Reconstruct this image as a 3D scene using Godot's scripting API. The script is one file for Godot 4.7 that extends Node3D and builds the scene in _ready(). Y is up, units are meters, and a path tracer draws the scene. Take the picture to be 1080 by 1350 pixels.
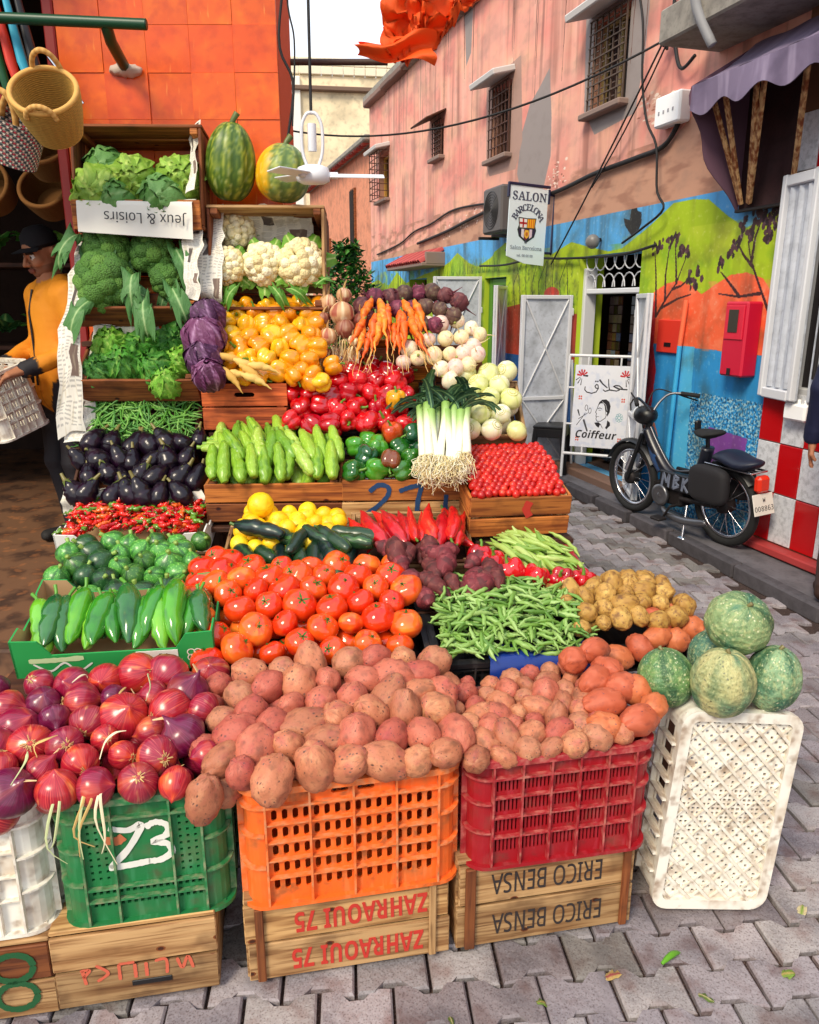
extends Node3D
# A market stall of fruit and vegetables at the corner of a painted street.

var rng := RandomNumberGenerator.new()
const SMO := FastNoiseLite.TYPE_SIMPLEX_SMOOTH
var mats := {}
var texs := {}
var taken := {}

class MB:
	# collects faces of one mesh
	var v := PackedVector3Array()
	var n := PackedVector3Array()
	var t := PackedVector2Array()
	var c := PackedColorArray()
	var i := PackedInt32Array()
	var col := Color.WHITE
	var xf := Transform3D()
	var grain := 0
	var off := Vector2.ZERO
	var us := Vector2.ONE

	func poly(p: Array, out: Vector3, uvs := []):
		var q := p.duplicate()
		var w := uvs.duplicate()
		var nn := Vector3.ZERO
		for k in range(1, q.size() - 1):
			nn += (q[k + 1] - q[0]).cross(q[k] - q[0])
		if nn.dot(out) < 0.0:
			q.reverse()
			w.reverse()
			nn = -nn
		if nn.length() < 1e-12:
			return
		nn = nn.normalized()
		var a := nn.abs()
		var ax := 0 if a.x >= a.y and a.x >= a.z else (1 if a.y >= a.z else 2)
		var e := [0, 1, 2]
		e.erase(ax)
		if ax == 0:
			e = [2, 1]
		if e[1] == grain:
			e.reverse()
		var base := v.size()
		for k in q.size():
			v.append(xf * (q[k] as Vector3))
			n.append((xf.basis * nn).normalized())
			if w.size():
				t.append(w[k])
			else:
				t.append(Vector2(q[k][e[0]], q[k][e[1]]) * us + off)
			c.append(col)
		for k in range(1, q.size() - 1):
			i.append_array([base, base + k, base + k + 1])

	func box(at: Vector3, size: Vector3, b := 0.0):
		var h := size * 0.5
		b = minf(b, minf(h.x, minf(h.y, h.z)) * 0.6)
		var g := h - Vector3.ONE * b
		for s in [-1.0, 1.0]:
			poly([at + Vector3(s * h.x, -g.y, -g.z), at + Vector3(s * h.x, g.y, -g.z), at + Vector3(s * h.x, g.y, g.z), at + Vector3(s * h.x, -g.y, g.z)], Vector3(s, 0, 0))
			poly([at + Vector3(-g.x, s * h.y, -g.z), at + Vector3(g.x, s * h.y, -g.z), at + Vector3(g.x, s * h.y, g.z), at + Vector3(-g.x, s * h.y, g.z)], Vector3(0, s, 0))
			poly([at + Vector3(-g.x, -g.y, s * h.z), at + Vector3(g.x, -g.y, s * h.z), at + Vector3(g.x, g.y, s * h.z), at + Vector3(-g.x, g.y, s * h.z)], Vector3(0, 0, s))
		if b <= 0.0:
			return
		for s in [-1.0, 1.0]:
			for r in [-1.0, 1.0]:
				poly([at + Vector3(s * h.x, r * g.y, -g.z), at + Vector3(s * h.x, r * g.y, g.z), at + Vector3(s * g.x, r * h.y, g.z), at + Vector3(s * g.x, r * h.y, -g.z)], Vector3(s, r, 0))
				poly([at + Vector3(s * h.x, -g.y, r * g.z), at + Vector3(s * h.x, g.y, r * g.z), at + Vector3(s * g.x, g.y, r * h.z), at + Vector3(s * g.x, -g.y, r * h.z)], Vector3(s, 0, r))
				poly([at + Vector3(-g.x, s * h.y, r * g.z), at + Vector3(g.x, s * h.y, r * g.z), at + Vector3(g.x, s * g.y, r * h.z), at + Vector3(-g.x, s * g.y, r * h.z)], Vector3(0, s, r))
				for q in [-1.0, 1.0]:
					poly([at + Vector3(s * h.x, r * g.y, q * g.z), at + Vector3(s * g.x, r * h.y, q * g.z), at + Vector3(s * g.x, r * g.y, q * h.z)], Vector3(s, r, q))

	# rows x cols points, smooth; wrap joins the last column to the first; cols runs anticlockwise round the row direction
	func grid(p: PackedVector3Array, rows: int, cols: int, wrap := false, cs := PackedColorArray(), flip := false, uvr := Rect2(0, 0, 1, 1)):
		var nn := PackedVector3Array()
		nn.resize(p.size())
		var last := cols if wrap else cols - 1
		for r in rows - 1:
			for k in last:
				var a := r * cols + k
				var b := r * cols + (k + 1) % cols
				var d := b + cols
				var e := a + cols
				var m := (p[d] - p[a]).cross(p[e] - p[b])
				m = (p[d] - p[a]).cross(p[e] - p[a]) + (p[b] - p[a]).cross(p[d] - p[a])
				nn[a] += m
				nn[b] += m
				nn[d] += m
				nn[e] += m
		for r in [0, rows - 1]:
			var o: int = r * cols
			if p[o].distance_squared_to(p[o + cols / 2]) < 1e-10:
				var s := Vector3.ZERO
				for k in cols:
					s += nn[o + k]
				for k in cols:
					nn[o + k] = s
		var base := v.size()
		var sg := -1.0 if flip else 1.0
		var cc := cols + 1 if wrap else cols
		for r in rows:
			for k in cc:
				var a := r * cols + k % cols
				v.append(xf * p[a])
				n.append((xf.basis * nn[a] * sg).normalized())
				t.append(uvr.position + uvr.size * Vector2(float(k) / (cc - 1), float(r) / (rows - 1)))
				c.append(cs[a] if cs.size() else col)
		for r in rows - 1:
			for k in cc - 1:
				var a := base + r * cc + k
				if flip:
					i.append_array([a, a + cc + 1, a + cc, a, a + 1, a + cc + 1])
				else:
					i.append_array([a, a + cc, a + cc + 1, a, a + cc + 1, a + 1])

	func tube(path: Array, rad, seg := 8, cs := [], caps := true, flat := 1.0, up := Vector3.ZERO):
		var m := path.size()
		var p := PackedVector3Array()
		var q := PackedColorArray()
		var nrm := up
		var rows := 0
		for k in m:
			var tg: Vector3 = (path[mini(k + 1, m - 1)] - path[maxi(k - 1, 0)]).normalized()
			if nrm == Vector3.ZERO:
				nrm = tg.cross(Vector3(0.31, 0.87, 0.38)).normalized()
			nrm = (nrm - tg * nrm.dot(tg)).normalized()
			var bn := tg.cross(nrm)
			var r: float = rad if rad is float else rad[k]
			var cl: Color = cs[k] if cs.size() else col
			if caps and k == 0:
				for s in seg:
					p.append(path[0])
					q.append(cl)
				rows += 1
			for s in seg:
				var a := TAU * s / seg
				p.append(path[k] + (nrm * cos(a) + bn * sin(a) * flat) * r)
				q.append(cl)
			rows += 1
			if caps and k == m - 1:
				for s in seg:
					p.append(path[k])
					q.append(cl)
				rows += 1
		grid(p, rows, seg, true, q)

	# profile of (radius, height) from the top down
	func lathe(prof: Array, seg := 16, cs := [], at := Vector3.ZERO):
		var p := PackedVector3Array()
		var q := PackedColorArray()
		for k in prof.size():
			for s in seg:
				var a := TAU * s / seg
				p.append(at + Vector3(cos(a) * prof[k].x, prof[k].y, sin(a) * prof[k].x))
				q.append(cs[k] if cs.size() else col)
		grid(p, prof.size(), seg, true, q)

	# f(direction) gives the point; k(direction, point) the colour
	func ball(nu: int, nv: int, f: Callable, k = null):
		var p := PackedVector3Array()
		var q := PackedColorArray()
		for r in nv + 1:
			var th := PI * r / nv
			for s in nu:
				var a := TAU * s / nu
				var d := Vector3(sin(th) * cos(a), cos(th), sin(th) * sin(a))
				var w: Vector3 = f.call(d)
				p.append(w)
				q.append(k.call(d, w) if k != null else col)
		grid(p, nv + 1, nu, true, q)

	# a plate between z0 and z1 with rectangular holes whose corners are cut by cut
	func plate(x0: float, x1: float, y0: float, y1: float, z0: float, z1: float, holes: Array, cut := 0.0, uvbox := Rect2()):
		var xs := [x0, x1]
		var ys := [y0, y1]
		for h in holes:
			xs.append_array([h.position.x, h.end.x])
			ys.append_array([h.position.y, h.end.y])
		xs.sort()
		ys.sort()
		var ux := []
		var uy := []
		for a in xs:
			if a >= x0 - 1e-6 and a <= x1 + 1e-6 and (ux.is_empty() or a - ux[-1] > 1e-5):
				ux.append(a)
		for a in ys:
			if a >= y0 - 1e-6 and a <= y1 + 1e-6 and (uy.is_empty() or a - uy[-1] > 1e-5):
				uy.append(a)
		var nx := ux.size() - 1
		var ny := uy.size() - 1
		var open := {}
		for h in holes:
			for a in nx:
				if ux[a] >= h.position.x - 1e-5 and ux[a + 1] <= h.end.x + 1e-5:
					for b in ny:
						if uy[b] >= h.position.y - 1e-5 and uy[b + 1] <= h.end.y + 1e-5:
							open[a * 4096 + b] = true
		for b in ny:
			var a := 0
			while a < nx:
				if open.has(a * 4096 + b):
					a += 1
					continue
				var e := a
				while e + 1 < nx and not open.has((e + 1) * 4096 + b):
					e += 1
				for zz in [z0, z1]:
					face(ux[a], ux[e + 1], uy[b], uy[b + 1], zz, 1.0 if zz == z1 else -1.0, uvbox)
				if a == 0:
					poly([Vector3(x0, uy[b], z0), Vector3(x0, uy[b + 1], z0), Vector3(x0, uy[b + 1], z1), Vector3(x0, uy[b], z1)], Vector3.LEFT)
				if e == nx - 1:
					poly([Vector3(x1, uy[b], z0), Vector3(x1, uy[b + 1], z0), Vector3(x1, uy[b + 1], z1), Vector3(x1, uy[b], z1)], Vector3.RIGHT)
				a = e + 1
		poly([Vector3(x0, y0, z0), Vector3(x1, y0, z0), Vector3(x1, y0, z1), Vector3(x0, y0, z1)], Vector3.DOWN)
		poly([Vector3(x0, y1, z0), Vector3(x1, y1, z0), Vector3(x1, y1, z1), Vector3(x0, y1, z1)], Vector3.UP)
		for h in holes:
			var a: Vector2 = h.position
			var b: Vector2 = h.end
			var ring := [Vector2(a.x + cut, a.y), Vector2(b.x - cut, a.y), Vector2(b.x, a.y + cut), Vector2(b.x, b.y - cut), Vector2(b.x - cut, b.y), Vector2(a.x + cut, b.y), Vector2(a.x, b.y - cut), Vector2(a.x, a.y + cut)]
			var mid := (a + b) * 0.5
			for k in 8:
				var p: Vector2 = ring[k]
				var q: Vector2 = ring[(k + 1) % 8]
				if p.distance_to(q) < 1e-5:
					continue
				var o := mid - (p + q) * 0.5
				poly([Vector3(p.x, p.y, z0), Vector3(q.x, q.y, z0), Vector3(q.x, q.y, z1), Vector3(p.x, p.y, z1)], Vector3(o.x, o.y, 0))
				if cut > 0.0 and k % 2 == 1:
					var w := Vector2(b.x if k == 1 or k == 3 else a.x, a.y if k == 1 or k == 7 else b.y)
					for zz in [z0, z1]:
						poly([Vector3(p.x, p.y, zz), Vector3(q.x, q.y, zz), Vector3(w.x, w.y, zz)], Vector3(0, 0, 1.0 if zz == z1 else -1.0))

	func face(xa: float, xb: float, ya: float, yb: float, z: float, s: float, r: Rect2):
		var p := [Vector3(xa, ya, z), Vector3(xb, ya, z), Vector3(xb, yb, z), Vector3(xa, yb, z)]
		var uvs := []
		if r.size.x > 0.0:
			for q in p:
				uvs.append(Vector2((q.x - r.position.x) / r.size.x, 1.0 - (q.y - r.position.y) / r.size.y))
		poly(p, Vector3(0, 0, s), uvs)

	func mesh() -> ArrayMesh:
		var a := []
		a.resize(Mesh.ARRAY_MAX)
		a[Mesh.ARRAY_VERTEX] = v
		a[Mesh.ARRAY_NORMAL] = n
		a[Mesh.ARRAY_TEX_UV] = t
		a[Mesh.ARRAY_COLOR] = c
		a[Mesh.ARRAY_INDEX] = i
		var m := ArrayMesh.new()
		m.add_surface_from_arrays(Mesh.PRIMITIVE_TRIANGLES, a)
		return m


# ---------- nodes ----------
func numbered(called: String) -> String:
	var k: int = taken.get(called, 0)
	taken[called] = k + 1
	return called if k == 0 else "%s_%03d" % [called, k]

func tag(o: Node3D, label: String, category: String, group := "") -> Node3D:
	o.set_meta("label", label)
	o.set_meta("category", category)
	if group:
		o.set_meta("group", group)
	return o

func thing(called: String, label: String, category: String, at := Transform3D(), group := "") -> Node3D:
	var o := Node3D.new()
	o.name = numbered(called)
	o.transform = at
	add_child(o)
	return tag(o, label, category, group)

func solo(called: String, label: String, category: String, m: Mesh, mt: Material, at := Transform3D(), group := "") -> MeshInstance3D:
	var o := MeshInstance3D.new()
	o.mesh = m
	o.material_override = mt
	o.name = numbered(called)
	o.transform = at
	add_child(o)
	tag(o, label, category, group)
	return o

func part(called: String, m, mt: Material, parent: Node3D, at := Transform3D()) -> MeshInstance3D:
	var o := MeshInstance3D.new()
	o.mesh = m.mesh() if m is MB else m
	o.material_override = mt
	var k := 0
	var nm := called
	while parent.has_node(nm):
		k += 1
		nm = "%s_%03d" % [called, k]
	o.name = nm
	o.transform = at
	parent.add_child(o)
	return o

func struct(called: String, m, mt: Material, at := Transform3D()) -> MeshInstance3D:
	var o := MeshInstance3D.new()
	o.mesh = m.mesh() if m is MB else m
	o.material_override = mt
	o.name = numbered(called)
	o.transform = at
	o.set_meta("kind", "structure")
	add_child(o)
	return o

# copies of a few prototypes at the given places
func scatter(protos: Array, xfs: Array, called: String, label: String, category: String, group: String):
	var lo := Vector3.INF
	var hi := -Vector3.INF
	for x in xfs:
		lo = lo.min(x.origin)
		hi = hi.max(x.origin)
	var size := (hi - lo).max(Vector3.ONE * 0.001)
	for k in xfs.size():
		var o: Node3D = protos[rng.randi() % protos.size()].duplicate()
		o.name = numbered(called)
		o.transform = xfs[k]
		add_child(o)
		var f: Vector3 = (xfs[k].origin - lo) / size * 2.99
		tag(o, label + (", %s %s" % [["back", "middle", "front"][int(f.z)], ["left", "centre", "right"][int(f.x)]] if xfs.size() > 8 else ""), category, group)

func proto(m, mt: Material) -> MeshInstance3D:
	var o := MeshInstance3D.new()
	o.mesh = m.mesh() if m is MB else m
	o.material_override = mt
	return o

func at(x: float, y: float, z: float, yaw := 0.0, pitch := 0.0, roll := 0.0) -> Transform3D:
	return Transform3D(Basis.from_euler(Vector3(deg_to_rad(pitch), deg_to_rad(yaw), deg_to_rad(roll))), Vector3(x, y, z))

func rnd(a: float, b: float) -> float:
	return rng.randf_range(a, b)

func spin() -> Basis:
	return Basis.from_euler(Vector3(rnd(0, TAU), rnd(0, TAU), rnd(0, TAU)))

# a frame whose x runs along the front rim and whose -z climbs the tilted crate
func frame(x: float, y: float, z: float, yaw: float, tilt: float) -> Transform3D:
	return Transform3D(Basis(Vector3.UP, deg_to_rad(yaw)) * Basis(Vector3.RIGHT, deg_to_rad(tilt)), Vector3(x, y, z))

# ---------- materials ----------
func mat(key: String, col: Color, rough := 0.6, more := {}) -> StandardMaterial3D:
	if mats.has(key):
		return mats[key]
	var m := StandardMaterial3D.new()
	m.resource_name = key
	m.albedo_color = col
	m.roughness = rough
	m.vertex_color_use_as_albedo = true
	m.vertex_color_is_srgb = true
	for k in more:
		m.set(k, more[k])
	mats[key] = m
	return m

func rgb(r: int, g: int, b: int) -> Color:
	return Color8(r, g, b)

func noise(freq: float, kind := SMO, sd := 1, oct := 3) -> FastNoiseLite:
	var f := FastNoiseLite.new()
	f.noise_type = kind
	f.seed = sd
	f.frequency = freq
	f.fractal_octaves = oct
	return f

func canvas(w: int, h: int, col: Color) -> Image:
	var im := Image.create_empty(w, h, false, Image.FORMAT_RGBA8)
	im.fill(col)
	return im

# lays a colour over the picture through a noise whose cells are stretched by sx, sy
func overlay(im: Image, col: Color, f: FastNoiseLite, lo: float, hi: float, most: float, sx := 1, sy := 1, rect := Rect2i()):
	var r := rect if rect.size.x > 0 else Rect2i(0, 0, im.get_width(), im.get_height())
	var w := maxi(4, r.size.x / sx)
	var h := maxi(4, r.size.y / sy)
	var src := f.get_seamless_image(w, h)
	src.convert(Image.FORMAT_L8)
	var d := src.get_data()
	var o := PackedByteArray()
	o.resize(w * h * 4)
	var lut := PackedByteArray()
	for k in 256:
		lut.append(int(255.0 * most * smoothstep(lo, hi, k / 255.0)))
	var cr := col.r8
	var cg := col.g8
	var cb := col.b8
	for k in w * h:
		var q := k * 4
		o[q] = cr
		o[q + 1] = cg
		o[q + 2] = cb
		o[q + 3] = lut[d[k]]
	var lay := Image.create_from_data(w, h, false, Image.FORMAT_RGBA8, o)
	lay.resize(r.size.x, r.size.y, Image.INTERPOLATE_CUBIC if sx * sy > 1 else Image.INTERPOLATE_BILINEAR)
	im.blend_rect(lay, Rect2i(Vector2i.ZERO, r.size), r.position)

func fill_poly(im: Image, p: Array, col: Color):
	var lo := 1e9
	var hi := -1e9
	for q in p:
		lo = minf(lo, q.y)
		hi = maxf(hi, q.y)
	for y in range(maxi(0, int(floor(lo))), mini(im.get_height(), int(ceil(hi)) + 1)):
		var yy := y + 0.5
		var cut := []
		for k in p.size():
			var a: Vector2 = p[k]
			var b: Vector2 = p[(k + 1) % p.size()]
			if (a.y <= yy) != (b.y <= yy):
				cut.append(a.x + (b.x - a.x) * (yy - a.y) / (b.y - a.y))
		cut.sort()
		for k in range(0, cut.size() - 1, 2):
			var xa := int(round(cut[k]))
			var xb := int(round(cut[k + 1]))
			if xb > xa:
				im.fill_rect(Rect2i(xa, y, xb - xa, 1), col)

func dot(im: Image, at_: Vector2, rx: float, ry: float, col: Color):
	for y in range(maxi(0, int(at_.y - ry)), mini(im.get_height(), int(at_.y + ry) + 1)):
		var k := 1.0 - pow((y + 0.5 - at_.y) / ry, 2.0)
		if k > 0.0:
			var w := rx * sqrt(k)
			im.fill_rect(Rect2i(int(round(at_.x - w)), y, maxi(1, int(round(2.0 * w))), 1), col)

func stroke(im: Image, p: Array, w0: float, w1: float, col: Color):
	for k in p.size() - 1:
		var a: Vector2 = p[k]
		var b: Vector2 = p[k + 1]
		var steps := maxi(1, int(a.distance_to(b) / maxf(0.6, minf(w0, w1) * 0.35)))
		for s in steps + 1:
			var f := float(s) / steps
			var w := lerpf(w0, w1, (k + f) / (p.size() - 1)) * 0.5
			dot(im, a.lerp(b, f), w, w, col)

func texture(im: Image) -> ImageTexture:
	im.generate_mipmaps()
	return ImageTexture.create_from_image(im)

func bumps(key: String, freq: float, kind := SMO, oct := 3) -> ImageTexture:
	if not texs.has(key):
		var im := noise(freq, kind, 5, oct).get_seamless_image(256, 256)
		im.convert(Image.FORMAT_RGBA8)
		texs[key] = ImageTexture.create_from_image(im)
	return texs[key]

func curve(pts: Array, steps: int) -> Array:
	var o := []
	for k in steps + 1:
		var f := float(k) / steps * (pts.size() - 1)
		var a := mini(int(f), pts.size() - 2)
		var t := f - a
		var p0 = pts[maxi(a - 1, 0)]
		var p3 = pts[mini(a + 2, pts.size() - 1)]
		o.append(pts[a].cubic_interpolate(pts[a + 1], p0, p3, t))
	return o

func _ready():
	rng.seed = 20240611
	var cam := Camera3D.new()
	cam.name = "camera"
	cam.position = Vector3(0, 1.6, 0)
	cam.rotation_degrees = Vector3(-15.4, 0, 0)
	cam.fov = 68.04
	cam.near = 0.05
	cam.far = 200.0
	add_child(cam)
	cam.current = true
	var we := WorldEnvironment.new()
	var e := Environment.new()
	e.background_mode = Environment.BG_SKY
	var sky := ProceduralSkyMaterial.new()
	sky.sky_top_color = Color(0.86, 0.91, 0.98)
	sky.sky_horizon_color = Color(1.0, 0.99, 0.97)
	sky.sky_curve = 0.2
	sky.ground_bottom_color = Color(0.35, 0.33, 0.32)
	sky.ground_horizon_color = Color(0.6, 0.58, 0.56)
	sky.sky_energy_multiplier = 0.95
	e.sky = Sky.new()
	e.sky.sky_material = sky
	e.tonemap_mode = Environment.TONE_MAPPER_LINEAR
	e.tonemap_exposure = 1.72
	e.sdfgi_enabled = true
	e.ssao_enabled = true
	e.ssil_enabled = true
	we.environment = e
	add_child(we)
	var sun := DirectionalLight3D.new()
	sun.name = "sun"
	sun.light_energy = 0.6
	sun.light_color = Color(1.0, 0.95, 0.86)
	sun.light_angular_distance = 18.0
	sun.shadow_enabled = true
	sun.rotation_degrees = Vector3(-44, -32, 0)
	add_child(sun)
	make_materials()
	build_ground()
	build_painted_building()
	build_right_shop()
	build_far_buildings()
	build_shop()
	build_wall_fixtures()
	build_crates()
	build_papers()
	build_produce_front()
	build_produce_middle()
	build_produce_back()
	build_moped()
	build_sandwich_board()
	build_people()
	build_scraps()

var WF: Transform3D      # frame of the painted wall: x towards the camera along it, y up, z into the street

func wood_texture(sd: int) -> ImageTexture:
	var im := canvas(1024, 256, rgb(250, 240, 225))
	overlay(im, rgb(120, 78, 40), noise(0.02, SMO, sd, 4), 0.3, 1.0, 0.6, 16, 1)
	overlay(im, rgb(90, 55, 25), noise(0.09, SMO, sd + 1, 3), 0.45, 1.0, 0.55, 24, 1)
	overlay(im, rgb(70, 50, 35), noise(0.012, SMO, sd + 2, 4), 0.5, 1.0, 0.35, 2, 2)
	overlay(im, rgb(255, 250, 240), noise(0.05, SMO, sd + 3, 3), 0.55, 0.8, 0.4, 12, 1)
	var r := RandomNumberGenerator.new()
	r.seed = sd
	for k in 5:
		var p := Vector2(r.randf() * 1024, r.randf() * 256)
		dot(im, p, 11, 7, rgb(150, 95, 50))
		dot(im, p, 7, 4.5, rgb(80, 45, 20))
	return texture(im)

func plaster_texture(base: Color, sd: int) -> ImageTexture:
	var im := canvas(512, 512, base)
	overlay(im, base.lightened(0.2), noise(0.01, SMO, sd, 5), 0.2, 1.0, 0.7)
	overlay(im, base.darkened(0.3), noise(0.014, SMO, sd + 1, 5), 0.3, 1.0, 0.55)
	overlay(im, base.darkened(0.45), noise(0.06, SMO, sd + 2, 4), 0.5, 1.0, 0.3)
	return texture(im)

func make_materials():
	var wa := wood_texture(3)
	var wb := wood_texture(21)
	var wn := bumps("fine", 0.06)
	var woods := {"pine": rgb(244, 200, 140), "amber": rgb(214, 134, 62), "brown": rgb(150, 88, 44), "dark": rgb(92, 55, 34), "grey": rgb(206, 170, 124), "stain": rgb(236, 120, 62), "ochre": rgb(240, 150, 40)}
	var k := 0
	for w in woods:
		mat("wood_" + w, woods[w], 0.75, {"albedo_texture": wa if k % 2 == 0 else wb, "uv1_scale": Vector3(1.0, 4.0, 1.0), "heightmap_enabled": true, "heightmap_texture": wa if k % 2 == 0 else wb, "heightmap_scale": 0.12})
		k += 1
	mat("ink_black", rgb(24, 22, 30), 0.5)
	mat("skin_matte", Color.WHITE, 0.7)
	mat("gloss", Color.WHITE, 0.22, {"clearcoat_enabled": true, "clearcoat": 0.5, "clearcoat_roughness": 0.12})
	mat("satin", Color.WHITE, 0.42)
	mat("leaf", Color.WHITE, 0.55, {"backlight_enabled": true, "backlight": rgb(40, 70, 15), "heightmap_enabled": true, "heightmap_texture": wn, "heightmap_scale": 0.15})
	mat("bare", Color.WHITE, 0.85)
	mat("metal_white", rgb(225, 226, 230), 0.45, {"metallic": 0.1})
	mat("iron", rgb(50, 45, 45), 0.6, {"metallic": 0.6})
	mat("chrome", rgb(215, 215, 220), 0.2, {"metallic": 1.0})
	mat("alloy", rgb(120, 120, 124), 0.35, {"metallic": 0.8})
	mat("black", rgb(24, 24, 27), 0.4)
	mat("rubber", rgb(26, 26, 27), 0.8)
	mat("cable", rgb(28, 26, 28), 0.7)
	mat("concrete", rgb(165, 160, 152), 0.9, {"albedo_texture": plaster_texture(rgb(235, 232, 228), 40), "uv1_triplanar": true, "uv1_scale": Vector3(0.9, 0.9, 0.9)})
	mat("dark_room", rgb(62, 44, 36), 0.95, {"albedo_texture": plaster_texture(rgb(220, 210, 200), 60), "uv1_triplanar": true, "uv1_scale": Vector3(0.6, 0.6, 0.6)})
	mat("glass", Color(0.75, 0.85, 0.85, 0.25), 0.06, {"transparency": BaseMaterial3D.TRANSPARENCY_ALPHA})
	var pap := canvas(256, 256, rgb(232, 226, 212))
	var r := RandomNumberGenerator.new()
	r.seed = 5
	for q in 5:
		for y in range(10 + (q % 2) * 6, 250, 5):
			if r.randf() < 0.85:
				pap.fill_rect(Rect2i(6 + q * 50, y, 30 + r.randi() % 14, 2), rgb(186, 181, 172))
	pap.fill_rect(Rect2i(58, 60, 42, 52), rgb(90, 80, 76))
	pap.fill_rect(Rect2i(160, 150, 70, 46), rgb(120, 100, 90))
	pap.fill_rect(Rect2i(8, 6, 200, 9), rgb(60, 56, 60))
	overlay(pap, rgb(190, 178, 150), noise(0.02), 0.5, 0.9, 0.5)
	mat("newspaper", Color.WHITE, 0.9, {"albedo_texture": texture(pap), "backlight_enabled": true, "backlight": rgb(60, 58, 52)})
	for q in [["green", rgb(28, 118, 62)], ["orange", rgb(250, 108, 32)], ["red", rgb(158, 12, 26)], ["white", rgb(240, 236, 224)], ["black", rgb(26, 26, 30)]]:
		var im := canvas(256, 256, q[1])
		overlay(im, rgb(150, 115, 85), noise(0.015, SMO, 8, 4), 0.35, 1.0, 0.42 if q[0] != "black" else 0.15)
		overlay(im, rgb(90, 60, 40), noise(0.03, SMO, 9, 4), 0.55, 1.0, 0.4 if q[0] != "black" else 0.2)
		overlay(im, (q[1] as Color).lightened(0.3), noise(0.06, SMO, 10, 3), 0.58, 0.8, 0.3, 1, 6)
		var pt := texture(im)
		mat("plastic_" + q[0], Color.WHITE, 0.5, {"albedo_texture": pt, "uv1_triplanar": true, "uv1_scale": Vector3(2.2, 2.2, 2.2)})
		if q[0] != "black":
			overlay(im, rgb(214, 170, 142) if q[0] != "white" else rgb(222, 208, 184), noise(0.03, SMO, 18, 4), 0.15, 1.0, 0.6)
			mat("rib_" + q[0], Color.WHITE, 0.6, {"albedo_texture": texture(im), "uv1_triplanar": true, "uv1_scale": Vector3(3.1, 3.1, 3.1)})

# ---------- ground ----------
func paver_mesh(tint: Color) -> ArrayMesh:
	var b := MB.new()
	b.col = tint
	var w := 0.178
	var p := 0.117
	var g := rnd(0.0035, 0.006)
	var a := 0.013
	var xs := [-0.5, -0.27, -0.13, 0.13, 0.27, 0.5]
	var hs := [p / 2 + a - g, p / 2 + a - g, p / 2 - a - g, p / 2 - a - g, p / 2 + a - g, p / 2 + a - g]
	var ring := []
	for k in 6:
		ring.append(Vector2(clampf(xs[k] * w, -w / 2 + g, w / 2 - g) + rnd(-0.002, 0.002), -hs[k] + rnd(-0.002, 0.002)))
	for k in 6:
		ring.append(Vector2(clampf(xs[5 - k] * w, -w / 2 + g, w / 2 - g) + rnd(-0.002, 0.002), hs[5 - k] + rnd(-0.002, 0.002)))
	var top := []
	for q in ring:
		top.append(Vector2(q.x - signf(q.x) * 0.005, q.y - signf(q.y) * 0.005))
	for k in 5:
		b.poly([Vector3(top[k].x, 0, top[k].y), Vector3(top[k + 1].x, 0, top[k + 1].y), Vector3(top[10 - k].x, 0, top[10 - k].y), Vector3(top[11 - k].x, 0, top[11 - k].y)], Vector3.UP)
	for k in 12:
		var q: Vector2 = ring[k]
		var s: Vector2 = ring[(k + 1) % 12]
		var t: Vector2 = top[k]
		var u: Vector2 = top[(k + 1) % 12]
		var o := Vector3((s - q).y, 0, -(s - q).x)
		b.poly([Vector3(q.x, -0.005, q.y), Vector3(s.x, -0.005, s.y), Vector3(u.x, 0, u.y), Vector3(t.x, 0, t.y)], o + Vector3.UP * 0.05)
		b.poly([Vector3(q.x, -0.005, q.y), Vector3(s.x, -0.005, s.y), Vector3(s.x, -0.04, s.y), Vector3(q.x, -0.04, q.y)], o)
	return b.mesh()

func kerb_x(z: float) -> float:
	return 1.80 - (z + 5.05) * -0.245 if z > -5.05 else 1.80 + (z + 5.05) * 0.29

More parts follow.
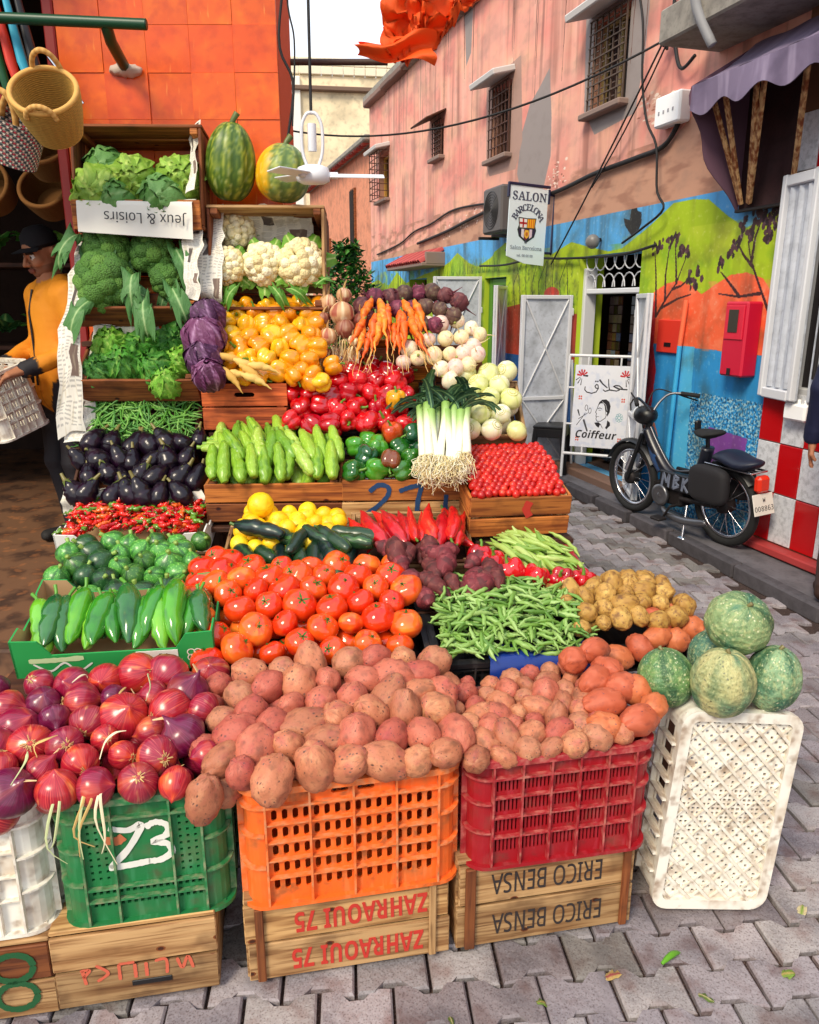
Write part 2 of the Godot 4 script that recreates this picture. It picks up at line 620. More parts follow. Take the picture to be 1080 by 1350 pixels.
func build_ground():
	var soil := canvas(512, 512, rgb(54, 38, 34))
	overlay(soil, rgb(44, 30, 28), noise(0.03, SMO, 2, 4), 0.4, 0.8, 0.8)
	overlay(soil, rgb(150, 125, 108), noise(0.12, SMO, 3, 2), 0.55, 0.8, 0.5)
	var sm := mat("soil", Color.WHITE, 0.95, {"albedo_texture": texture(soil), "uv1_triplanar": true, "uv1_scale": Vector3(1.7, 1.7, 1.7)})
	var b := MB.new()
	b.poly([Vector3(-60, -0.018, 30), Vector3(60, -0.018, 30), Vector3(60, -0.018, -90), Vector3(-60, -0.018, -90)], Vector3.UP)
	struct("ground", b, sm)
	var pt := canvas(512, 512, rgb(228, 222, 222))
	overlay(pt, rgb(146, 142, 148), noise(0.008, SMO, 11, 5), 0.3, 1.0, 0.6)
	overlay(pt, rgb(255, 255, 255), noise(0.2, SMO, 12, 2), 0.55, 0.8, 0.35)
	overlay(pt, rgb(95, 80, 76), noise(0.25, SMO, 13, 2), 0.6, 0.85, 0.5)
	overlay(pt, rgb(130, 84, 74), noise(0.012, SMO, 14, 5), 0.5, 1.0, 0.4)
	var pm := mat("paver", Color.WHITE, 0.82, {"albedo_texture": texture(pt), "uv1_triplanar": true, "uv1_world_triplanar": true, "uv1_scale": Vector3(1.15, 1.15, 1.15), "heightmap_enabled": true, "heightmap_texture": bumps("grit", 0.15), "heightmap_scale": 0.25})
	var variants := []
	for k in 9:
		var f := rnd(0.8, 1.1)
		variants.append(paver_mesh(Color(0.68 * f, 0.665 * f + rnd(-0.012, 0.012), 0.675 * f + rnd(-0.02, 0.02))))
	var fr := Transform3D(Basis(Vector3.UP, deg_to_rad(5.0)), Vector3.ZERO)
	var rd := Node3D.new()
	rd.name = "street_paving"
	rd.set_meta("kind", "structure")
	add_child(rd)
	var rest := []
	var single := []
	for row in range(-17, 160):
		for c in range(-28, 32):
			var p := fr * Vector3((c + (0.5 if row % 2 else 0.0)) * 0.178, 0, -row * 0.117)
			if p.x > kerb_x(p.z) - 0.06 or p.x < -3.2 - p.z * -0.1 or (p.z < -3.6 and p.x < -1.2 + (p.z + 3.6) * 0.3):
				continue
			var ok := p.z < -1.05 and p.x > -1.0 and p.x < 2.0 and not (p.x < 0.55 and p.z < -1.62) and p.z > -4.3 and p.x < -p.z * 0.62 + 0.1
			(single if ok else rest).append(Transform3D(fr.basis * Basis(Vector3.RIGHT, rnd(-0.012, 0.012)) * Basis(Vector3.BACK, rnd(-0.01, 0.01)), p + Vector3(0, rnd(-0.003, 0.003), 0)))
	single.sort_custom(func(a, q): return a.origin.z > q.origin.z)
	for k in single.size():
		if k < 300:
			part("paver", variants[rng.randi() % 9], pm, rd, single[k])
		else:
			rest.append(single[k])
	for g in 3:
		var mm := MultiMesh.new()
		mm.transform_format = MultiMesh.TRANSFORM_3D
		mm.mesh = variants[g * 3]
		var mine := []
		for k in range(g, rest.size(), 3):
			mine.append(rest[k])
		mm.instance_count = mine.size()
		for k in mine.size():
			mm.set_instance_transform(k, mine[k])
		var o := MultiMeshInstance3D.new()
		o.multimesh = mm
		o.material_override = pm
		o.name = "far_pavers" if g == 0 else "far_pavers_%03d" % g
		o.set_meta("kind", "stuff")
		rd.add_child(o)
	# raised pavement along the painted wall
	b = MB.new()
	var path := [Vector2(2.55, 2.0), Vector2(3.2, 2.0)]
	var ks := []
	for z in [2.0, 0.0, -2.0, -3.67, -5.05]:
		ks.append(Vector2(kerb_x(z), z))
	ks.append(Vector2(kerb_x(-12.0) , -12.0))
	var pvm := mat("pavement", rgb(122, 120, 126), 0.8, {"albedo_texture": plaster_texture(rgb(225, 222, 222), 33), "uv1_triplanar": true, "uv1_scale": Vector3(0.8, 0.8, 0.8)})
	var kb := MB.new()
	for k in ks.size() - 1:
		var p: Vector2 = ks[k]
		var q: Vector2 = ks[k + 1]
		var wp := Vector2(2.9 + (p.y + 4.87) * 0.30, p.y)
		var wq := Vector2(2.9 + (q.y + 4.87) * 0.30, q.y)
		b.poly([Vector3(p.x + 0.07, 0.07, p.y), Vector3(q.x + 0.07, 0.07, q.y), Vector3(wq.x, 0.07, wq.y), Vector3(wp.x, 0.07, wp.y)], Vector3.UP)
		b.poly([Vector3(p.x + 0.07, 0.07, p.y), Vector3(q.x + 0.07, 0.07, q.y), Vector3(q.x + 0.07, -0.03, q.y), Vector3(p.x + 0.07, -0.03, p.y)], Vector3.LEFT)
		var n := maxi(1, int(p.distance_to(q) / 0.5))
		for s in n:
			var a := p.lerp(q, float(s) / n + 0.004)
			var e := p.lerp(q, float(s + 1) / n - 0.004)
			kb.col = Color(1, 1, 1) * rnd(0.8, 1.0)
			kb.xf = Transform3D(Basis(Vector3.UP, atan2(-(e - a).x, -(e - a).y)), Vector3((a.x + e.x) / 2 + 0.03, 0.025, (a.y + e.y) / 2))
			kb.box(Vector3.ZERO, Vector3(0.08, 0.1, a.distance_to(e)), 0.012)
	var pv := struct("pavement", b, pvm)
	part("kerb", kb, mat("kerb", rgb(104, 100, 106), 0.85, {"albedo_texture": plaster_texture(rgb(215, 212, 212), 34), "uv1_triplanar": true, "uv1_scale": Vector3(1.5, 1.5, 1.5)}), pv)
	# raised shop floor
	b = MB.new()
	b.box(Vector3(-3.6, 0.12, -5.0), Vector3(4.3, 0.26, 4.4), 0.01)
	var ft := canvas(512, 512, rgb(120, 84, 58))
	overlay(ft, rgb(62, 40, 28), noise(0.01, SMO, 71, 4), 0.4, 0.8, 0.85)
	overlay(ft, rgb(190, 120, 70), noise(0.02, SMO, 72, 4), 0.6, 0.85, 0.5)
	struct("shop_floor", b, mat("shopfloor", Color.WHITE, 0.75, {"albedo_texture": texture(ft), "uv1_triplanar": true, "uv1_scale": Vector3(0.8, 0.8, 0.8)}))

# ---------- the painted building ----------
func mp(u: float, y: float) -> Vector2:
	return Vector2((10.1 - u) / 10.15 * 2048.0, (2.4 - y) / 2.4 * 512.0)

func mpa(a: Array) -> Array:
	var o := []
	for k in range(0, a.size(), 2):
		o.append(mp(a[k], a[k + 1]))
	return o

func mural_texture() -> ImageTexture:
	var im := canvas(2048, 512, rgb(88, 172, 232))
	var lime := rgb(172, 200, 22)
	# far part: blue sky, green hills, reeds
	fill_poly(im, mpa([10.1, 1.95, 9.6, 2.0, 9.0, 1.85, 8.4, 2.08, 7.9, 1.9, 7.0, 2.0, 6.3, 2.05, 5.9, 2.12, 5.6, 2.22, 5.2, 2.08, 4.9, 2.02, 4.5, 2.1, 4.1, 2.24, 3.7, 2.12, 3.3, 2.1, 3.0, 2.05, 2.6, 2.14, 2.3, 2.08, 1.95, 2.02, 1.75, 2.03, 1.5, 2.12, 1.35, 2.18, 1.1, 2.3, 0.86, 2.3, 0.7, 2.28, 0.5, 2.16, 0.3, 2.06, 0.1, 2.14, -0.05, 2.2, -0.05, 0, 10.1, 0]), lime)
	overlay(im, rgb(120, 170, 20), noise(0.015, SMO, 4, 4), 0.45, 0.8, 0.5, 1, 1, Rect2i(0, 70, 2048, 442))
	overlay(im, rgb(205, 220, 60), noise(0.01, SMO, 6, 4), 0.5, 0.85, 0.55, 1, 1, Rect2i(0, 60, 2048, 452))
	for q in [[5.6, 0.35, 2.2], [4.15, 0.5, 2.22], [9.2, 0.3, 1.95]]:
		fill_poly(im, mpa([q[0] + q[1], 1.9, q[0] + q[1] * 0.5, q[2] - 0.06, q[0], q[2], q[0] - q[1] * 0.6, q[2] - 0.1, q[0] - q[1], 1.9]), rgb(150, 190, 40))
	var r := RandomNumberGenerator.new()
	r.seed = 12
	for k in 90:
		var u := 7.0 + r.randf() * 3.0
		var h := r.randf() * 0.4
		stroke(im, [mp(u, 1.3 + r.randf() * 0.2), mp(u + (r.randf() - 0.5) * 0.2, 1.65 + h)], 4, 1.5, [rgb(60, 110, 40), rgb(110, 150, 30), rgb(40, 80, 50)][k % 3])
	for u in [9.6, 8.9, 8.2, 7.7]:
		stroke(im, [mp(u, 1.4), mp(u, 1.95)], 2.5, 2, rgb(40, 40, 40))
		stroke(im, [mp(u, 1.92), mp(u - 0.02, 2.14)], 7, 5, rgb(42, 38, 40))
	for k in 60:
		var u := 4.2 + r.randf() * 2.2
		stroke(im, [mp(u, 1.95), mp(u + (r.randf() - 0.5) * 0.16, 2.0 + r.randf() * 0.14)], 3, 1, rgb(84, 130, 30))
	# between the doors: dark blue below, red above, shrubs on green
	fill_poly(im, mpa([4.05, 0, 4.05, 1.06, 2.42, 1.06, 2.42, 0]), rgb(26, 84, 150))
	fill_poly(im, mpa([4.05, 1.06, 4.05, 1.55, 3.4, 1.62, 2.42, 1.5, 2.42, 1.06]), rgb(176, 62, 40))
	overlay(im, rgb(52, 80, 14), noise(0.05, SMO, 17, 4), 0.45, 1.0, 0.6, 1, 1, Rect2i(mp(4.05, 2.0), Vector2i(330, 90)))
	for k in 9:
		var u := 2.6 + k * 0.15
		stroke(im, [mp(u, 1.55), mp(u + 0.04, 1.8), mp(u + (r.randf() - 0.5) * 0.3, 2.0)], 3, 1.5, rgb(44, 46, 20))
	dot(im, mp(2.95, 1.69), 32, 13, rgb(214, 60, 40))
	# beside the hairdresser: red box field, orange domes, blue below
	var orange := rgb(250, 104, 60)
	fill_poly(im, mpa([1.45, 0, 1.45, 1.3, -0.05, 1.28, -0.05, 0]), rgb(42, 148, 214))
	fill_poly(im, mpa([1.45, 1.3, 1.45, 1.5, 1.3, 1.66, 1.1, 1.74, 0.95, 1.76, 0.8, 1.72, 0.68, 1.66, 0.55, 1.72, 0.4, 1.78, 0.25, 1.79, 0.1, 1.75, 0.0, 1.66, -0.05, 1.6, -0.05, 1.28]), orange)
	fill_poly(im, mpa([1.45, 0.5, 1.45, 1.58, 1.2, 1.62, 1.2, 1.28, 1.14, 1.1, 1.18, 0.5]), rgb(196, 32, 44))
	overlay(im, rgb(255, 150, 110), noise(0.02, SMO, 24, 4), 0.5, 0.85, 0.5, 1, 1, Rect2i(mp(0.85, 1.74), Vector2i(185, 100)))
	fill_poly(im, mpa([1.4, 0.4, 1.36, 0.72, 1.2, 0.82, 1.1, 0.7, 1.04, 0.6, 1.0, 0.3]), rgb(180, 110, 90))
	# roughcast, light flecks on the blue
	var rc := Rect2i(mp(0.78, 0.98), Vector2i(0, 0))
	rc.size = Vector2i(mp(-0.05, 0.06)) - rc.position
	overlay(im, rgb(176, 216, 226), noise(0.16, SMO, 31, 2), 0.5, 0.6, 0.95, 1, 1, rc)
	overlay(im, rgb(18, 70, 110), noise(0.2, SMO, 32, 2), 0.6, 0.68, 0.9, 1, 1, rc)
	fill_poly(im, mpa([0.83, 1.3, 0.83, 0.1, 0.66, 0.1, 0.7, 1.3]), rgb(84, 190, 236))
	fill_poly(im, mpa([0.46, 0.76, 0.07, 0.74, 0.08, 0.5, 0.42, 0.49]), rgb(130, 66, 160))
	# painted branches
	var bark := rgb(58, 26, 30)
	for s in [[-0.03, 1.36, 0.02, 1.55, 0.12, 1.7, 0.22, 1.85, 0.27, 1.98], [0.1, 1.66, 0.3, 1.64, 0.5, 1.66], [0.3, 1.645, 0.42, 1.74, 0.5, 1.8], [0.2, 1.82, 0.3, 1.9, 0.37, 1.98], [0.22, 1.85, 0.21, 2.0, 0.17, 2.1], [-0.03, 1.5, -0.02, 1.75, 0.0, 1.92, 0.03, 2.05],
			[1.2, 1.5, 1.1, 1.62, 0.98, 1.74, 0.9, 1.9], [1.1, 1.62, 1.12, 1.8, 1.1, 2.0], [1.02, 1.7, 0.92, 1.72, 0.85, 1.76], [1.2, 1.5, 1.24, 1.8, 1.28, 1.98], [0.98, 1.74, 1.0, 1.86, 1.03, 2.0], [1.15, 1.56, 0.95, 1.63, 0.8, 1.66]]:
		stroke(im, mpa(s), 5.0, 1.6, bark)
	for q in [[0.37, 1.98], [0.33, 2.08], [0.27, 2.03], [0.22, 2.12], [0.17, 2.12], [0.12, 2.08], [0.03, 2.08], [0.06, 2.12], [0.42, 1.94], [0.5, 1.86], [0.9, 1.95], [0.96, 1.97], [1.03, 2.04], [1.1, 2.03], [1.28, 2.0], [1.22, 2.02], [0.84, 1.78], [0.78, 1.72], [0.72, 1.8], [0.1, 2.0]]:
		for k in 9:
			dot(im, mp(q[0], q[1]) + Vector2(r.randf_range(-7, 7), r.randf_range(-9, 9)), r.randf_range(2, 4), r.randf_range(3, 6), [rgb(66, 34, 40), rgb(86, 52, 62), rgb(48, 30, 36)][k % 3])
	# painted bird
	fill_poly(im, mpa([1.62, 2.12, 1.72, 2.2, 1.75, 2.26, 1.66, 2.24, 1.64, 2.35, 1.59, 2.42, 1.56, 2.3, 1.5, 2.28, 1.49, 2.2, 1.54, 2.13]), rgb(34, 34, 36))
	# pipes' shade lines, dirt, drips
	overlay(im, rgb(70, 60, 40), noise(0.012, SMO, 51, 5), 0.4, 1.0, 0.35)
	overlay(im, rgb(60, 55, 45), noise(0.02, SMO, 52, 4), 0.5, 1.0, 0.4, 1, 20)
	overlay(im, rgb(250, 250, 240), noise(0.1, SMO, 53, 3), 0.6, 1.0, 0.3)
	return texture(im)

func up(u: float, y: float) -> Vector2:
	return Vector2((10.1 - u) / 10.15 * 2048.0, (4.95 - y) / 2.63 * 768.0)

func upper_texture() -> ImageTexture:
	var im := canvas(2048, 768, rgb(232, 164, 146))
	overlay(im, rgb(230, 128, 118), noise(0.004, SMO, 60, 4), 0.3, 0.9, 0.6)
	overlay(im, rgb(240, 182, 150), noise(0.006, SMO, 61, 5), 0.35, 0.95, 0.8)
	overlay(im, rgb(246, 200, 176), noise(0.02, SMO, 62, 5), 0.45, 1.0, 0.5, 1, 16)
	overlay(im, rgb(120, 72, 60), noise(0.012, SMO, 63, 5), 0.5, 1.0, 0.55, 1, 20)
	overlay(im, rgb(96, 66, 58), noise(0.03, SMO, 64, 4), 0.62, 1.0, 0.5, 1, 30)
	overlay(im, rgb(120, 100, 94), noise(0.006, SMO, 65, 5), 0.5, 1.0, 0.3)
	# brown band of bare plaster above the mural
	fill_poly(im, mpb([10.1, 2.3, 10.1, 2.34, 7.9, 2.42, 6.5, 2.5, 5.2, 2.56, 4.2, 2.6, 3.0, 2.62, 2.0, 2.68, 1.2, 2.72, 0.8, 2.95, 0.3, 2.98, -0.05, 3.0, -0.05, 2.3]), rgb(200, 150, 124))
	overlay(im, rgb(160, 112, 92), noise(0.02, SMO, 66, 4), 0.45, 0.8, 0.7, 2, 1, Rect2i(0, 640, 2048, 128))
	# bare grey cement patches
	var cement := rgb(152, 140, 136)
	fill_poly(im, mpb([3.2, 3.72, 3.12, 3.3, 3.1, 2.95, 3.25, 2.62, 3.7, 2.62, 3.85, 2.9, 3.78, 3.25, 3.6, 3.5, 3.4, 3.6]), cement)
	fill_poly(im, mpb([2.55, 3.95, 1.75, 4.0, 1.6, 3.75, 1.62, 3.35, 1.7, 3.02, 2.3, 2.98, 2.5, 3.2]), cement)
	fill_poly(im, mpb([4.75, 3.95, 3.85, 4.0, 3.75, 3.2, 3.9, 2.95, 4.6, 2.98, 4.7, 3.1]), rgb(176, 140, 126))
	fill_poly(im, mpb([5.5, 4.95, 5.2, 4.95, 5.25, 4.4, 5.4, 4.3]), cement)
	overlay(im, rgb(110, 98, 95), noise(0.02, SMO, 67, 4), 0.5, 1.0, 0.15)
	var r := RandomNumberGenerator.new()
	r.seed = 4
	# flaking whitewash and cracks
	for q in [[1.3, 2.98], [1.5, 3.02], [2.9, 2.78], [3.0, 2.74], [4.9, 2.62], [5.4, 2.56], [6.0, 2.52]]:
		for k in 22:
			dot(im, up(q[0] + r.randf_range(-0.14, 0.14), q[1] + r.randf_range(-0.1, 0.1)), r.randf_range(1.5, 6), r.randf_range(1, 4), [rgb(240, 214, 196), rgb(160, 100, 80), rgb(225, 190, 170)][k % 3])
	for k in 26:
		var u := r.randf() * 9.8
		var y := 4.85
		stroke(im, [up(u, y), up(u + r.randf_range(-0.06, 0.06), y - r.randf() * 1.4 - 0.2)], r.randf_range(2, 5), 1, rgb(104, 66, 56))
	return texture(im)

func mpb(a: Array) -> Array:
	var o := []
	for k in range(0, a.size(), 2):
		o.append(up(a[k], a[k + 1]))
	return o

func wf(u: float, y: float, z: float, basis := Basis()) -> Transform3D:
	return WF * Transform3D(basis, Vector3(-u, y, z))

func build_painted_building():
	var th := atan(0.304)
	WF = Transform3D(Basis(Vector3(sin(th), 0, cos(th)), Vector3.UP, Vector3(-cos(th), 0, sin(th))), Vector3(2.241, 0, -4.87))
	var t := thing("painted_building", "long two-storey pink plastered building with a bright landscape mural along its ground floor", "building", WF)
	var rough := bumps("plaster", 0.04, SMO, 5)
	var mm := mat("mural", Color.WHITE, 0.8, {"albedo_texture": mural_texture(), "texture_repeat": false})
	var um := mat("upper", Color.WHITE, 0.9, {"albedo_texture": upper_texture(), "texture_repeat": false})
	var b := MB.new()
	var doors := [Rect2(-2.42, 0.1, 0.97, 1.9), Rect2(-4.66, 0.1, 0.62, 1.78), Rect2(-7.7, 0.1, 0.85, 1.85)]
	b.plate(-10.1, 0.05, 0.0, 2.32, -0.25, 0.0, doors, 0.0, Rect2(-10.1, 0, 10.15, 2.4))
	part("mural_wall", b, mm, t)
	var wins := [[1.85, 2.4, 3.16, 3.84], [4.05, 4.58, 3.14, 3.84], [6.18, 6.55, 3.47, 3.9], [8.85, 9.5, 3.27, 3.98]]
	var hs := []
	for w in wins:
		hs.append(Rect2(-w[1], w[2], w[1] - w[0], w[3] - w[2]))
	b = MB.new()
	b.plate(-10.1, 0.05, 2.32, 4.86, -0.25, 0.0, hs, 0.0, Rect2(-10.1, 2.32, 10.15, 2.63))
	part("upper_wall", b, um, t)
	b = MB.new()
	for q in [[-10.0, -2.3, 0.25, 4.1], [-0.1, -2.3, 0.25, 4.1], [-5.0, -4.46, 10.2, 0.2]]:
		b = MB.new()
		b.box(Vector3(q[0], 2.4, q[1]), Vector3(q[2], 4.9, q[3]))
		part("side_wall", b, mat("pinkside", rgb(216, 150, 124), 0.9), t)
	b = MB.new()
	b.box(Vector3(-5.02, 4.95, -2.2), Vector3(10.3, 0.18, 4.6), 0.02)
	part("roof", b, mat("concrete", Color.WHITE), t)
	b = MB.new()
	for k in 18:
		b.col = Color(1, 1, 1) * rnd(0.75, 1.0)
		b.box(Vector3(-9.8 + k * 0.575, 4.9 + rnd(-0.01, 0.01), 0.04), Vector3(0.57, 0.09, 0.16), 0.015)
	part("coping", b, mat("copingm", rgb(146, 116, 104), 0.9), t)
	b = MB.new()
	b.box(Vector3(-5.0, 2.33, -2.2), Vector3(9.6, 0.12, 3.9))
	part("upper_floor", b, mat("dark_room", Color.WHITE), t)
	# windows
	for k in 4:
		var w = wins[k]
		var cx: float = -(w[0] + w[1]) / 2
		var cy: float = (w[2] + w[3]) / 2
		var ww: float = w[1] - w[0]
		var hh: float = w[3] - w[2]
		b = MB.new()
		for s in [-1, 1]:
			b.box(Vector3(s * (ww / 2 - 0.025), 0, -0.12), Vector3(0.05, hh - 0.004, 0.06), 0.006)
			b.box(Vector3(0, s * (hh / 2 - 0.025), -0.118), Vector3(ww - 0.11, 0.046, 0.055), 0.006)
		b.box(Vector3(0, 0, -0.12), Vector3(0.035, hh - 0.1, 0.045), 0.006)
		var fr := part("window", b, mat("winframe%d" % k, [rgb(150, 128, 76), rgb(92, 60, 40), rgb(90, 58, 40), rgb(200, 150, 60)][k], 0.7), t, at(cx, cy, 0))
		b = MB.new()
		b.box(Vector3(0, 0, -0.13), Vector3(ww - 0.1, hh - 0.1, 0.008))
		part("pane", b, mat("winpane", rgb(40, 34, 36), 0.1), fr)
		b = MB.new()
		var zz := 0.03 if k != 3 else 0.16
		var nx := 6 if k < 2 else 4
		for q in nx + 1:
			b.box(Vector3(-ww / 2 + ww * q / nx, 0, zz), Vector3(0.012, hh, 0.012))
		for q in 8:
			b.box(Vector3(0, -hh / 2 + hh * q / 7, zz + 0.01), Vector3(ww, 0.01, 0.01))
		if k == 0:
			for q in nx:
				for s in 7:
					b.box(Vector3(-ww / 2 + ww * (q + 0.5) / nx, -hh / 2 + hh * (s + 0.5) / 7, zz), Vector3(0.04, 0.008, 0.008))
		if k == 3:
			for s in [-1, 1]:
				for q in 8:
					b.box(Vector3(s * ww / 2, -hh / 2 + hh * q / 7, zz / 2), Vector3(0.014, 0.012, zz))
		part("grille", b, mat("grille%d" % k, rgb(88, 56, 44) if k else rgb(96, 78, 66), 0.7, {"metallic": 0.3}), fr)
		b = MB.new()
		if k != 2:
			b.xf = Transform3D(Basis(Vector3.RIGHT, deg_to_rad(14)), Vector3(0, hh / 2 + 0.06, 0.12))
			b.box(Vector3.ZERO, Vector3(ww + 0.14, 0.06, 0.26), 0.01)
		else:
			b.xf = Transform3D(Basis(Vector3.RIGHT, deg_to_rad(24)), Vector3(-0.05, hh / 2 + 0.03, 0.14))
			b.box(Vector3.ZERO, Vector3(ww + 0.3, 0.02, 0.3), 0.004)
		part("hood", b, mat("hoodm", rgb(205, 200, 196), 0.85) if k != 2 else mat("wood_dark", Color.WHITE), fr)
		b = MB.new()
		b.box(Vector3(0, -hh / 2 - 0.03, 0.02), Vector3(ww + 0.1, 0.05, 0.14), 0.01)
		part("sill", b, mat("sillm", rgb(140, 118, 108), 0.9), fr)
	# doorways: dark rooms behind, frames, transom grille
	b = MB.new()
	for q in [[-1.94, 1.6], [-4.35, 1.2]]:
		b = MB.new()
		b.box(Vector3(q[0], 0.05, -1.2), Vector3(q[1], 0.12, 2.0))
		part("door_step", b, mat("stepm", rgb(120, 92, 78), 0.85), t)
	for x in [-3.1, -5.5]:
		b = MB.new()
		b.box(Vector3(x, 1.2, -1.4), Vector3(0.1, 2.2, 2.2))
		part("partition", b, mat("dark_room", Color.WHITE), t)
	b = MB.new()
	for s in [-1, 1]:
		b.box(Vector3(-1.935 + s * 0.46, 1.0, -0.1), Vector3(0.05, 1.8, 0.12), 0.008)
	b.box(Vector3(-1.935, 1.70, -0.1), Vector3(0.87, 0.045, 0.1), 0.008)
	var df := part("door_frame", b, mat("metal_white", Color.WHITE), t)
	b = MB.new()
	for q in 6:
		var x := -2.32 + q * 0.154
		var arc := []
		for s in 9:
			var a := PI * s / 8
			arc.append(Vector3(x + cos(a) * 0.095, 1.735 + sin(a) * 0.11, -0.06))
		b.tube(arc, 0.006, 5)
		arc = []
		for s in 9:
			var a := PI * s / 8
			arc.append(Vector3(x + cos(a) * 0.095, 1.985 - sin(a) * 0.11, -0.062))
		b.tube(arc, 0.006, 5)
	part("transom_grille", b, mat("metal_white", Color.WHITE), df)
	b = MB.new()
	b.box(Vector3(-2.0, 0.075, 0.07), Vector3(1.3, 0.13, 0.16), 0.015)
	part("door_step", b, mats["stepm"], t)
	# glazed inner door with mosaic panels
	b = MB.new()
	var tones := [rgb(66, 42, 34), rgb(46, 52, 76), rgb(96, 84, 74), rgb(34, 24, 24), rgb(76, 64, 68), rgb(54, 34, 28), rgb(80, 88, 102)]
	for q in 9:
		for s in 19:
			if q == 3 or q == 4:
				continue
			b.col = tones[rng.randi() % tones.size()]
			b.box(Vector3(-2.36 + q * 0.072, 0.18 + s * 0.08, -0.32), Vector3(0.066, 0.074, 0.012), 0.003)
	var mo := part("mosaic_door", b, mat("tile_gloss", Color.WHITE, 0.25), t)
	mo.set_meta("kind", "stuff")
	b = MB.new()
	b.box(Vector3(-4.12, 1.0, -0.12), Vector3(0.1, 1.75, 0.14), 0.01)
	b.box(Vector3(-4.6, 1.0, -0.12), Vector3(0.09, 1.75, 0.14), 0.01)
	b.box(Vector3(-4.35, 1.83, -0.12), Vector3(0.4, 0.08, 0.14), 0.01)
	b.box(Vector3(-4.42, 0.95, -0.16), Vector3(0.05, 1.66, 0.05), 0.01)
	part("green_door_frame", b, mat("greenframe", rgb(86, 140, 40), 0.6), t)
	b = MB.new()
	b.box(Vector3(-4.28, 0.95, -0.2), Vector3(0.2, 1.6, 0.01))
	part("door_glass", b, mat("winpane", Color.WHITE), t)
	# tiled porch roof over the far door
	b = MB.new()
	b.box(Vector3(-6.95, 2.1, 0.16), Vector3(1.75, 0.05, 0.34), 0.01)
	b.box(Vector3(-6.1, 2.18, 0.13), Vector3(0.06, 0.16, 0.28), 0.01)
	var pr := part("porch_roof", b, mat("sillm", Color.WHITE), t)
	var tb := MB.new()
	var arc2 := []
	for s in 7:
		arc2.append(PI * s / 6)
	var pts := PackedVector3Array()
	for s in 7:
		pts.append(Vector3(cos(arc2[s]) * 0.05, sin(arc2[s]) * 0.045, -0.19))
	for s in 7:
		pts.append(Vector3(cos(arc2[s]) * 0.06, sin(arc2[s]) * 0.055, 0.19))
	tb.grid(pts, 2, 7, false)
	var tile := tb.mesh()
	for q in 16:
		part("roof_tile", tile, mat("rooftile%d" % (q % 3), [rgb(168, 62, 58), rgb(150, 50, 50), rgb(190, 84, 74)][q % 3], 0.7), pr, Transform3D(Basis(Vector3.RIGHT, deg_to_rad(28)), Vector3(-7.77 + q * 0.108, 2.2, 0.17)))
	# shutter leaves of the two shops
	leaf("hairdresser's white metal shutter leaf with cross braces standing open beside the sign", 2.47, 0.5, 1.55, 88)
	leaf("narrow white shutter leaf folded back against the orange wall behind the moped handlebar", 1.40, 0.5, 1.55, 24, true)
	leaf("pale blue-white riveted shutter leaf open left of the green doorway", 4.68, 0.58, 1.78, 82)
	leaf("slim white shutter leaf with padlock open right of the green doorway", 3.98, 0.42, 1.66, 38, true)

func leaf(label: String, u: float, w: float, h: float, ang: float, right := false):
	# hinged at u; a left-hand leaf swings out by ang from the wall
	var a := deg_to_rad(ang)
	var dir := Vector3(1.0 if right else -1.0, 0, 0) * cos(a) + Vector3(0, 0, 1) * sin(a)
	var bs := Basis(dir, Vector3.UP, dir.cross(Vector3.UP))
	var t := thing("shutter_leaf", label, "shutter", WF * Transform3D(bs, Vector3(-u, 0.12, 0.03)), "metal shutter leaves of the painted building")
	var b := MB.new()
	b.box(Vector3(w / 2, h / 2, 0), Vector3(w, h, 0.012), 0.003)
	var pm := mat("leafmetal", rgb(214, 219, 228), 0.5, {"albedo_texture": plaster_texture(rgb(240, 240, 242), 80), "uv1_triplanar": true, "uv1_scale": Vector3(0.7, 0.7, 0.7)})
	part("panel", b, pm, t)
	b = MB.new()
	for s in [-1, 1]:
		var z: float = s * 0.014
		b.box(Vector3(0.018, h / 2, z), Vector3(0.034, h, 0.02), 0.004)
		b.box(Vector3(w - 0.018, h / 2, z), Vector3(0.034, h, 0.02), 0.004)
		b.box(Vector3(w / 2, 0.018, z), Vector3(w - 0.075, 0.034, 0.02), 0.004)
		b.box(Vector3(w / 2, h - 0.018, z), Vector3(w - 0.075, 0.034, 0.02), 0.004)
		b.box(Vector3(w / 2, h * 0.4, z), Vector3(w - 0.075, 0.034, 0.02), 0.004)
	part("rail", b, mat("metal_white", Color.WHITE), t)
	for q in [[0.04, 0.04, w - 0.04, h * 0.4 - 0.02], [0.04, h * 0.4 - 0.02, w - 0.04, 0.04], [0.04, h * 0.4 + 0.02, w - 0.04, h - 0.04], [0.04, h - 0.04, w - 0.04, h * 0.4 + 0.02]]:
		b = MB.new()
		for s in [-1, 1]:
			b.tube([Vector3(q[0], q[1], s * 0.014), Vector3(q[2], q[3], s * 0.015)], 0.009, 5)
		part("brace", b, mat("metal_white", Color.WHITE), t)
	b = MB.new()
	for y in [0.25, 0.85, 1.4]:
		b.box(Vector3(0.0, y, 0), Vector3(0.03, 0.07, 0.05), 0.008)
	part("hinge", b, mat("metal_white", Color.WHITE), t)
	if w < 0.5:
		b = MB.new()
		for s in [-1, 1]:
			b.box(Vector3(w * 0.5, h * 0.46, s * 0.03), Vector3(0.05, 0.07, 0.03), 0.008)
		part("padlock", b, mat("black", Color.WHITE), t)

func wv(u: float, y: float, z: float) -> Vector3:
	return WF * Vector3(-u, y, z)

func sag(a: Vector3, c: Vector3, s: float, n := 10) -> Array:
	var o := []
	for k in n + 1:
		var f := float(k) / n
		o.append(a.lerp(c, f) - Vector3(0, s * 4.0 * f * (1.0 - f), 0))
	return o

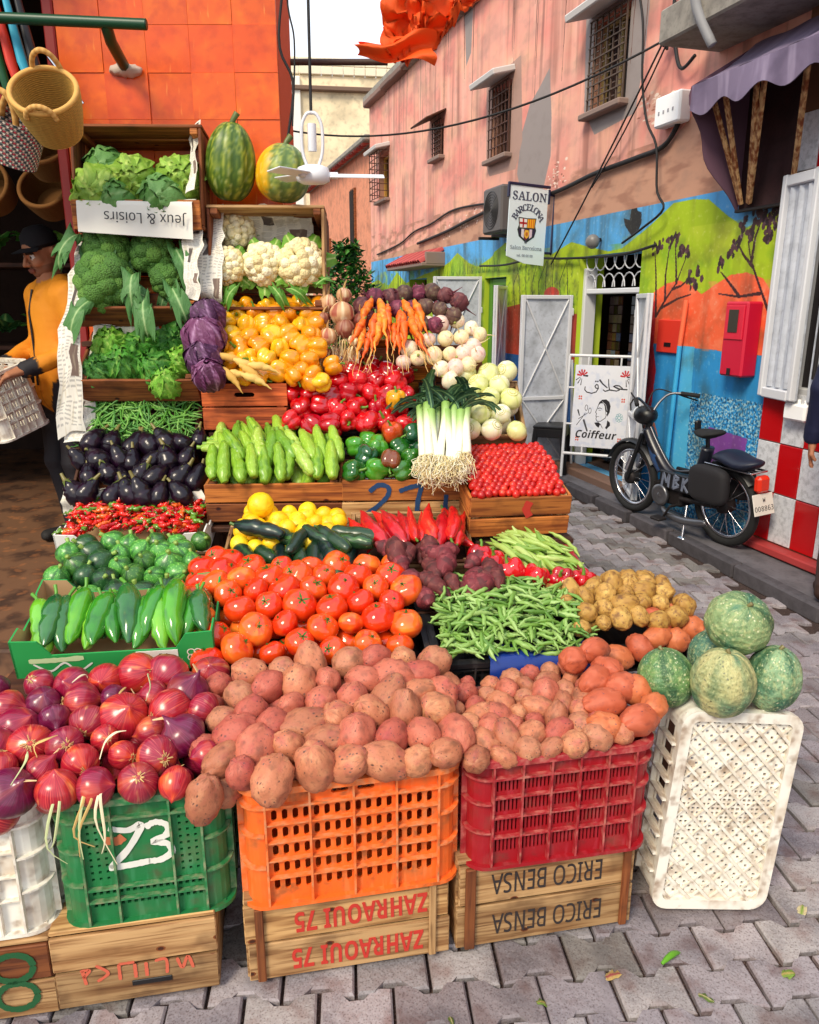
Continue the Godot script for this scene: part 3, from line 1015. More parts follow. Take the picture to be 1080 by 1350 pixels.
func wire(called: String, label: String, pts: Array, r: float, col := "cable"):
	var b := MB.new()
	b.tube(pts, r, 6)
	solo(called, label, "cable", b.mesh(), mats[col])

func build_wall_fixtures():
	# wires
	var cb := []
	for q in [[9.6, 2.42], [8.2, 2.5], [7.4, 2.62], [6.6, 2.66], [5.8, 2.74], [5.0, 2.72], [4.2, 2.66]]:
		cb.append(wv(q[0], q[1], 0.02))
	wire("cable", "loose cable drooping along the upper pink wall left of the salon sign", curve(cb, 40), 0.012)
	cb = []
	for q in [[7.2, 2.44], [6.0, 2.5], [5.0, 2.58], [4.2, 2.62], [3.0, 2.6], [2.2, 2.66], [1.6, 2.68], [1.25, 2.7], [1.1, 2.8], [1.05, 2.9]]:
		cb.append(wv(q[0], q[1], 0.03))
	wire("cable", "thick black cable bundle along the brown plaster strip above the mural", curve(cb, 50), 0.019)
	cb = []
	for q in [[4.7, 2.02], [4.0, 2.0], [3.3, 2.03], [2.7, 2.0], [2.1, 1.98], [1.6, 1.98], [1.2, 2.02]]:
		cb.append(wv(q[0], q[1], 0.05))
	wire("cable", "thin pale cable running just above the two shop doors", curve(cb, 40), 0.011)
	wire("cable", "thin wire crossing high in front of the pink wall towards the utility knot", sag(Vector3(-1.6, 3.3, -8.0), wv(1.25, 3.4, 0.06), 0.35, 24), 0.009)
	wire("cable", "wire slanting down from the utility knot to the wall lamp", sag(wv(1.25, 3.36, 0.1), wv(2.75, 1.95, 0.12), 0.02, 6), 0.007)
	wire("cable", "second wire from the utility knot ending above the painted shrub", sag(wv(1.22, 3.36, 0.08), wv(2.2, 2.55, 0.05), 0.05, 6), 0.006)
	cb = []
	for q in [[2.05, 4.2], [1.7, 3.9], [1.55, 3.6], [1.5, 3.2], [1.4, 2.9], [1.25, 2.7], [1.2, 2.4], [1.1, 2.26], [1.35, 2.15], [1.62, 2.06]]:
		cb.append(wv(q[0], q[1], 0.08))
	wire("cable", "black cable dropping in loops from the big grilled window to the painted bird", curve(cb, 40), 0.009)
	wire("cable", "dark cable dropping from the knot behind the concrete slab", curve([wv(1.22, 4.6, 0.05), wv(1.2, 3.6, 0.06), wv(1.15, 3.3, 0.05), wv(1.05, 3.16, 0.06), wv(0.9, 3.2, 0.07)], 20), 0.013)
	var b := MB.new()
	for k in 6:
		b.xf = Transform3D(spin(), Vector3.ZERO)
		b.box(Vector3.ZERO, Vector3(0.13, 0.018, 0.018), 0.004)
	solo("cable_knot", "dark knot of wires where the cables meet on the pink wall", "cable knot", b.mesh(), mats["cable"], Transform3D(WF.basis, wv(1.24, 3.39, 0.06)))
	# white box
	var t := thing("junction_box", "wide pale grey junction box high on the wall beside the awning tip", "junction box", WF * at(-1.13, 2.92, 0.05))
	b = MB.new()
	b.box(Vector3.ZERO, Vector3(0.3, 0.2, 0.1), 0.012)
	part("case", b, mat("boxw", rgb(206, 206, 212), 0.5), t)
	b = MB.new()
	for k in 4:
		b.box(Vector3(-0.09 + k * 0.055, -0.01, 0.052), Vector3(0.014, 0.022, 0.004))
	part("vent", b, mat("boxmark", rgb(150, 150, 156), 0.6), t)
	# lamp over the hairdresser's door
	t = thing("wall_lamp", "round white floodlight on a short arm beneath the painted bird", "lamp", WF * at(-2.02, 2.1, 0.12, 20, 20))
	b = MB.new()
	b.lathe([Vector2(0.0, 0.03), Vector2(0.05, 0.03), Vector2(0.075, 0.0), Vector2(0.08, -0.03), Vector2(0.06, -0.05), Vector2(0.0, -0.05)], 16)
	b.xf = Transform3D(Basis(Vector3.RIGHT, PI / 2), Vector3.ZERO)
	part("lamp_shade", b, mat("lampw", rgb(120, 118, 116), 0.4), t, Transform3D(Basis.from_euler(Vector3(1.3, 0.5, 0)).scaled(Vector3.ONE * 0.75), Vector3.ZERO))
	b = MB.new()
	b.box(Vector3(-0.01, -0.02, -0.07), Vector3(0.03, 0.03, 0.1), 0.005)
	part("arm", b, mats["iron"], t)
	# red meter boxes
	t = thing("meter_box", "tall crimson electricity meter box with small dark window on the orange mural", "meter box", WF * at(-0.165, 1.14, 0.0))
	b = MB.new()
	b.box(Vector3(0, 0.235, 0.06), Vector3(0.21, 0.47, 0.12), 0.012)
	var red := mat("meter_red", rgb(206, 16, 54), 0.45)
	part("case", b, red, t)
	b = MB.new()
	b.box(Vector3(0, 0.34, 0.124), Vector3(0.17, 0.21, 0.008), 0.003)
	part("cover", b, mat("meter_red2", rgb(222, 34, 62), 0.4), t)
	b = MB.new()
	b.box(Vector3(-0.005, 0.35, 0.13), Vector3(0.085, 0.14, 0.006))
	part("window", b, mat("meter_glass", rgb(70, 66, 60), 0.12), t)
	b = MB.new()
	b.box(Vector3(-0.01, 0.03, 0.122), Vector3(0.03, 0.045, 0.006))
	part("lock", b, mats["black"], t)
	t = thing("meter_cabinet", "flush orange-red cabinet door with black slot left of the blue pipe", "meter cabinet", WF * at(-0.99, 1.24, 0.0))
	b = MB.new()
	b.box(Vector3(0, 0.12, 0.012), Vector3(0.28, 0.24, 0.022), 0.005)
	part("door", b, mat("cab_red", rgb(226, 60, 44), 0.5), t)
	b = MB.new()
	b.box(Vector3(0, 0.06, 0.025), Vector3(0.08, 0.03, 0.004))
	part("slot", b, mats["black"], t)
	b = MB.new()
	b.tube([wv(0.8, 1.62, 0.03), wv(0.83, 1.3, 0.03)], 0.018, 8)
	var pp := solo("drain_pipe", "slim painted pipe running down the mural, orange above and blue below", "pipe", b.mesh(), mat("pipe_orange", rgb(250, 122, 82), 0.5))
	b = MB.new()
	b.tube([wv(0.83, 1.3, 0.03), wv(0.87, 0.1, 0.03)], 0.018, 8)
	part("lower_pipe", b, mat("pipe_blue", rgb(66, 176, 228), 0.5), pp)
	# air conditioner
	t = thing("air_conditioner", "grey outdoor air conditioner on brackets behind the salon sign", "air conditioner", WF * at(-3.98, 2.30, 0.02))
	b = MB.new()
	b.box(Vector3(0, 0.25, 0.10), Vector3(0.5, 0.46, 0.2), 0.02)
	part("case", b, mat("acgrey", rgb(92, 86, 84), 0.6), t)
	b = MB.new()
	for k in 7:
		var ring := []
		for s in 25:
			ring.append(Vector3(-0.02 + cos(TAU * s / 24) * (0.025 + k * 0.027), 0.25 + sin(TAU * s / 24) * (0.025 + k * 0.027), 0.204))
		b.tube(ring, 0.004, 4)
	part("fan_grille", b, mats["black"], t)
	for s in [-1, 1]:
		b = MB.new()
		b.box(Vector3(s * 0.18, -0.02, 0.15), Vector3(0.03, 0.03, 0.24), 0.004)
		part("bracket", b, mats["iron"], t)
	build_salon_sign()
	# bush in front of the mural's far end
	t = thing("potted_bush", "leafy dark green bush growing against the far end of the painted wall", "bush", Transform3D(Basis(), wv(9.3, 0.0, 0.62)))
	b = MB.new()
	b.lathe([Vector2(0.0, 0.45), Vector2(0.24, 0.45), Vector2(0.26, 0.42), Vector2(0.18, 0.0), Vector2(0, 0)], 16)
	part("pot", b, mat("potm", rgb(150, 80, 52), 0.8), t)
	b = MB.new()
	for k in 9:
		b.tube([Vector3(rnd(-0.05, 0.05), 0.4, rnd(-0.05, 0.05)), Vector3(rnd(-0.15, 0.15), 1.0, rnd(-0.15, 0.15)), Vector3(rnd(-0.4, 0.4), rnd(1.4, 2.3), rnd(-0.4, 0.4))], [0.02, 0.014, 0.004], 5)
	part("stem", b, mat("twig", rgb(84, 66, 40), 0.8), t)
	b = MB.new()
	var bn := noise(3.0)
	for k in 2600:
		var h := rnd(0.0, 1.0)
		var rr := 0.2 + 0.42 * sin(PI * clampf(h * 1.05 + 0.1, 0, 1))
		var a := rnd(0, TAU)
		var q := sqrt(rnd(0.1, 1.0))
		var c := Vector3(cos(a) * rr * q, 0.8 + h * 1.75 + rnd(-0.05, 0.05), sin(a) * rr * q)
		if bn.get_noise_3dv(c) < -0.3:
			continue
		b.xf = Transform3D(Basis.from_euler(Vector3(rnd(-0.9, 0.9), rnd(0, TAU), rnd(-0.6, 0.6))), c)
		b.col = [rgb(46, 104, 34), rgb(30, 78, 30), rgb(70, 130, 46), rgb(24, 62, 26)][k % 4]
		var s := rnd(1.0, 1.9)
		b.poly([Vector3(0, 0, 0), Vector3(0.022, 0.006, 0.03) * s, Vector3(0, 0, 0.085) * s], Vector3.UP)
		b.poly([Vector3(0, 0, 0), Vector3(-0.022, 0.006, 0.03) * s, Vector3(0, 0, 0.085) * s], Vector3.UP)
	var lf := part("foliage", b, mats["leaf"], t)
	lf.set_meta("kind", "stuff")

func text_mesh(s: String, px: float, depth: float, font := "Droid Sans", weight := 700, italic := false) -> TextMesh:
	var f := SystemFont.new()
	f.font_names = PackedStringArray([font])
	f.font_weight = weight
	f.font_italic = italic
	var m := TextMesh.new()
	m.font = f
	m.text = s
	m.font_size = 64
	m.pixel_size = px
	m.depth = depth
	m.curve_step = 2.0
	return m

func build_salon_sign():
	var o := wv(2.92, 1.98, 0.09)
	# x of the panel runs out from the wall, its face looks down the street
	var bx := Basis(-WF.basis.z, Vector3.UP, WF.basis.x)
	var t := thing("hanging_sign", "white hanging shop sign reading SALON BARCELONA with a shield crest", "sign", Transform3D(bx * Basis(Vector3.UP, deg_to_rad(8)) * Basis(Vector3.BACK, deg_to_rad(-2.0)), o + WF.basis.z * 0.42))
	var b := MB.new()
	b.poly([Vector3(0.0, 0.05, 0.012), Vector3(0.2, -0.01, 0.012), Vector3(0.42, -0.02, 0.012), Vector3(0.42, 0.66, 0.012), Vector3(0.0, 0.68, 0.012)], Vector3.BACK)
	b.poly([Vector3(0.0, 0.05, 0.0), Vector3(0.2, -0.01, 0.0), Vector3(0.42, -0.02, 0.0), Vector3(0.42, 0.66, 0.0), Vector3(0.0, 0.68, 0.0)], Vector3.FORWARD)
	var ring := [Vector2(0.0, 0.05), Vector2(0.2, -0.01), Vector2(0.42, -0.02), Vector2(0.42, 0.66), Vector2(0.0, 0.68)]
	for k in 5:
		var p: Vector2 = ring[k]
		var q: Vector2 = ring[(k + 1) % 5]
		b.poly([Vector3(p.x, p.y, 0), Vector3(q.x, q.y, 0), Vector3(q.x, q.y, 0.012), Vector3(p.x, p.y, 0.012)], Vector3((q - p).y, -(q - p).x, 0))
	part("panel", b, mat("sign_white", rgb(226, 240, 244), 0.4), t)
	b = MB.new()
	b.box(Vector3(0.21, 0.685, 0.006), Vector3(0.46, 0.024, 0.03), 0.004)
	b.box(Vector3(-0.012, 0.62, 0.006), Vector3(0.02, 0.11, 0.03), 0.004)
	b.box(Vector3(0.432, 0.6, 0.006), Vector3(0.02, 0.13, 0.03), 0.004)
	part("frame", b, mat("navy", rgb(24, 26, 62), 0.5), t)
	var ink := mat("sign_ink", rgb(72, 76, 96), 0.6)
	part("lettering", text_mesh("SALON", 0.00165, 0.002, "Droid Serif"), ink, t, at(0.215, 0.585, 0.014))
	var word := "BARCELONA"
	for k in word.length():
		var a := deg_to_rad(152.0 - k * 15.5)
		var m := text_mesh(word[k], 0.00125, 0.002, "Droid Serif")
		part("lettering", m, ink, t, Transform3D(Basis(Vector3.BACK, a - PI / 2), Vector3(0.21 + cos(a) * 0.165, 0.325 + sin(a) * 0.165, 0.014)))
	part("lettering", text_mesh("&", 0.0006, 0.002, "Droid Serif"), ink, t, at(0.2, 0.185, 0.014))
	part("lettering", text_mesh("Salon Barcelona", 0.00072, 0.002, "Droid Serif", 400, true), mat("sign_ink2", rgb(130, 140, 150), 0.6), t, at(0.21, 0.13, 0.014))
	part("lettering", text_mesh("tel. 00 00 00", 0.0005, 0.002, "Droid Serif", 400), mats["sign_ink2"], t, at(0.2, 0.06, 0.014))
	# shield: two quarters above stripes
	var sh := part("crest", crest_mesh(), mat("crest", Color.WHITE, 0.5), t, at(0.205, 0.31, 0.013))
	sh.set_meta("label", "shield crest with red cross, gold bars and dark stripes")
	b = MB.new()
	b.box(Vector3(0.5, 0.62, 0.006), Vector3(0.14, 0.02, 0.02), 0.003)
	b.box(Vector3(0.38, 0.1, -0.012), Vector3(0.76, 0.022, 0.02), 0.003)
	b.box(Vector3(0.5, 0.36, 0.006), Vector3(0.018, 0.52, 0.018), 0.003)
	part("bracket", b, mat("navy", Color.WHITE), t)

func crest_mesh() -> MB:
	var b := MB.new()
	var lay := func(p: Array, z: float, c: Color):
		b.col = c
		var q := []
		for k in range(0, p.size(), 2):
			q.append(Vector3(p[k], p[k + 1], z))
		b.poly(q, Vector3.BACK)
	var k := rgb(40, 48, 40)
	lay.call([-0.1, 0.09, -0.09, 0.02, -0.105, -0.02, -0.085, -0.08, 0.0, -0.135, 0.085, -0.08, 0.105, -0.02, 0.09, 0.02, 0.1, 0.09, 0.0, 0.085], 0.001, k)
	lay.call([-0.088, 0.08, -0.08, 0.0, -0.003, 0.0, -0.003, 0.076], 0.002, rgb(240, 232, 226))
	lay.call([0.003, 0.076, 0.003, 0.0, 0.08, 0.0, 0.088, 0.08], 0.002, rgb(246, 176, 26))
	lay.call([-0.086, 0.048, -0.082, 0.03, -0.005, 0.03, -0.005, 0.048], 0.003, rgb(190, 40, 40))
	lay.call([-0.052, 0.078, -0.052, 0.002, -0.036, 0.002, -0.036, 0.077], 0.003, rgb(190, 40, 40))
	for q in 3:
		lay.call([0.018 + q * 0.024, 0.077, 0.018 + q * 0.024, 0.002, 0.026 + q * 0.024, 0.002, 0.026 + q * 0.024, 0.077], 0.003, rgb(222, 96, 30))
	var cs := [rgb(50, 34, 60), rgb(226, 216, 222), rgb(120, 34, 50), rgb(50, 34, 60), rgb(226, 200, 210), rgb(50, 34, 60)]
	for q in 6:
		var xa := -0.09 + q * 0.03
		var ya := -0.125 + absf(xa + 0.0) * 0.62 if xa < 0 else -0.125 + absf(xa) * 0.62
		var yb := -0.125 + absf(xa + 0.03) * 0.62
		lay.call([xa, -0.012, xa, ya + 0.01, xa + 0.03, yb + 0.01, xa + 0.03, -0.012], 0.002, cs[q])
	lay.call([-0.03, -0.05, -0.022, -0.08, 0.0, -0.098, 0.022, -0.08, 0.03, -0.05, 0.018, -0.02, -0.018, -0.02], 0.003, rgb(240, 180, 60))
	lay.call([-0.012, -0.04, -0.014, -0.065, 0.0, -0.076, 0.014, -0.065, 0.012, -0.04], 0.004, rgb(200, 110, 40))
	return b

func build_right_shop():
	# flat shop front in line with the painted wall, chequered tiles below a shuttered window
	var t := thing("tiled_shop", "shop front with large red and white chequered tiles below a white window shutter", "shop", WF)
	var b := MB.new()
	b.plate(0.06, 7.0, 0.0, 3.2, -0.25, 0.02, [Rect2(0.22, 1.05, 1.9, 1.26)])
	part("wall", b, mat("shopwall", rgb(120, 84, 60), 0.9), t)
	b = MB.new()
	b.box(Vector3(3.5, 1.6, -2.2), Vector3(6.6, 3.1, 0.2))
	b.box(Vector3(6.9, 1.6, -1.2), Vector3(0.15, 3.1, 1.9))
	b.box(Vector3(0.25, 1.6, -1.2), Vector3(0.15, 3.1, 1.9))
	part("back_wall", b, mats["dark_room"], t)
	b = MB.new()
	b.box(Vector3(3.5, 0.1, -1.2), Vector3(6.5, 0.2, 1.85))
	part("floor", b, mats["dark_room"], t)
	b = MB.new()
	b.box(Vector3(3.55, 4.1, -1.4), Vector3(7.0, 1.75, 2.6))
	part("upper_wall", b, mat("ochrewall", rgb(206, 150, 70), 0.9, {"albedo_texture": plaster_texture(rgb(235, 225, 210), 90), "uv1_triplanar": true, "uv1_scale": Vector3(0.5, 0.5, 0.5)}), t)
	# tiles: rows of 0.31, columns of 0.183
	var rt := mat("tile_red", rgb(190, 14, 20), 0.25)
	var wt0 := plaster_texture(rgb(222, 224, 230), 91)
	var wtm := mat("tile_white", Color.WHITE, 0.3, {"albedo_texture": wt0, "uv1_scale": Vector3(3, 3, 3)})
	for r in 8:
		for c in 24:
			var y := 0.14 + r * 0.313
			var x := 0.065 + c * 0.184
			if (r > 2 and r < 7 and c < 12) or y + 0.31 > 2.95:
				continue
			b = MB.new()
			b.off = Vector2(rng.randf(), rng.randf())
			b.box(Vector3(x + 0.092, y + 0.155, 0.026), Vector3(0.179, 0.307, 0.014), 0.003)
			part("tile", b, rt if (r + c) % 2 == 0 else wtm, t)
	b = MB.new()
	b.box(Vector3(3.5, 0.105, 0.05), Vector3(6.9, 0.05, 0.12), 0.008)
	part("plinth", b, mat("plinthm", rgb(176, 60, 60), 0.6), t)
	# window frame
	b = MB.new()
	for x in [0.24, 0.9, 1.56, 2.1]:
		b.box(Vector3(x, 1.68, -0.04), Vector3(0.06, 1.24, 0.08), 0.008)
	for y in [1.08, 2.28]:
		b.box(Vector3(1.17, y, -0.042), Vector3(1.86, 0.06, 0.075), 0.008)
	var wf_ := part("window_frame", b, mats["metal_white"], t)
	b = MB.new()
	b.box(Vector3(1.17, 1.68, -0.06), Vector3(1.8, 1.2, 0.008))
	part("pane", b, mat("winpane", rgb(40, 34, 36), 0.1), wf_)
	# white ribbed shutter leaf standing open in front of the wall
	t = thing("window_shutter", "tall white ribbed metal shutter folded open at the chequered shop's corner", "shutter", WF * Transform3D(Basis(Vector3.UP, deg_to_rad(-10)), Vector3(0.075, 1.04, 0.05)))
	b = MB.new()
	b.box(Vector3(0.17, 0.64, 0), Vector3(0.34, 1.27, 0.02), 0.004)
	part("panel", b, mats["leafmetal"], t)
	for q in [[0.02, 0.04], [0.32, 0.04]]:
		b = MB.new()
		b.box(Vector3(q[0], 0.64, 0.02), Vector3(q[1], 1.27, 0.04), 0.006)
		part("stile", b, mats["metal_white"], t)
	b = MB.new()
	for y in [0.03, 1.24]:
		b.box(Vector3(0.17, y, 0.02), Vector3(0.255, 0.06, 0.038), 0.006)
	part("rail", b, mats["metal_white"], t)
	for k in 3:
		b = MB.new()
		b.tube([Vector3(0.085 + k * 0.085, 0.07, 0.012), Vector3(0.085 + k * 0.085, 1.2, 0.012)], 0.022, 8, [], true, 0.6)
		part("rib", b, mats["leafmetal"], t)
	b = MB.new()
	for y in [0.35, 0.66, 0.95]:
		b.tube([Vector3(0.0, y, 0.02), Vector3(0.0, y + 0.05, 0.02)], 0.012, 6)
	part("hinge", b, mats["iron"], t)
	# second leaf on the far side of the window
	t = thing("window_shutter", "white metal shutter beside the shop window, cut by the picture's edge", "shutter", WF * Transform3D(Basis(Vector3.UP, deg_to_rad(-4)), Vector3(0.46, 1.03, 0.07)))
	b = MB.new()
	b.box(Vector3(0.2, 0.64, 0), Vector3(0.4, 1.25, 0.03), 0.005)
	part("panel", b, mats["leafmetal"], t)
	b = MB.new()
	b.box(Vector3(0.05, 0.6, 0.025), Vector3(0.025, 0.9, 0.02), 0.005)
	part("stile", b, mats["iron"], t)
	t = thing("socket_box", "small white plastic box on the chequered tiles beside the standing person", "electrical box", WF * at(0.40, 0.93, 0.035))
	b = MB.new()
	b.box(Vector3(0, 0.05, 0.035), Vector3(0.17, 0.1, 0.07), 0.012)
	part("case", b, mat("boxw", Color.WHITE), t)
	b = MB.new()
	for x in [-0.05, 0.0, 0.05]:
		b.tube([Vector3(x, 0.1, 0.035), Vector3(x, 0.125, 0.035)], 0.012, 6)
	part("cable_gland", b, mats["boxw"], t)
	# concrete balcony slab
	t = thing("balcony_slab", "weathered concrete balcony slab jutting out above the purple awning", "balcony", WF * at(0, 0, 0))
	b = MB.new()
	b.box(Vector3(3.2, 3.28, 0.16), Vector3(7.9, 0.2, 0.6), 0.012)
	part("slab", b, mats["concrete"], t)
	b = MB.new()
	b.tube(curve([Vector3(-0.15, 3.75, 0.5), Vector3(-0.3, 3.55, 0.53), Vector3(-0.34, 3.3, 0.5), Vector3(-0.25, 3.05, 0.42)], 14), 0.028, 8)
	part("drain_hose", b, mat("hose", rgb(150, 150, 152), 0.6), t)
	build_awning()

func build_awning():
	var t := thing("awning", "faded purple shop awning with scalloped valance and rusty folding struts", "awning", WF)
	var cloth_tex := canvas(256, 256, rgb(126, 112, 138))
	overlay(cloth_tex, rgb(88, 76, 100), noise(0.012, SMO, 14, 5), 0.3, 1.0, 0.8)
	overlay(cloth_tex, rgb(190, 176, 200), noise(0.03, SMO, 15, 4), 0.5, 1.0, 0.5, 1, 6)
	var purple := mat("awning_purple", Color.WHITE, 0.85, {"albedo_texture": texture(cloth_tex), "uv1_triplanar": true, "uv1_scale": Vector3(1, 1, 1)})
	var under := mat("awning_under", rgb(70, 44, 46), 0.9, {"albedo_texture": texs["plain"] if texs.has("plain") else plaster_texture(rgb(225, 215, 215), 92), "uv1_triplanar": true, "uv1_scale": Vector3(1, 1, 1)})
	var x0 := -0.36
	var x1 := 3.2
	var p := PackedVector3Array()
	var n := 60
	for r in 5:
		for k in n + 1:
			var x := lerpf(x0, x1, float(k) / n)
			var f := r / 4.0
			p.append(Vector3(x, lerpf(3.12, 2.86, f) - 0.03 * sin(PI * f) + 0.006 * sin(x * 17.0), lerpf(0.03, 0.45, f)))
	var b := MB.new()
	b.grid(p, 5, n + 1, false)
	p = PackedVector3Array()
	for r in 5:
		for k in n + 1:
			var x := lerpf(x0, x1, float(k) / n)
			var f := r / 4.0
			p.append(Vector3(x, lerpf(3.112, 2.852, f) - 0.03 * sin(PI * f) + 0.006 * sin(x * 17.0), lerpf(0.03, 0.445, f)))
	b.grid(p, 5, n + 1, false, PackedColorArray(), true)
	part("canopy", b, purple, t)
	b = MB.new()
	for side in 2:
		p = PackedVector3Array()
		for r in 5:
			for k in n * 2 + 1:
				var x := lerpf(x0, x1, float(k) / n / 2)
				var d := 0.15 + 0.03 * sin(x * TAU / 0.33)
				var f := r / 4.0
				p.append(Vector3(x, 2.86 - d * f, 0.456 + 0.014 * sin(x * 9.0) * f - side * 0.006))
		b.grid(p, 5, n * 2 + 1, false, PackedColorArray(), side == 1)
	part("valance", b, purple, t)
	b = MB.new()
	b.tube([Vector3(x0, 2.85, 0.44), Vector3(x1, 2.85, 0.44)], 0.014, 8)
	part("front_rail", b, mats["iron"], t)
	# side cheek with a wavy edge
	b = MB.new()
	var edge := []
	for k in 15:
		var f := k / 14.0
		edge.append(Vector3(x0 - 0.005, lerpf(2.86, 2.16, f), lerpf(0.455, 0.04, f) + 0.03 * sin(f * TAU * 2.0) * (1.0 - f * 0.5) + 0.09 * sin(PI * f)))
	for s in 2:
		p = PackedVector3Array()
		for k in 15:
			p.append(Vector3(x0 - 0.005 + s * 0.006, lerpf(3.11, 2.16, k / 14.0), 0.03))
			p.append(edge[k] + Vector3(s * 0.006, 0, 0))
		b.grid(p, 15, 2, false, PackedColorArray(), s == 1)
	part("side_cheek", b, mat("awning_cheek", rgb(108, 78, 96), 0.9), t)
	b = MB.new()
	p = PackedVector3Array()
	for r in 9:
		for k in 13:
			var x := lerpf(x0, 0.07, k / 12.0)
			p.append(Vector3(x, lerpf(3.08, 2.17, r / 8.0), 0.035 + 0.008 * sin(x * 40.0) * (r / 8.0)))
	b.grid(p, 9, 13, false)
	part("back_curtain", b, under, t)
	b = MB.new()
	b.box(Vector3(-0.13, 2.165, 0.045), Vector3(0.46, 0.02, 0.03), 0.004)
	part("curtain_rail", b, mats["iron"], t)
	var rust := canvas(128, 128, rgb(226, 186, 130))
	overlay(rust, rgb(124, 60, 26), noise(0.05, SMO, 16, 4), 0.35, 0.7, 0.95)
	var rm := mat("rust", Color.WHITE, 0.8, {"albedo_texture": texture(rust), "uv1_triplanar": true, "uv1_scale": Vector3(3, 3, 3)})
	for q in [[-0.24, 2.84, 0.42, -0.30, 2.2, 0.06], [-0.12, 2.84, 0.42, -0.285, 2.2, 0.075], [0.16, 2.84, 0.42, -0.235, 2.2, 0.06], [0.2, 2.82, 0.4, -0.215, 2.2, 0.07], [0.5, 2.84, 0.4, 0.12, 2.3, 0.06]]:
		b = MB.new()
		var a := Vector3(q[0], q[1], q[2])
		var c := Vector3(q[3], q[4], q[5])
		var yv := (a - c).normalized()
		var xv := yv.cross(Vector3.BACK).normalized()
		b.grain = 1
		b.xf = Transform3D(Basis(xv, yv, xv.cross(yv)), (a + c) / 2)
		b.box(Vector3.ZERO, Vector3(0.035, a.distance_to(c), 0.02), 0.004)
		part("strut", b, rm, t)

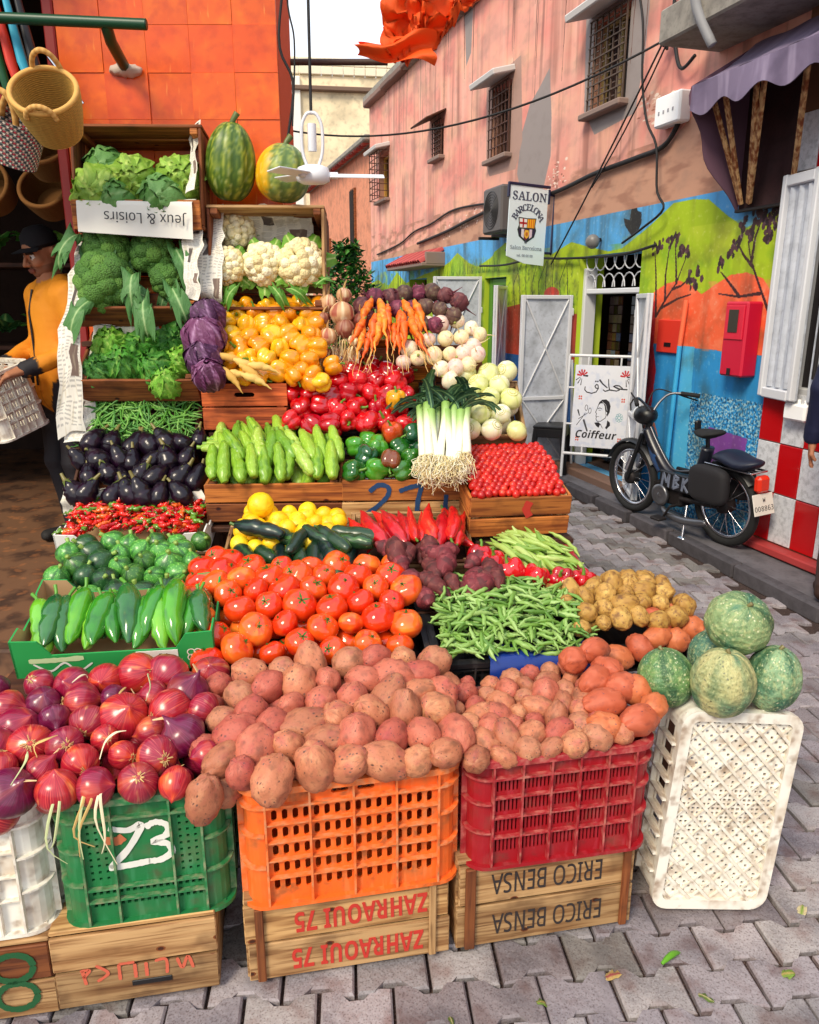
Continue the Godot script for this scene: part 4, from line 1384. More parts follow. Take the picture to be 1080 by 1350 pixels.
func build_sandwich_board():
	var im := canvas(512, 640, rgb(224, 226, 236))
	overlay(im, rgb(190, 200, 225), noise(0.01), 0.5, 0.85, 0.5)
	var k := rgb(26, 24, 34)
	# Arabic word for barber, right to left
	stroke(im, [Vector2(430, 168), Vector2(400, 150), Vector2(370, 148), Vector2(352, 156), Vector2(392, 172), Vector2(440, 176), Vector2(470, 176)], 9, 11, k)
	stroke(im, [Vector2(352, 156), Vector2(392, 168), Vector2(404, 182), Vector2(380, 190), Vector2(340, 186)], 8, 9, k)
	stroke(im, [Vector2(340, 186), Vector2(318, 184), Vector2(308, 150), Vector2(302, 104)], 11, 8, k)
	stroke(im, [Vector2(318, 184), Vector2(280, 196), Vector2(262, 186)], 10, 8, k)
	stroke(im, [Vector2(226, 112), Vector2(254, 140), Vector2(296, 168)], 14, 9, k)
	stroke(im, [Vector2(214, 176), Vector2(196, 174), Vector2(186, 160), Vector2(198, 146), Vector2(212, 150), Vector2(218, 176), Vector2(200, 204), Vector2(160, 216), Vector2(116, 208), Vector2(96, 190), Vector2(98, 168)], 9, 8, k)
	dot(im, Vector2(190, 122), 7, 6, k)
	dot(im, Vector2(208, 122), 7, 6, k)
	# corner flowers
	for s in [0, 1]:
		var o := Vector2(66, 62) if s == 0 else Vector2(452, 62)
		for q in 6:
			var a := deg_to_rad(-170 + q * 34)
			stroke(im, [o + Vector2(cos(a), sin(a)) * 10 + Vector2(0, 20), o + Vector2(cos(a), sin(a)) * 44 + Vector2(0, 20)], 8, 15, rgb(190, 30, 40) if q < 5 else k)
		for q in 3:
			var a := deg_to_rad(20 + q * 30) if s == 1 else deg_to_rad(160 - q * 30)
			stroke(im, [o + Vector2(cos(a), sin(a)) * 20 + Vector2(0, 24), o + Vector2(cos(a), sin(a)) * 58 + Vector2(0, 34)], 4, 8, k)
	for o in [Vector2(62, 252), Vector2(446, 262), Vector2(60, 578), Vector2(440, 570)]:
		for q in 4:
			dot(im, o + Vector2(-9 if q % 2 else 9, -9 if q / 2 else 9), 7, 7, rgb(206, 70, 40))
	# line drawing of a man's head in profile
	stroke(im, [Vector2(232, 300), Vector2(224, 330), Vector2(210, 362), Vector2(220, 370), Vector2(216, 392), Vector2(222, 398), Vector2(218, 414), Vector2(232, 432), Vector2(262, 430), Vector2(300, 404), Vector2(312, 372)], 5, 5, k)
	fill_poly(im, [Vector2(230, 308), Vector2(236, 282), Vector2(260, 262), Vector2(296, 258), Vector2(326, 276), Vector2(340, 310), Vector2(336, 356), Vector2(318, 392), Vector2(312, 356), Vector2(296, 350), Vector2(290, 316), Vector2(276, 290), Vector2(250, 290)], k)
	stroke(im, [Vector2(262, 276), Vector2(296, 300), Vector2(312, 344)], 3, 3, rgb(224, 226, 236))
	stroke(im, [Vector2(232, 332), Vector2(246, 326), Vector2(262, 332)], 6, 4, k)
	stroke(im, [Vector2(238, 344), Vector2(254, 345)], 4, 3, k)
	stroke(im, [Vector2(222, 396), Vector2(244, 394)], 4, 2, k)
	stroke(im, [Vector2(306, 346), Vector2(298, 360), Vector2(302, 376)], 4, 3, k)
	fill_poly(im, [Vector2(206, 444), Vector2(246, 438), Vector2(262, 452), Vector2(248, 482), Vector2(226, 468)], k)
	stroke(im, [Vector2(262, 452), Vector2(284, 484)], 6, 3, k)
	fill_poly(im, [Vector2(322, 420), Vector2(346, 436), Vector2(350, 460), Vector2(330, 478), Vector2(322, 490), Vector2(306, 480), Vector2(318, 460)], k)
	# scissors and combs
	stroke(im, [Vector2(60, 420), Vector2(110, 390), Vector2(140, 370)], 5, 4, k)
	stroke(im, [Vector2(46, 470), Vector2(96, 404), Vector2(118, 372)], 5, 4, k)
	for o in [Vector2(124, 330), Vector2(158, 352)]:
		var rg := []
		for q in 13:
			rg.append(o + Vector2(cos(TAU * q / 12) * 12, sin(TAU * q / 12) * 22))
		stroke(im, rg, 4, 4, k)
	stroke(im, [Vector2(50, 352), Vector2(66, 392)], 13, 9, k)
	stroke(im, [Vector2(110, 430), Vector2(146, 510)], 18, 14, rgb(70, 70, 78))
	for q in 8:
		var a := TAU * q / 8
		var rg := []
		for s in 9:
			rg.append(Vector2(424, 396) + Vector2(cos(a), sin(a)) * 22 + Vector2(cos(TAU * s / 8), sin(TAU * s / 8)) * 12)
		stroke(im, rg, 2.5, 2.5, rgb(60, 150, 156))
	var at_ := Vector3(1.66, 0.06, -6.62)
	var t := thing("barber_sign", "white framed pavement sign with barber drawing, Arabic word and Coiffeur", "sign", Transform3D(Basis(Vector3.UP, deg_to_rad(-24)) * Basis(Vector3.RIGHT, deg_to_rad(-6)), at_))
	var b := MB.new()
	b.box(Vector3(0.0, 0.66, 0), Vector3(0.5, 0.72, 0.014), 0.003)
	b.us = Vector2.ZERO
	var pn := part("board", b, mat("sign_edge", rgb(224, 226, 236), 0.5), t)
	b = MB.new()
	b.face(-0.248, 0.248, 0.302, 1.018, 0.009, 1.0, Rect2(-0.248, 0.302, 0.496, 0.716))
	part("print", b, mat("barber_print", Color.WHITE, 0.4, {"albedo_texture": texture(im), "texture_repeat": false}), pn)
	part("lettering", text_mesh("Coiffeur", 0.00142, 0.001, "Droid Sans", 700, false), mat("ink_black", rgb(22, 20, 30), 0.5), pn, Transform3D(Basis(Vector3(1, 0, 0), Vector3(0.22, 1, 0), Vector3(0, 0, 1)), Vector3(-0.03, 0.415, 0.0105)))
	b = MB.new()
	for s in [-1, 1]:
		b.tube([Vector3(s * 0.31, 0.02, 0), Vector3(s * 0.31, 1.1, 0)], 0.014, 8)
	b.tube([Vector3(-0.31, 1.1, 0), Vector3(0.31, 1.1, 0)], 0.014, 8)
	b.tube([Vector3(-0.31, 0.235, 0), Vector3(0.31, 0.235, 0)], 0.014, 8)
	part("frame", b, mats["metal_white"], t)
	b = MB.new()
	for q in [[-0.31, 0.5, -0.25, 0.5], [-0.31, 0.82, -0.25, 0.82], [0.31, 0.5, 0.25, 0.5], [0.31, 0.82, 0.25, 0.82], [-0.14, 1.1, -0.14, 1.02], [0.14, 1.1, 0.14, 1.02], [-0.14, 0.235, -0.14, 0.3], [0.14, 0.235, 0.14, 0.3]]:
		b.tube([Vector3(q[0], q[1], 0), Vector3(q[2], q[3], 0)], 0.009, 6)
	part("bracket", b, mats["metal_white"], t)
	b = MB.new()
	for s in [-1, 1]:
		b.tube([Vector3(s * 0.29, 1.06, -0.01), Vector3(s * 0.29, 0.04, -0.34)], 0.012, 8)
	part("back_leg", b, mats["metal_white"], t)
	# black stool
	t = thing("plastic_stool", "black plastic stool standing between the doorway and the barber sign", "stool", Transform3D(Basis(Vector3.UP, deg_to_rad(-20)), Vector3(1.33, 0.068, -7.05)))
	b = MB.new()
	b.box(Vector3(0, 0.43, 0), Vector3(0.3, 0.03, 0.3), 0.012)
	part("seat", b, mats["black"], t)
	for x in [-1, 1]:
		for z in [-1, 1]:
			b = MB.new()
			b.xf = Transform3D(Basis(Vector3(1, 0, 0), Vector3(-x * 0.09, 1, -z * 0.09), Vector3(0, 0, 1)), Vector3(x * 0.14, 0.21, z * 0.14))
			b.box(Vector3.ZERO, Vector3(0.05, 0.42, 0.05), 0.01)
			part("leg", b, mats["black"], t)
	b = MB.new()
	for s in [-1, 1]:
		b.box(Vector3(s * 0.135, 0.375, 0), Vector3(0.02, 0.08, 0.24), 0.005)
		b.box(Vector3(0, 0.375, s * 0.135), Vector3(0.24, 0.08, 0.02), 0.005)
	part("apron", b, mats["black"], t)

func build_far_buildings():
	var t := thing("pink_house", "lower pink house with tiled coping farther down the street", "house", WF)
	var pk := mat("pinkfar", rgb(236, 164, 132), 0.9, {"albedo_texture": plaster_texture(rgb(240, 225, 215), 95), "uv1_triplanar": true, "uv1_scale": Vector3(0.4, 0.4, 0.4)})
	var b := MB.new()
	b.plate(-17.0, -10.15, 0, 4.35, -4.0, -0.12, [])
	part("wall", b, pk, t)
	for q in [[-11.9, 3.05, 0.34, 1.5], [-14.6, 2.45, 0.5, 1.2], [-12.6, 1.4, 0.7, 1.3]]:
		b = MB.new()
		b.box(Vector3(q[0], q[1], -0.1), Vector3(q[2], q[3], 0.06), 0.01)
		var w := part("window", b, mat("wood_brown", Color.WHITE), t)
		b = MB.new()
		for k in 4:
			b.box(Vector3(q[0] - q[2] / 2 + q[2] * (k + 0.5) / 4, q[1], -0.06), Vector3(0.03, q[3] - 0.08, 0.02))
		part("bars", b, mats["iron"], w)
	b = MB.new()
	b.box(Vector3(-13.6, 4.4, -2.0), Vector3(7.0, 0.1, 4.2), 0.02)
	var rf := part("roof", b, mats["concrete"], t)
	for k in 30:
		b = MB.new()
		b.tube([Vector3(-16.8 + k * 0.22, 4.5, -0.35), Vector3(-16.8 + k * 0.22, 4.36, 0.08)], 0.1, 8, [], true, 0.6)
		part("roof_tile", b, mat("rooftile%d" % (k % 3), Color.WHITE), rf)
	t = thing("cream_house", "tall cream house closing the view at the end of the street", "house", Transform3D(Basis(Vector3.UP, deg_to_rad(8)), Vector3(-2.2, 0, -24)))
	b = MB.new()
	b.box(Vector3(0, 3.9, -3), Vector3(4.4, 7.8, 6.0))
	part("wall", b, mat("creamwall", rgb(255, 240, 206), 0.9, {"albedo_texture": plaster_texture(rgb(250, 244, 235), 96), "uv1_triplanar": true, "uv1_scale": Vector3(0.15, 0.15, 0.15)}), t)
	b = MB.new()
	b.box(Vector3(-1.35, 3.9, 0.05), Vector3(0.9, 7.7, 0.1), 0.02)
	part("pilaster", b, mat("creamwhite", rgb(245, 240, 228), 0.9), t)
	for k in 14:
		for r in 2:
			b = MB.new()
			b.box(Vector3(-2.0 + k * 0.31, 7.92 + r * 0.22, 0.0), Vector3(0.3, 0.21, 0.16), 0.015)
			part("brick", b, mat("creambrick", rgb(240, 228, 200), 0.9), t)
	b = MB.new()
	b.box(Vector3(0, 7.45, 0.08), Vector3(4.6, 0.12, 0.2), 0.02)
	part("cornice", b, mat("beamdark", rgb(120, 96, 80), 0.9), t)
	t = thing("terrace_house", "pale house behind the cream one at the end of the street", "house", Transform3D(Basis(), Vector3(-6.5, 0, -29)))
	b = MB.new()
	b.box(Vector3(0, 4.6, -3), Vector3(6.0, 9.2, 6.0))
	part("wall", b, mat("palewall", rgb(244, 232, 214), 0.9), t)
	b = MB.new()
	b.box(Vector3(0, 9.3, 0.0), Vector3(6.2, 0.2, 0.3), 0.02)
	part("parapet", b, mat("creambrick", Color.WHITE), t)

func wheel(parent: Node3D, c: Vector3, r: float):
	var ring := func(rad: float, tube: float, m: String, called: String, p: Node3D) -> MeshInstance3D:
		var b := MB.new()
		var pts := PackedVector3Array()
		for k in 36:
			var a := TAU * k / 36
			for s in 10:
				var q := TAU * s / 10
				pts.append(Vector3(cos(a) * (rad + cos(q) * tube), -sin(a) * (rad + cos(q) * tube), sin(q) * tube * 1.1))
		for s in 10:
			pts.append(pts[s])
		b.grid(pts, 37, 10, true)
		return part(called, b, mats[m], p, Transform3D(Basis(), c) if p == parent else Transform3D())
	var w: MeshInstance3D = ring.call(r - 0.028, 0.028, "rubber", "wheel", parent)
	ring.call(r - 0.066, 0.013, "chrome", "rim", w)
	var b := MB.new()
	for k in 18:
		var a := TAU * k / 18
		b.tube([Vector3(cos(a) * 0.03, sin(a) * 0.03, 0.02 if k % 2 else -0.02), Vector3(cos(a + 0.35) * (r - 0.07), sin(a + 0.35) * (r - 0.07), 0)], 0.0028, 4)
	part("spokes", b, mats["chrome"], w)
	b = MB.new()
	b.xf = Transform3D(Basis(Vector3.RIGHT, PI / 2), Vector3.ZERO)
	b.lathe([Vector2(0, 0.045), Vector2(0.05, 0.045), Vector2(0.055, 0.02), Vector2(0.055, -0.02), Vector2(0.05, -0.045), Vector2(0, -0.045)], 16)
	part("hub", b, mats["iron"], w)

func build_moped():
	# x runs forwards, z to the rider's right
	var fpos := Vector3(1.70, 0.07, -5.60)
	var rpos := Vector3(2.06, 0.07, -4.75)
	var dir := (fpos - rpos).normalized()
	var L := fpos.distance_to(rpos) / 0.94
	var up_ := (Vector3.UP + dir.cross(Vector3.UP) * -0.06).normalized()
	var t := thing("moped", "black and dark blue moped leaning on its stand beside the blue wall", "moped", Transform3D(Basis(dir, up_, dir.cross(up_)).scaled(Vector3.ONE * 0.94), rpos))
	var R := 0.285
	var f := Vector3(L, R, 0)
	var r := Vector3(0, R, 0)
	wheel(t, f, R)
	wheel(t, r, R)
	var b := MB.new()
	# fork and headstock
	for s in [-1, 1]:
		b.tube([f + Vector3(0, 0, s * 0.055), Vector3(L - 0.10, 0.52, s * 0.055), Vector3(L - 0.15, 0.66, s * 0.045)], 0.017, 8)
	b.tube([Vector3(L - 0.13, 0.58, 0), Vector3(L - 0.205, 0.83, 0)], 0.026, 10)
	part("fork", b, mats["black"], t)
	b = MB.new()
	for s in [-1, 1]:
		b.tube([f + Vector3(0.005, 0.07, s * 0.056), f + Vector3(-0.055, 0.19, s * 0.057)], 0.021, 8)
	part("fork_sleeve", b, mats["chrome"], t)
	var fender := func(c: Vector3, a0: float, a1: float, rad: float, m: String, called: String):
		var e := MB.new()
		var pts := PackedVector3Array()
		for k in 17:
			var a := deg_to_rad(lerpf(a0, a1, k / 16.0))
			for s in 7:
				var q := lerpf(-1.0, 1.0, s / 6.0)
				var rr := rad - 0.02 * q * q
				pts.append(c + Vector3(cos(a) * rr, sin(a) * rr, q * 0.045))
		e.grid(pts, 17, 7, false)
		part(called, e, mats[m], t)
	fender.call(f, 20, 150, R + 0.03, "black", "front_mudguard")
	fender.call(r, -12, 140, R + 0.03, "black", "rear_mudguard")
	# step-through frame
	var navy := mat("moped_blue", rgb(18, 22, 36), 0.3, {"clearcoat_enabled": true, "clearcoat": 0.6})
	b = MB.new()
	b.tube(curve([Vector3(L - 0.16, 0.70, 0), Vector3(L - 0.26, 0.56, 0), Vector3(L - 0.40, 0.42, 0), Vector3(L - 0.52, 0.385, 0), Vector3(0.28, 0.42, 0), Vector3(0.22, 0.55, 0), Vector3(0.19, 0.66, 0)], 24), 0.05, 10, [], true, 0.75, Vector3(0, 0, 1))
	part("frame", b, navy, t)
	b = MB.new()
	b.tube(curve([Vector3(L - 0.17, 0.745, 0), Vector3(L - 0.28, 0.60, 0), Vector3(L - 0.42, 0.455, 0), Vector3(L - 0.52, 0.435, 0), Vector3(0.30, 0.47, 0)], 20), 0.008, 8)
	part("frame_trim", b, mats["alloy"], t)
	b = MB.new()
	b.tube([Vector3(L - 0.2, 0.6, 0.0), Vector3(L - 0.27, 0.49, 0.0), Vector3(L - 0.33, 0.4, 0)], [0.05, 0.075, 0.05], 10, [], true, 0.6)
	part("tank", b, mat("moped_tank", rgb(40, 78, 130), 0.3, {"clearcoat_enabled": true, "clearcoat": 0.7}), t)
	# engine side cover with slanted silver letters
	b = MB.new()
	b.box(Vector3(0.40, 0.375, -0.075), Vector3(0.34, 0.13, 0.03), 0.015)
	b.box(Vector3(0.40, 0.375, 0.075), Vector3(0.34, 0.13, 0.03), 0.015)
	var cv := part("side_cover", b, mats["black"], t)
	b = MB.new()
	b.col = rgb(112, 120, 138)
	for q in [[0.0, 0.0, 0.02, 0.1], [0.02, 0.1, 0.05, 0.03], [0.05, 0.03, 0.08, 0.1], [0.08, 0.1, 0.07, 0.0], [0.12, 0.0, 0.135, 0.1], [0.135, 0.1, 0.18, 0.085], [0.18, 0.085, 0.135, 0.055], [0.135, 0.055, 0.18, 0.03], [0.18, 0.03, 0.12, 0.0], [0.21, 0.0, 0.225, 0.1], [0.22, 0.05, 0.27, 0.1], [0.22, 0.05, 0.27, 0.0]]:
		b.tube([Vector3(0.54 - q[0], 0.325 + q[1], -0.0915), Vector3(0.54 - q[2], 0.325 + q[3], -0.0915)], 0.012, 6, [], true, 0.12, Vector3(-(q[3] - q[1]), -(q[2] - q[0]), 0).normalized())
	part("lettering", b, mat("letter_grey", Color.WHITE, 0.4), cv)
	# engine
	b = MB.new()
	b.box(Vector3(0.47, 0.25, 0), Vector3(0.2, 0.14, 0.12), 0.02)
	for k in 6:
		b.box(Vector3(0.585 + k * 0.016, 0.27, 0), Vector3(0.008, 0.12, 0.11), 0.003)
	part("engine", b, mats["iron"], t)
	b = MB.new()
	b.xf = Transform3D(Basis(Vector3.RIGHT, PI / 2), Vector3(0.55, 0.25, -0.085))
	b.lathe([Vector2(0, 0.02), Vector2(0.07, 0.02), Vector2(0.08, 0.0), Vector2(0.08, -0.02), Vector2(0.055, -0.024), Vector2(0.05, -0.016), Vector2(0.02, -0.016), Vector2(0.015, -0.024), Vector2(0, -0.024)], 24)
	part("flywheel_cover", b, mat("alloy", rgb(120, 120, 124), 0.35, {"metallic": 0.8}), t)
	b = MB.new()
	b.tube(curve([Vector3(0.55, 0.22, -0.06), Vector3(0.5, 0.14, -0.09), Vector3(0.3, 0.12, -0.11), Vector3(0.05, 0.16, -0.12)], 16), [0.012, 0.012, 0.013, 0.014, 0.016, 0.018, 0.022, 0.026, 0.028, 0.028, 0.028, 0.028, 0.028, 0.028, 0.028, 0.026, 0.02], 8)
	part("exhaust", b, mats["alloy"], t)
	b = MB.new()
	b.tube([Vector3(0.40, 0.2, -0.13), Vector3(0.46, 0.11, -0.13)], 0.01, 6)
	b.box(Vector3(0.47, 0.10, -0.17), Vector3(0.1, 0.022, 0.08), 0.008)
	b.tube([Vector3(0.40, 0.2, 0.13), Vector3(0.34, 0.29, 0.13)], 0.01, 6)
	b.box(Vector3(0.33, 0.3, 0.17), Vector3(0.1, 0.022, 0.08), 0.008)
	b.tube([Vector3(0.40, 0.2, -0.13), Vector3(0.40, 0.2, 0.13)], 0.012, 6)
	part("pedal", b, mats["iron"], t)
	b = MB.new()
	b.tube([Vector3(0.3, 0.22, -0.06), Vector3(0.24, 0.0, -0.15)], 0.009, 6)
	b.tube([Vector3(0.3, 0.22, 0.06), Vector3(0.24, 0.01, 0.11)], 0.009, 6)
	b.box(Vector3(0.23, 0.008, -0.16), Vector3(0.06, 0.014, 0.03), 0.004)
	part("kickstand", b, mats["chrome"], t)
	# swing arm, rear dark bags, rack, seat
	b = MB.new()
	for s in [-1, 1]:
		b.tube([Vector3(0.36, 0.26, s * 0.07), r + Vector3(0, 0, s * 0.07)], 0.017, 8)
		b.tube([r + Vector3(0.02, 0, s * 0.085), Vector3(0.12, 0.56, s * 0.085)], 0.02, 8)
		b.tube([r + Vector3(-0.02, 0, s * 0.09), Vector3(-0.05, 0.56, s * 0.09)], 0.008, 6)
	part("swing_arm", b, mats["iron"], t)
	var bag := MB.new()
	for s in [-1, 1]:
		bag.ball(14, 10, func(d: Vector3) -> Vector3:
			return Vector3(0.05, 0.44, s * 0.115) + Vector3(signf(d.x) * pow(absf(d.x), 0.5) * 0.17, signf(d.y) * pow(absf(d.y), 0.5) * 0.13, signf(d.z) * pow(absf(d.z), 0.6) * 0.05))
	part("pannier", bag, mat("bagblack", rgb(30, 28, 32), 0.8), t)
	b = MB.new()
	b.ball(20, 12, func(d: Vector3) -> Vector3:
		return Vector3(0.20, 0.755, 0) + Vector3(d.x * 0.125, d.y * 0.032 + 0.02 * absf(d.x) * float(d.x < -0.4), d.z * (0.085 - 0.035 * d.x)))
	part("seat", b, mats["rubber"], t)
	b = MB.new()
	b.tube([Vector3(0.19, 0.6, 0), Vector3(0.2, 0.75, 0)], 0.015, 8)
	b.box(Vector3(0.30, 0.80, 0), Vector3(0.03, 0.07, 0.05), 0.01)
	part("seat_post", b, mats["black"], t)
	b = MB.new()
	b.ball(20, 12, func(d: Vector3) -> Vector3:
		return Vector3(-0.08, 0.62, 0) + Vector3(d.x * 0.2, d.y * 0.05 + 0.015 * sin(d.x * 4.0), d.z * 0.12))
	part("luggage_roll", b, mat("rollblue", rgb(20, 28, 50), 0.5), t)
	b = MB.new()
	for s in [-1, 0, 1]:
		b.tube([Vector3(0.14, 0.57, s * 0.07), Vector3(-0.26, 0.57, s * 0.07)], 0.008, 6)
	b.tube([Vector3(-0.26, 0.57, -0.07), Vector3(-0.26, 0.57, 0.07)], 0.008, 6)
	part("rack", b, mats["chrome"], t)
	b = MB.new()
	b.box(Vector3(-0.29, 0.50, 0), Vector3(0.06, 0.11, 0.1), 0.02)
	part("tail_light", b, mat("tailred", rgb(226, 48, 20), 0.2), t)
	b = MB.new()
	b.xf = Transform3D(Basis(Vector3.BACK, deg_to_rad(-14)), Vector3(-0.315, 0.37, 0))
	b.box(Vector3.ZERO, Vector3(0.008, 0.14, 0.17), 0.002)
	var pl := part("number_plate", b, mat("platew", rgb(232, 228, 218), 0.4), t)
	var pb := Basis(Vector3.BACK, deg_to_rad(-14)) * Basis(Vector3.UP, -PI / 2)
	part("lettering", text_mesh("008863", 0.00072, 0.001, "Droid Sans Mono"), mat("ink_black", Color.WHITE), pl, Transform3D(pb, Vector3(-0.326, 0.345, 0)))
	part("lettering", text_mesh("W", 0.00056, 0.001, "Droid Sans Mono"), mats["ink_black"], pl, Transform3D(pb, Vector3(-0.318, 0.402, 0)))
	# headlight shell, handlebar, mirror
	b = MB.new()
	b.ball(20, 14, func(d: Vector3) -> Vector3:
		return Vector3(L - 0.13, 0.80, 0) + Vector3(d.x * 0.1, d.y * 0.075, d.z * 0.085))
	var hl := part("headlight", b, mats["black"], t)
	b = MB.new()
	b.ball(16, 8, func(d: Vector3) -> Vector3:
		return Vector3(L - 0.055, 0.80, 0) + Vector3(d.x * 0.03, d.y * 0.062, d.z * 0.066))
	part("lens", b, mat("lens", rgb(225, 230, 235), 0.1), hl)
	b = MB.new()
	for s in [-1, 1]:
		b.tube(curve([Vector3(L - 0.2, 0.82, 0), Vector3(L - 0.2, 0.90, s * 0.07), Vector3(L - 0.22, 0.955, s * 0.15), Vector3(L - 0.29, 0.955, s * 0.23), Vector3(L - 0.35, 0.945, s * 0.27)], 14), 0.010, 8)
	part("handlebar", b, mats["alloy"], t)
	for s in [-1, 1]:
		b = MB.new()
		b.tube([Vector3(L - 0.27, 0.958, s * 0.21), Vector3(L - 0.38, 0.942, s * 0.29)], 0.017, 8)
		var gp := part("grip", b, mats["rubber"], t)
		b = MB.new()
		b.tube([Vector3(L - 0.23, 0.955, s * 0.2), Vector3(L - 0.26, 0.93, s * 0.25), Vector3(L - 0.34, 0.9, s * 0.31)], 0.006, 6)
		part("brake_lever", b, mats["iron"], gp)
		b = MB.new()
		b.tube(curve([Vector3(L - 0.25, 0.95, s * 0.19), Vector3(L - 0.1, 0.98, s * 0.12), Vector3(L - 0.1, 0.86, s * 0.04), Vector3(L - 0.14, 0.7, s * 0.03)], 14), 0.005, 6)
		part("brake_cable", b, mats["cable"], gp)

# ---------- crates ----------
func plank(parent: Node3D, called: String, size: Vector3, c: Vector3, wood: String, rot := Basis()) -> MeshInstance3D:
	var b := MB.new()
	b.grain = 0 if size.x >= size.y and size.x >= size.z else (1 if size.y >= size.z else 2)
	b.off = Vector2(rng.randf() * 3.0, rng.randf() * 3.0)
	b.col = Color(1, 1, 1) * rnd(0.82, 1.06)
	b.box(Vector3.ZERO, size, 0.0025)
	return part(called, b, mats["wood_" + wood], parent, Transform3D(rot, c))

# open crate: front rim centre at the origin, depth along -z, walls hang down by h
func wood_crate(label: String, xf: Transform3D, w: float, h: float, d: float, rows: int, woods: Array, group := "wooden crates of the stall", lid := false, handle := false) -> Node3D:
	var t := thing("wooden_crate", label, "crate", xf, group)
	var th := 0.012
	var ph := h / rows
	for r in rows:
		var y := -ph * (r + 0.5)
		for s in 2:
			var wd: String = woods[rng.randi() % woods.size()]
			var jit := Basis(Vector3.BACK, rnd(-0.006, 0.006))
			if s == 0 and handle and r == 0:
				var b := MB.new()
				b.off = Vector2(rng.randf(), rng.randf())
				b.us = Vector2.ONE
				b.plate(-w / 2, w / 2, -ph / 2 + 0.004, ph / 2 - 0.004, -th / 2, th / 2, [Rect2(-0.04, -0.008, 0.08, 0.018)], 0.007)
				part("plank", b, mats["wood_" + wd], t, Transform3D(jit, Vector3(0, y, -th / 2)))
			else:
				plank(t, "plank", Vector3(w + rnd(-0.006, 0.006), ph - rnd(0.005, 0.010), th), Vector3(rnd(-0.003, 0.003), y, -th / 2 if s == 0 else -d + th / 2), wd, jit)
			plank(t, "plank", Vector3(th, ph - rnd(0.005, 0.010), d - 2.0 * th - 0.004), Vector3((w / 2 - th / 2) * (1 if s else -1), y, -d / 2), wd)
	for x in [-1, 1]:
		for z in [0, 1]:
			plank(t, "post", Vector3(0.03, h - 0.004, 0.024), Vector3(x * (w / 2 - th - 0.017), -h / 2, -th - 0.014 if z == 0 else -d + th + 0.014), woods[0])
	var nb := maxi(3, int(d / 0.09))
	for k in nb:
		plank(t, "floor_board", Vector3(w - 0.03, 0.008, d / nb - 0.008), Vector3(0, -h + 0.006, -d * (k + 0.5) / nb), woods[rng.randi() % woods.size()])
		if lid:
			plank(t, "lid_board", Vector3(w, 0.012, d / nb - 0.006), Vector3(0, 0.007, -d * (k + 0.5) / nb), woods[rng.randi() % woods.size()])
	return t

func round_rect(w: float, d: float, rc: float, seg := 5) -> Array:
	var o := []
	for q in 4:
		var cx := (w / 2 - rc) * (1 if q == 0 or q == 3 else -1)
		var cz := (d / 2 - rc) * (1 if q < 2 else -1)
		for k in seg + 1:
			var a := PI / 2 * (q + float(k) / seg)
			o.append(Vector2(cx + cos(a) * rc, cz + sin(a) * rc))
	return o

# a ring with rounded corners round the y axis, centred at c
func ring(b: MB, w: float, d: float, rc: float, y0: float, y1: float, thick: float, c: Vector3, only_corners := false, which := -1):
	var o := round_rect(w, d, rc)
	var q := round_rect(w - 2 * thick, d - 2 * thick, maxf(rc - thick, 0.002))
	for k in o.size():
		var e := (k + 1) % o.size()
		if only_corners and (k % 6 == 5 or (which >= 0 and k / 6 != which)):
			continue
		var m: Vector2 = (o[k] + o[e]) / 2
		var nn := Vector3((o[e] - o[k]).y, 0, -(o[e] - o[k]).x)
		if nn.dot(Vector3(m.x, 0, m.y)) < 0:
			nn = -nn
		var p := func(v2: Vector2, y: float) -> Vector3: return c + Vector3(v2.x, y, v2.y)
		b.poly([p.call(o[k], y0), p.call(o[e], y0), p.call(o[e], y1), p.call(o[k], y1)], nn)
		b.poly([p.call(q[k], y0), p.call(q[e], y0), p.call(q[e], y1), p.call(q[k], y1)], -nn)
		for y in [y0, y1]:
			b.poly([p.call(o[k], y), p.call(o[e], y), p.call(q[e], y), p.call(q[k], y)], Vector3.UP if y == y1 else Vector3.DOWN)

func slots(x0: float, x1: float, y0: float, y1: float, nx: int, ny: int, fx: float, fy: float) -> Array:
	var o := []
	var sx := (x1 - x0) / nx
	var sy := (y1 - y0) / ny
	for a in nx:
		for c in ny:
			o.append(Rect2(x0 + sx * (a + 0.5 - fx / 2), y0 + sy * (c + 0.5 - fy / 2), sx * fx, sy * fy))
	return o

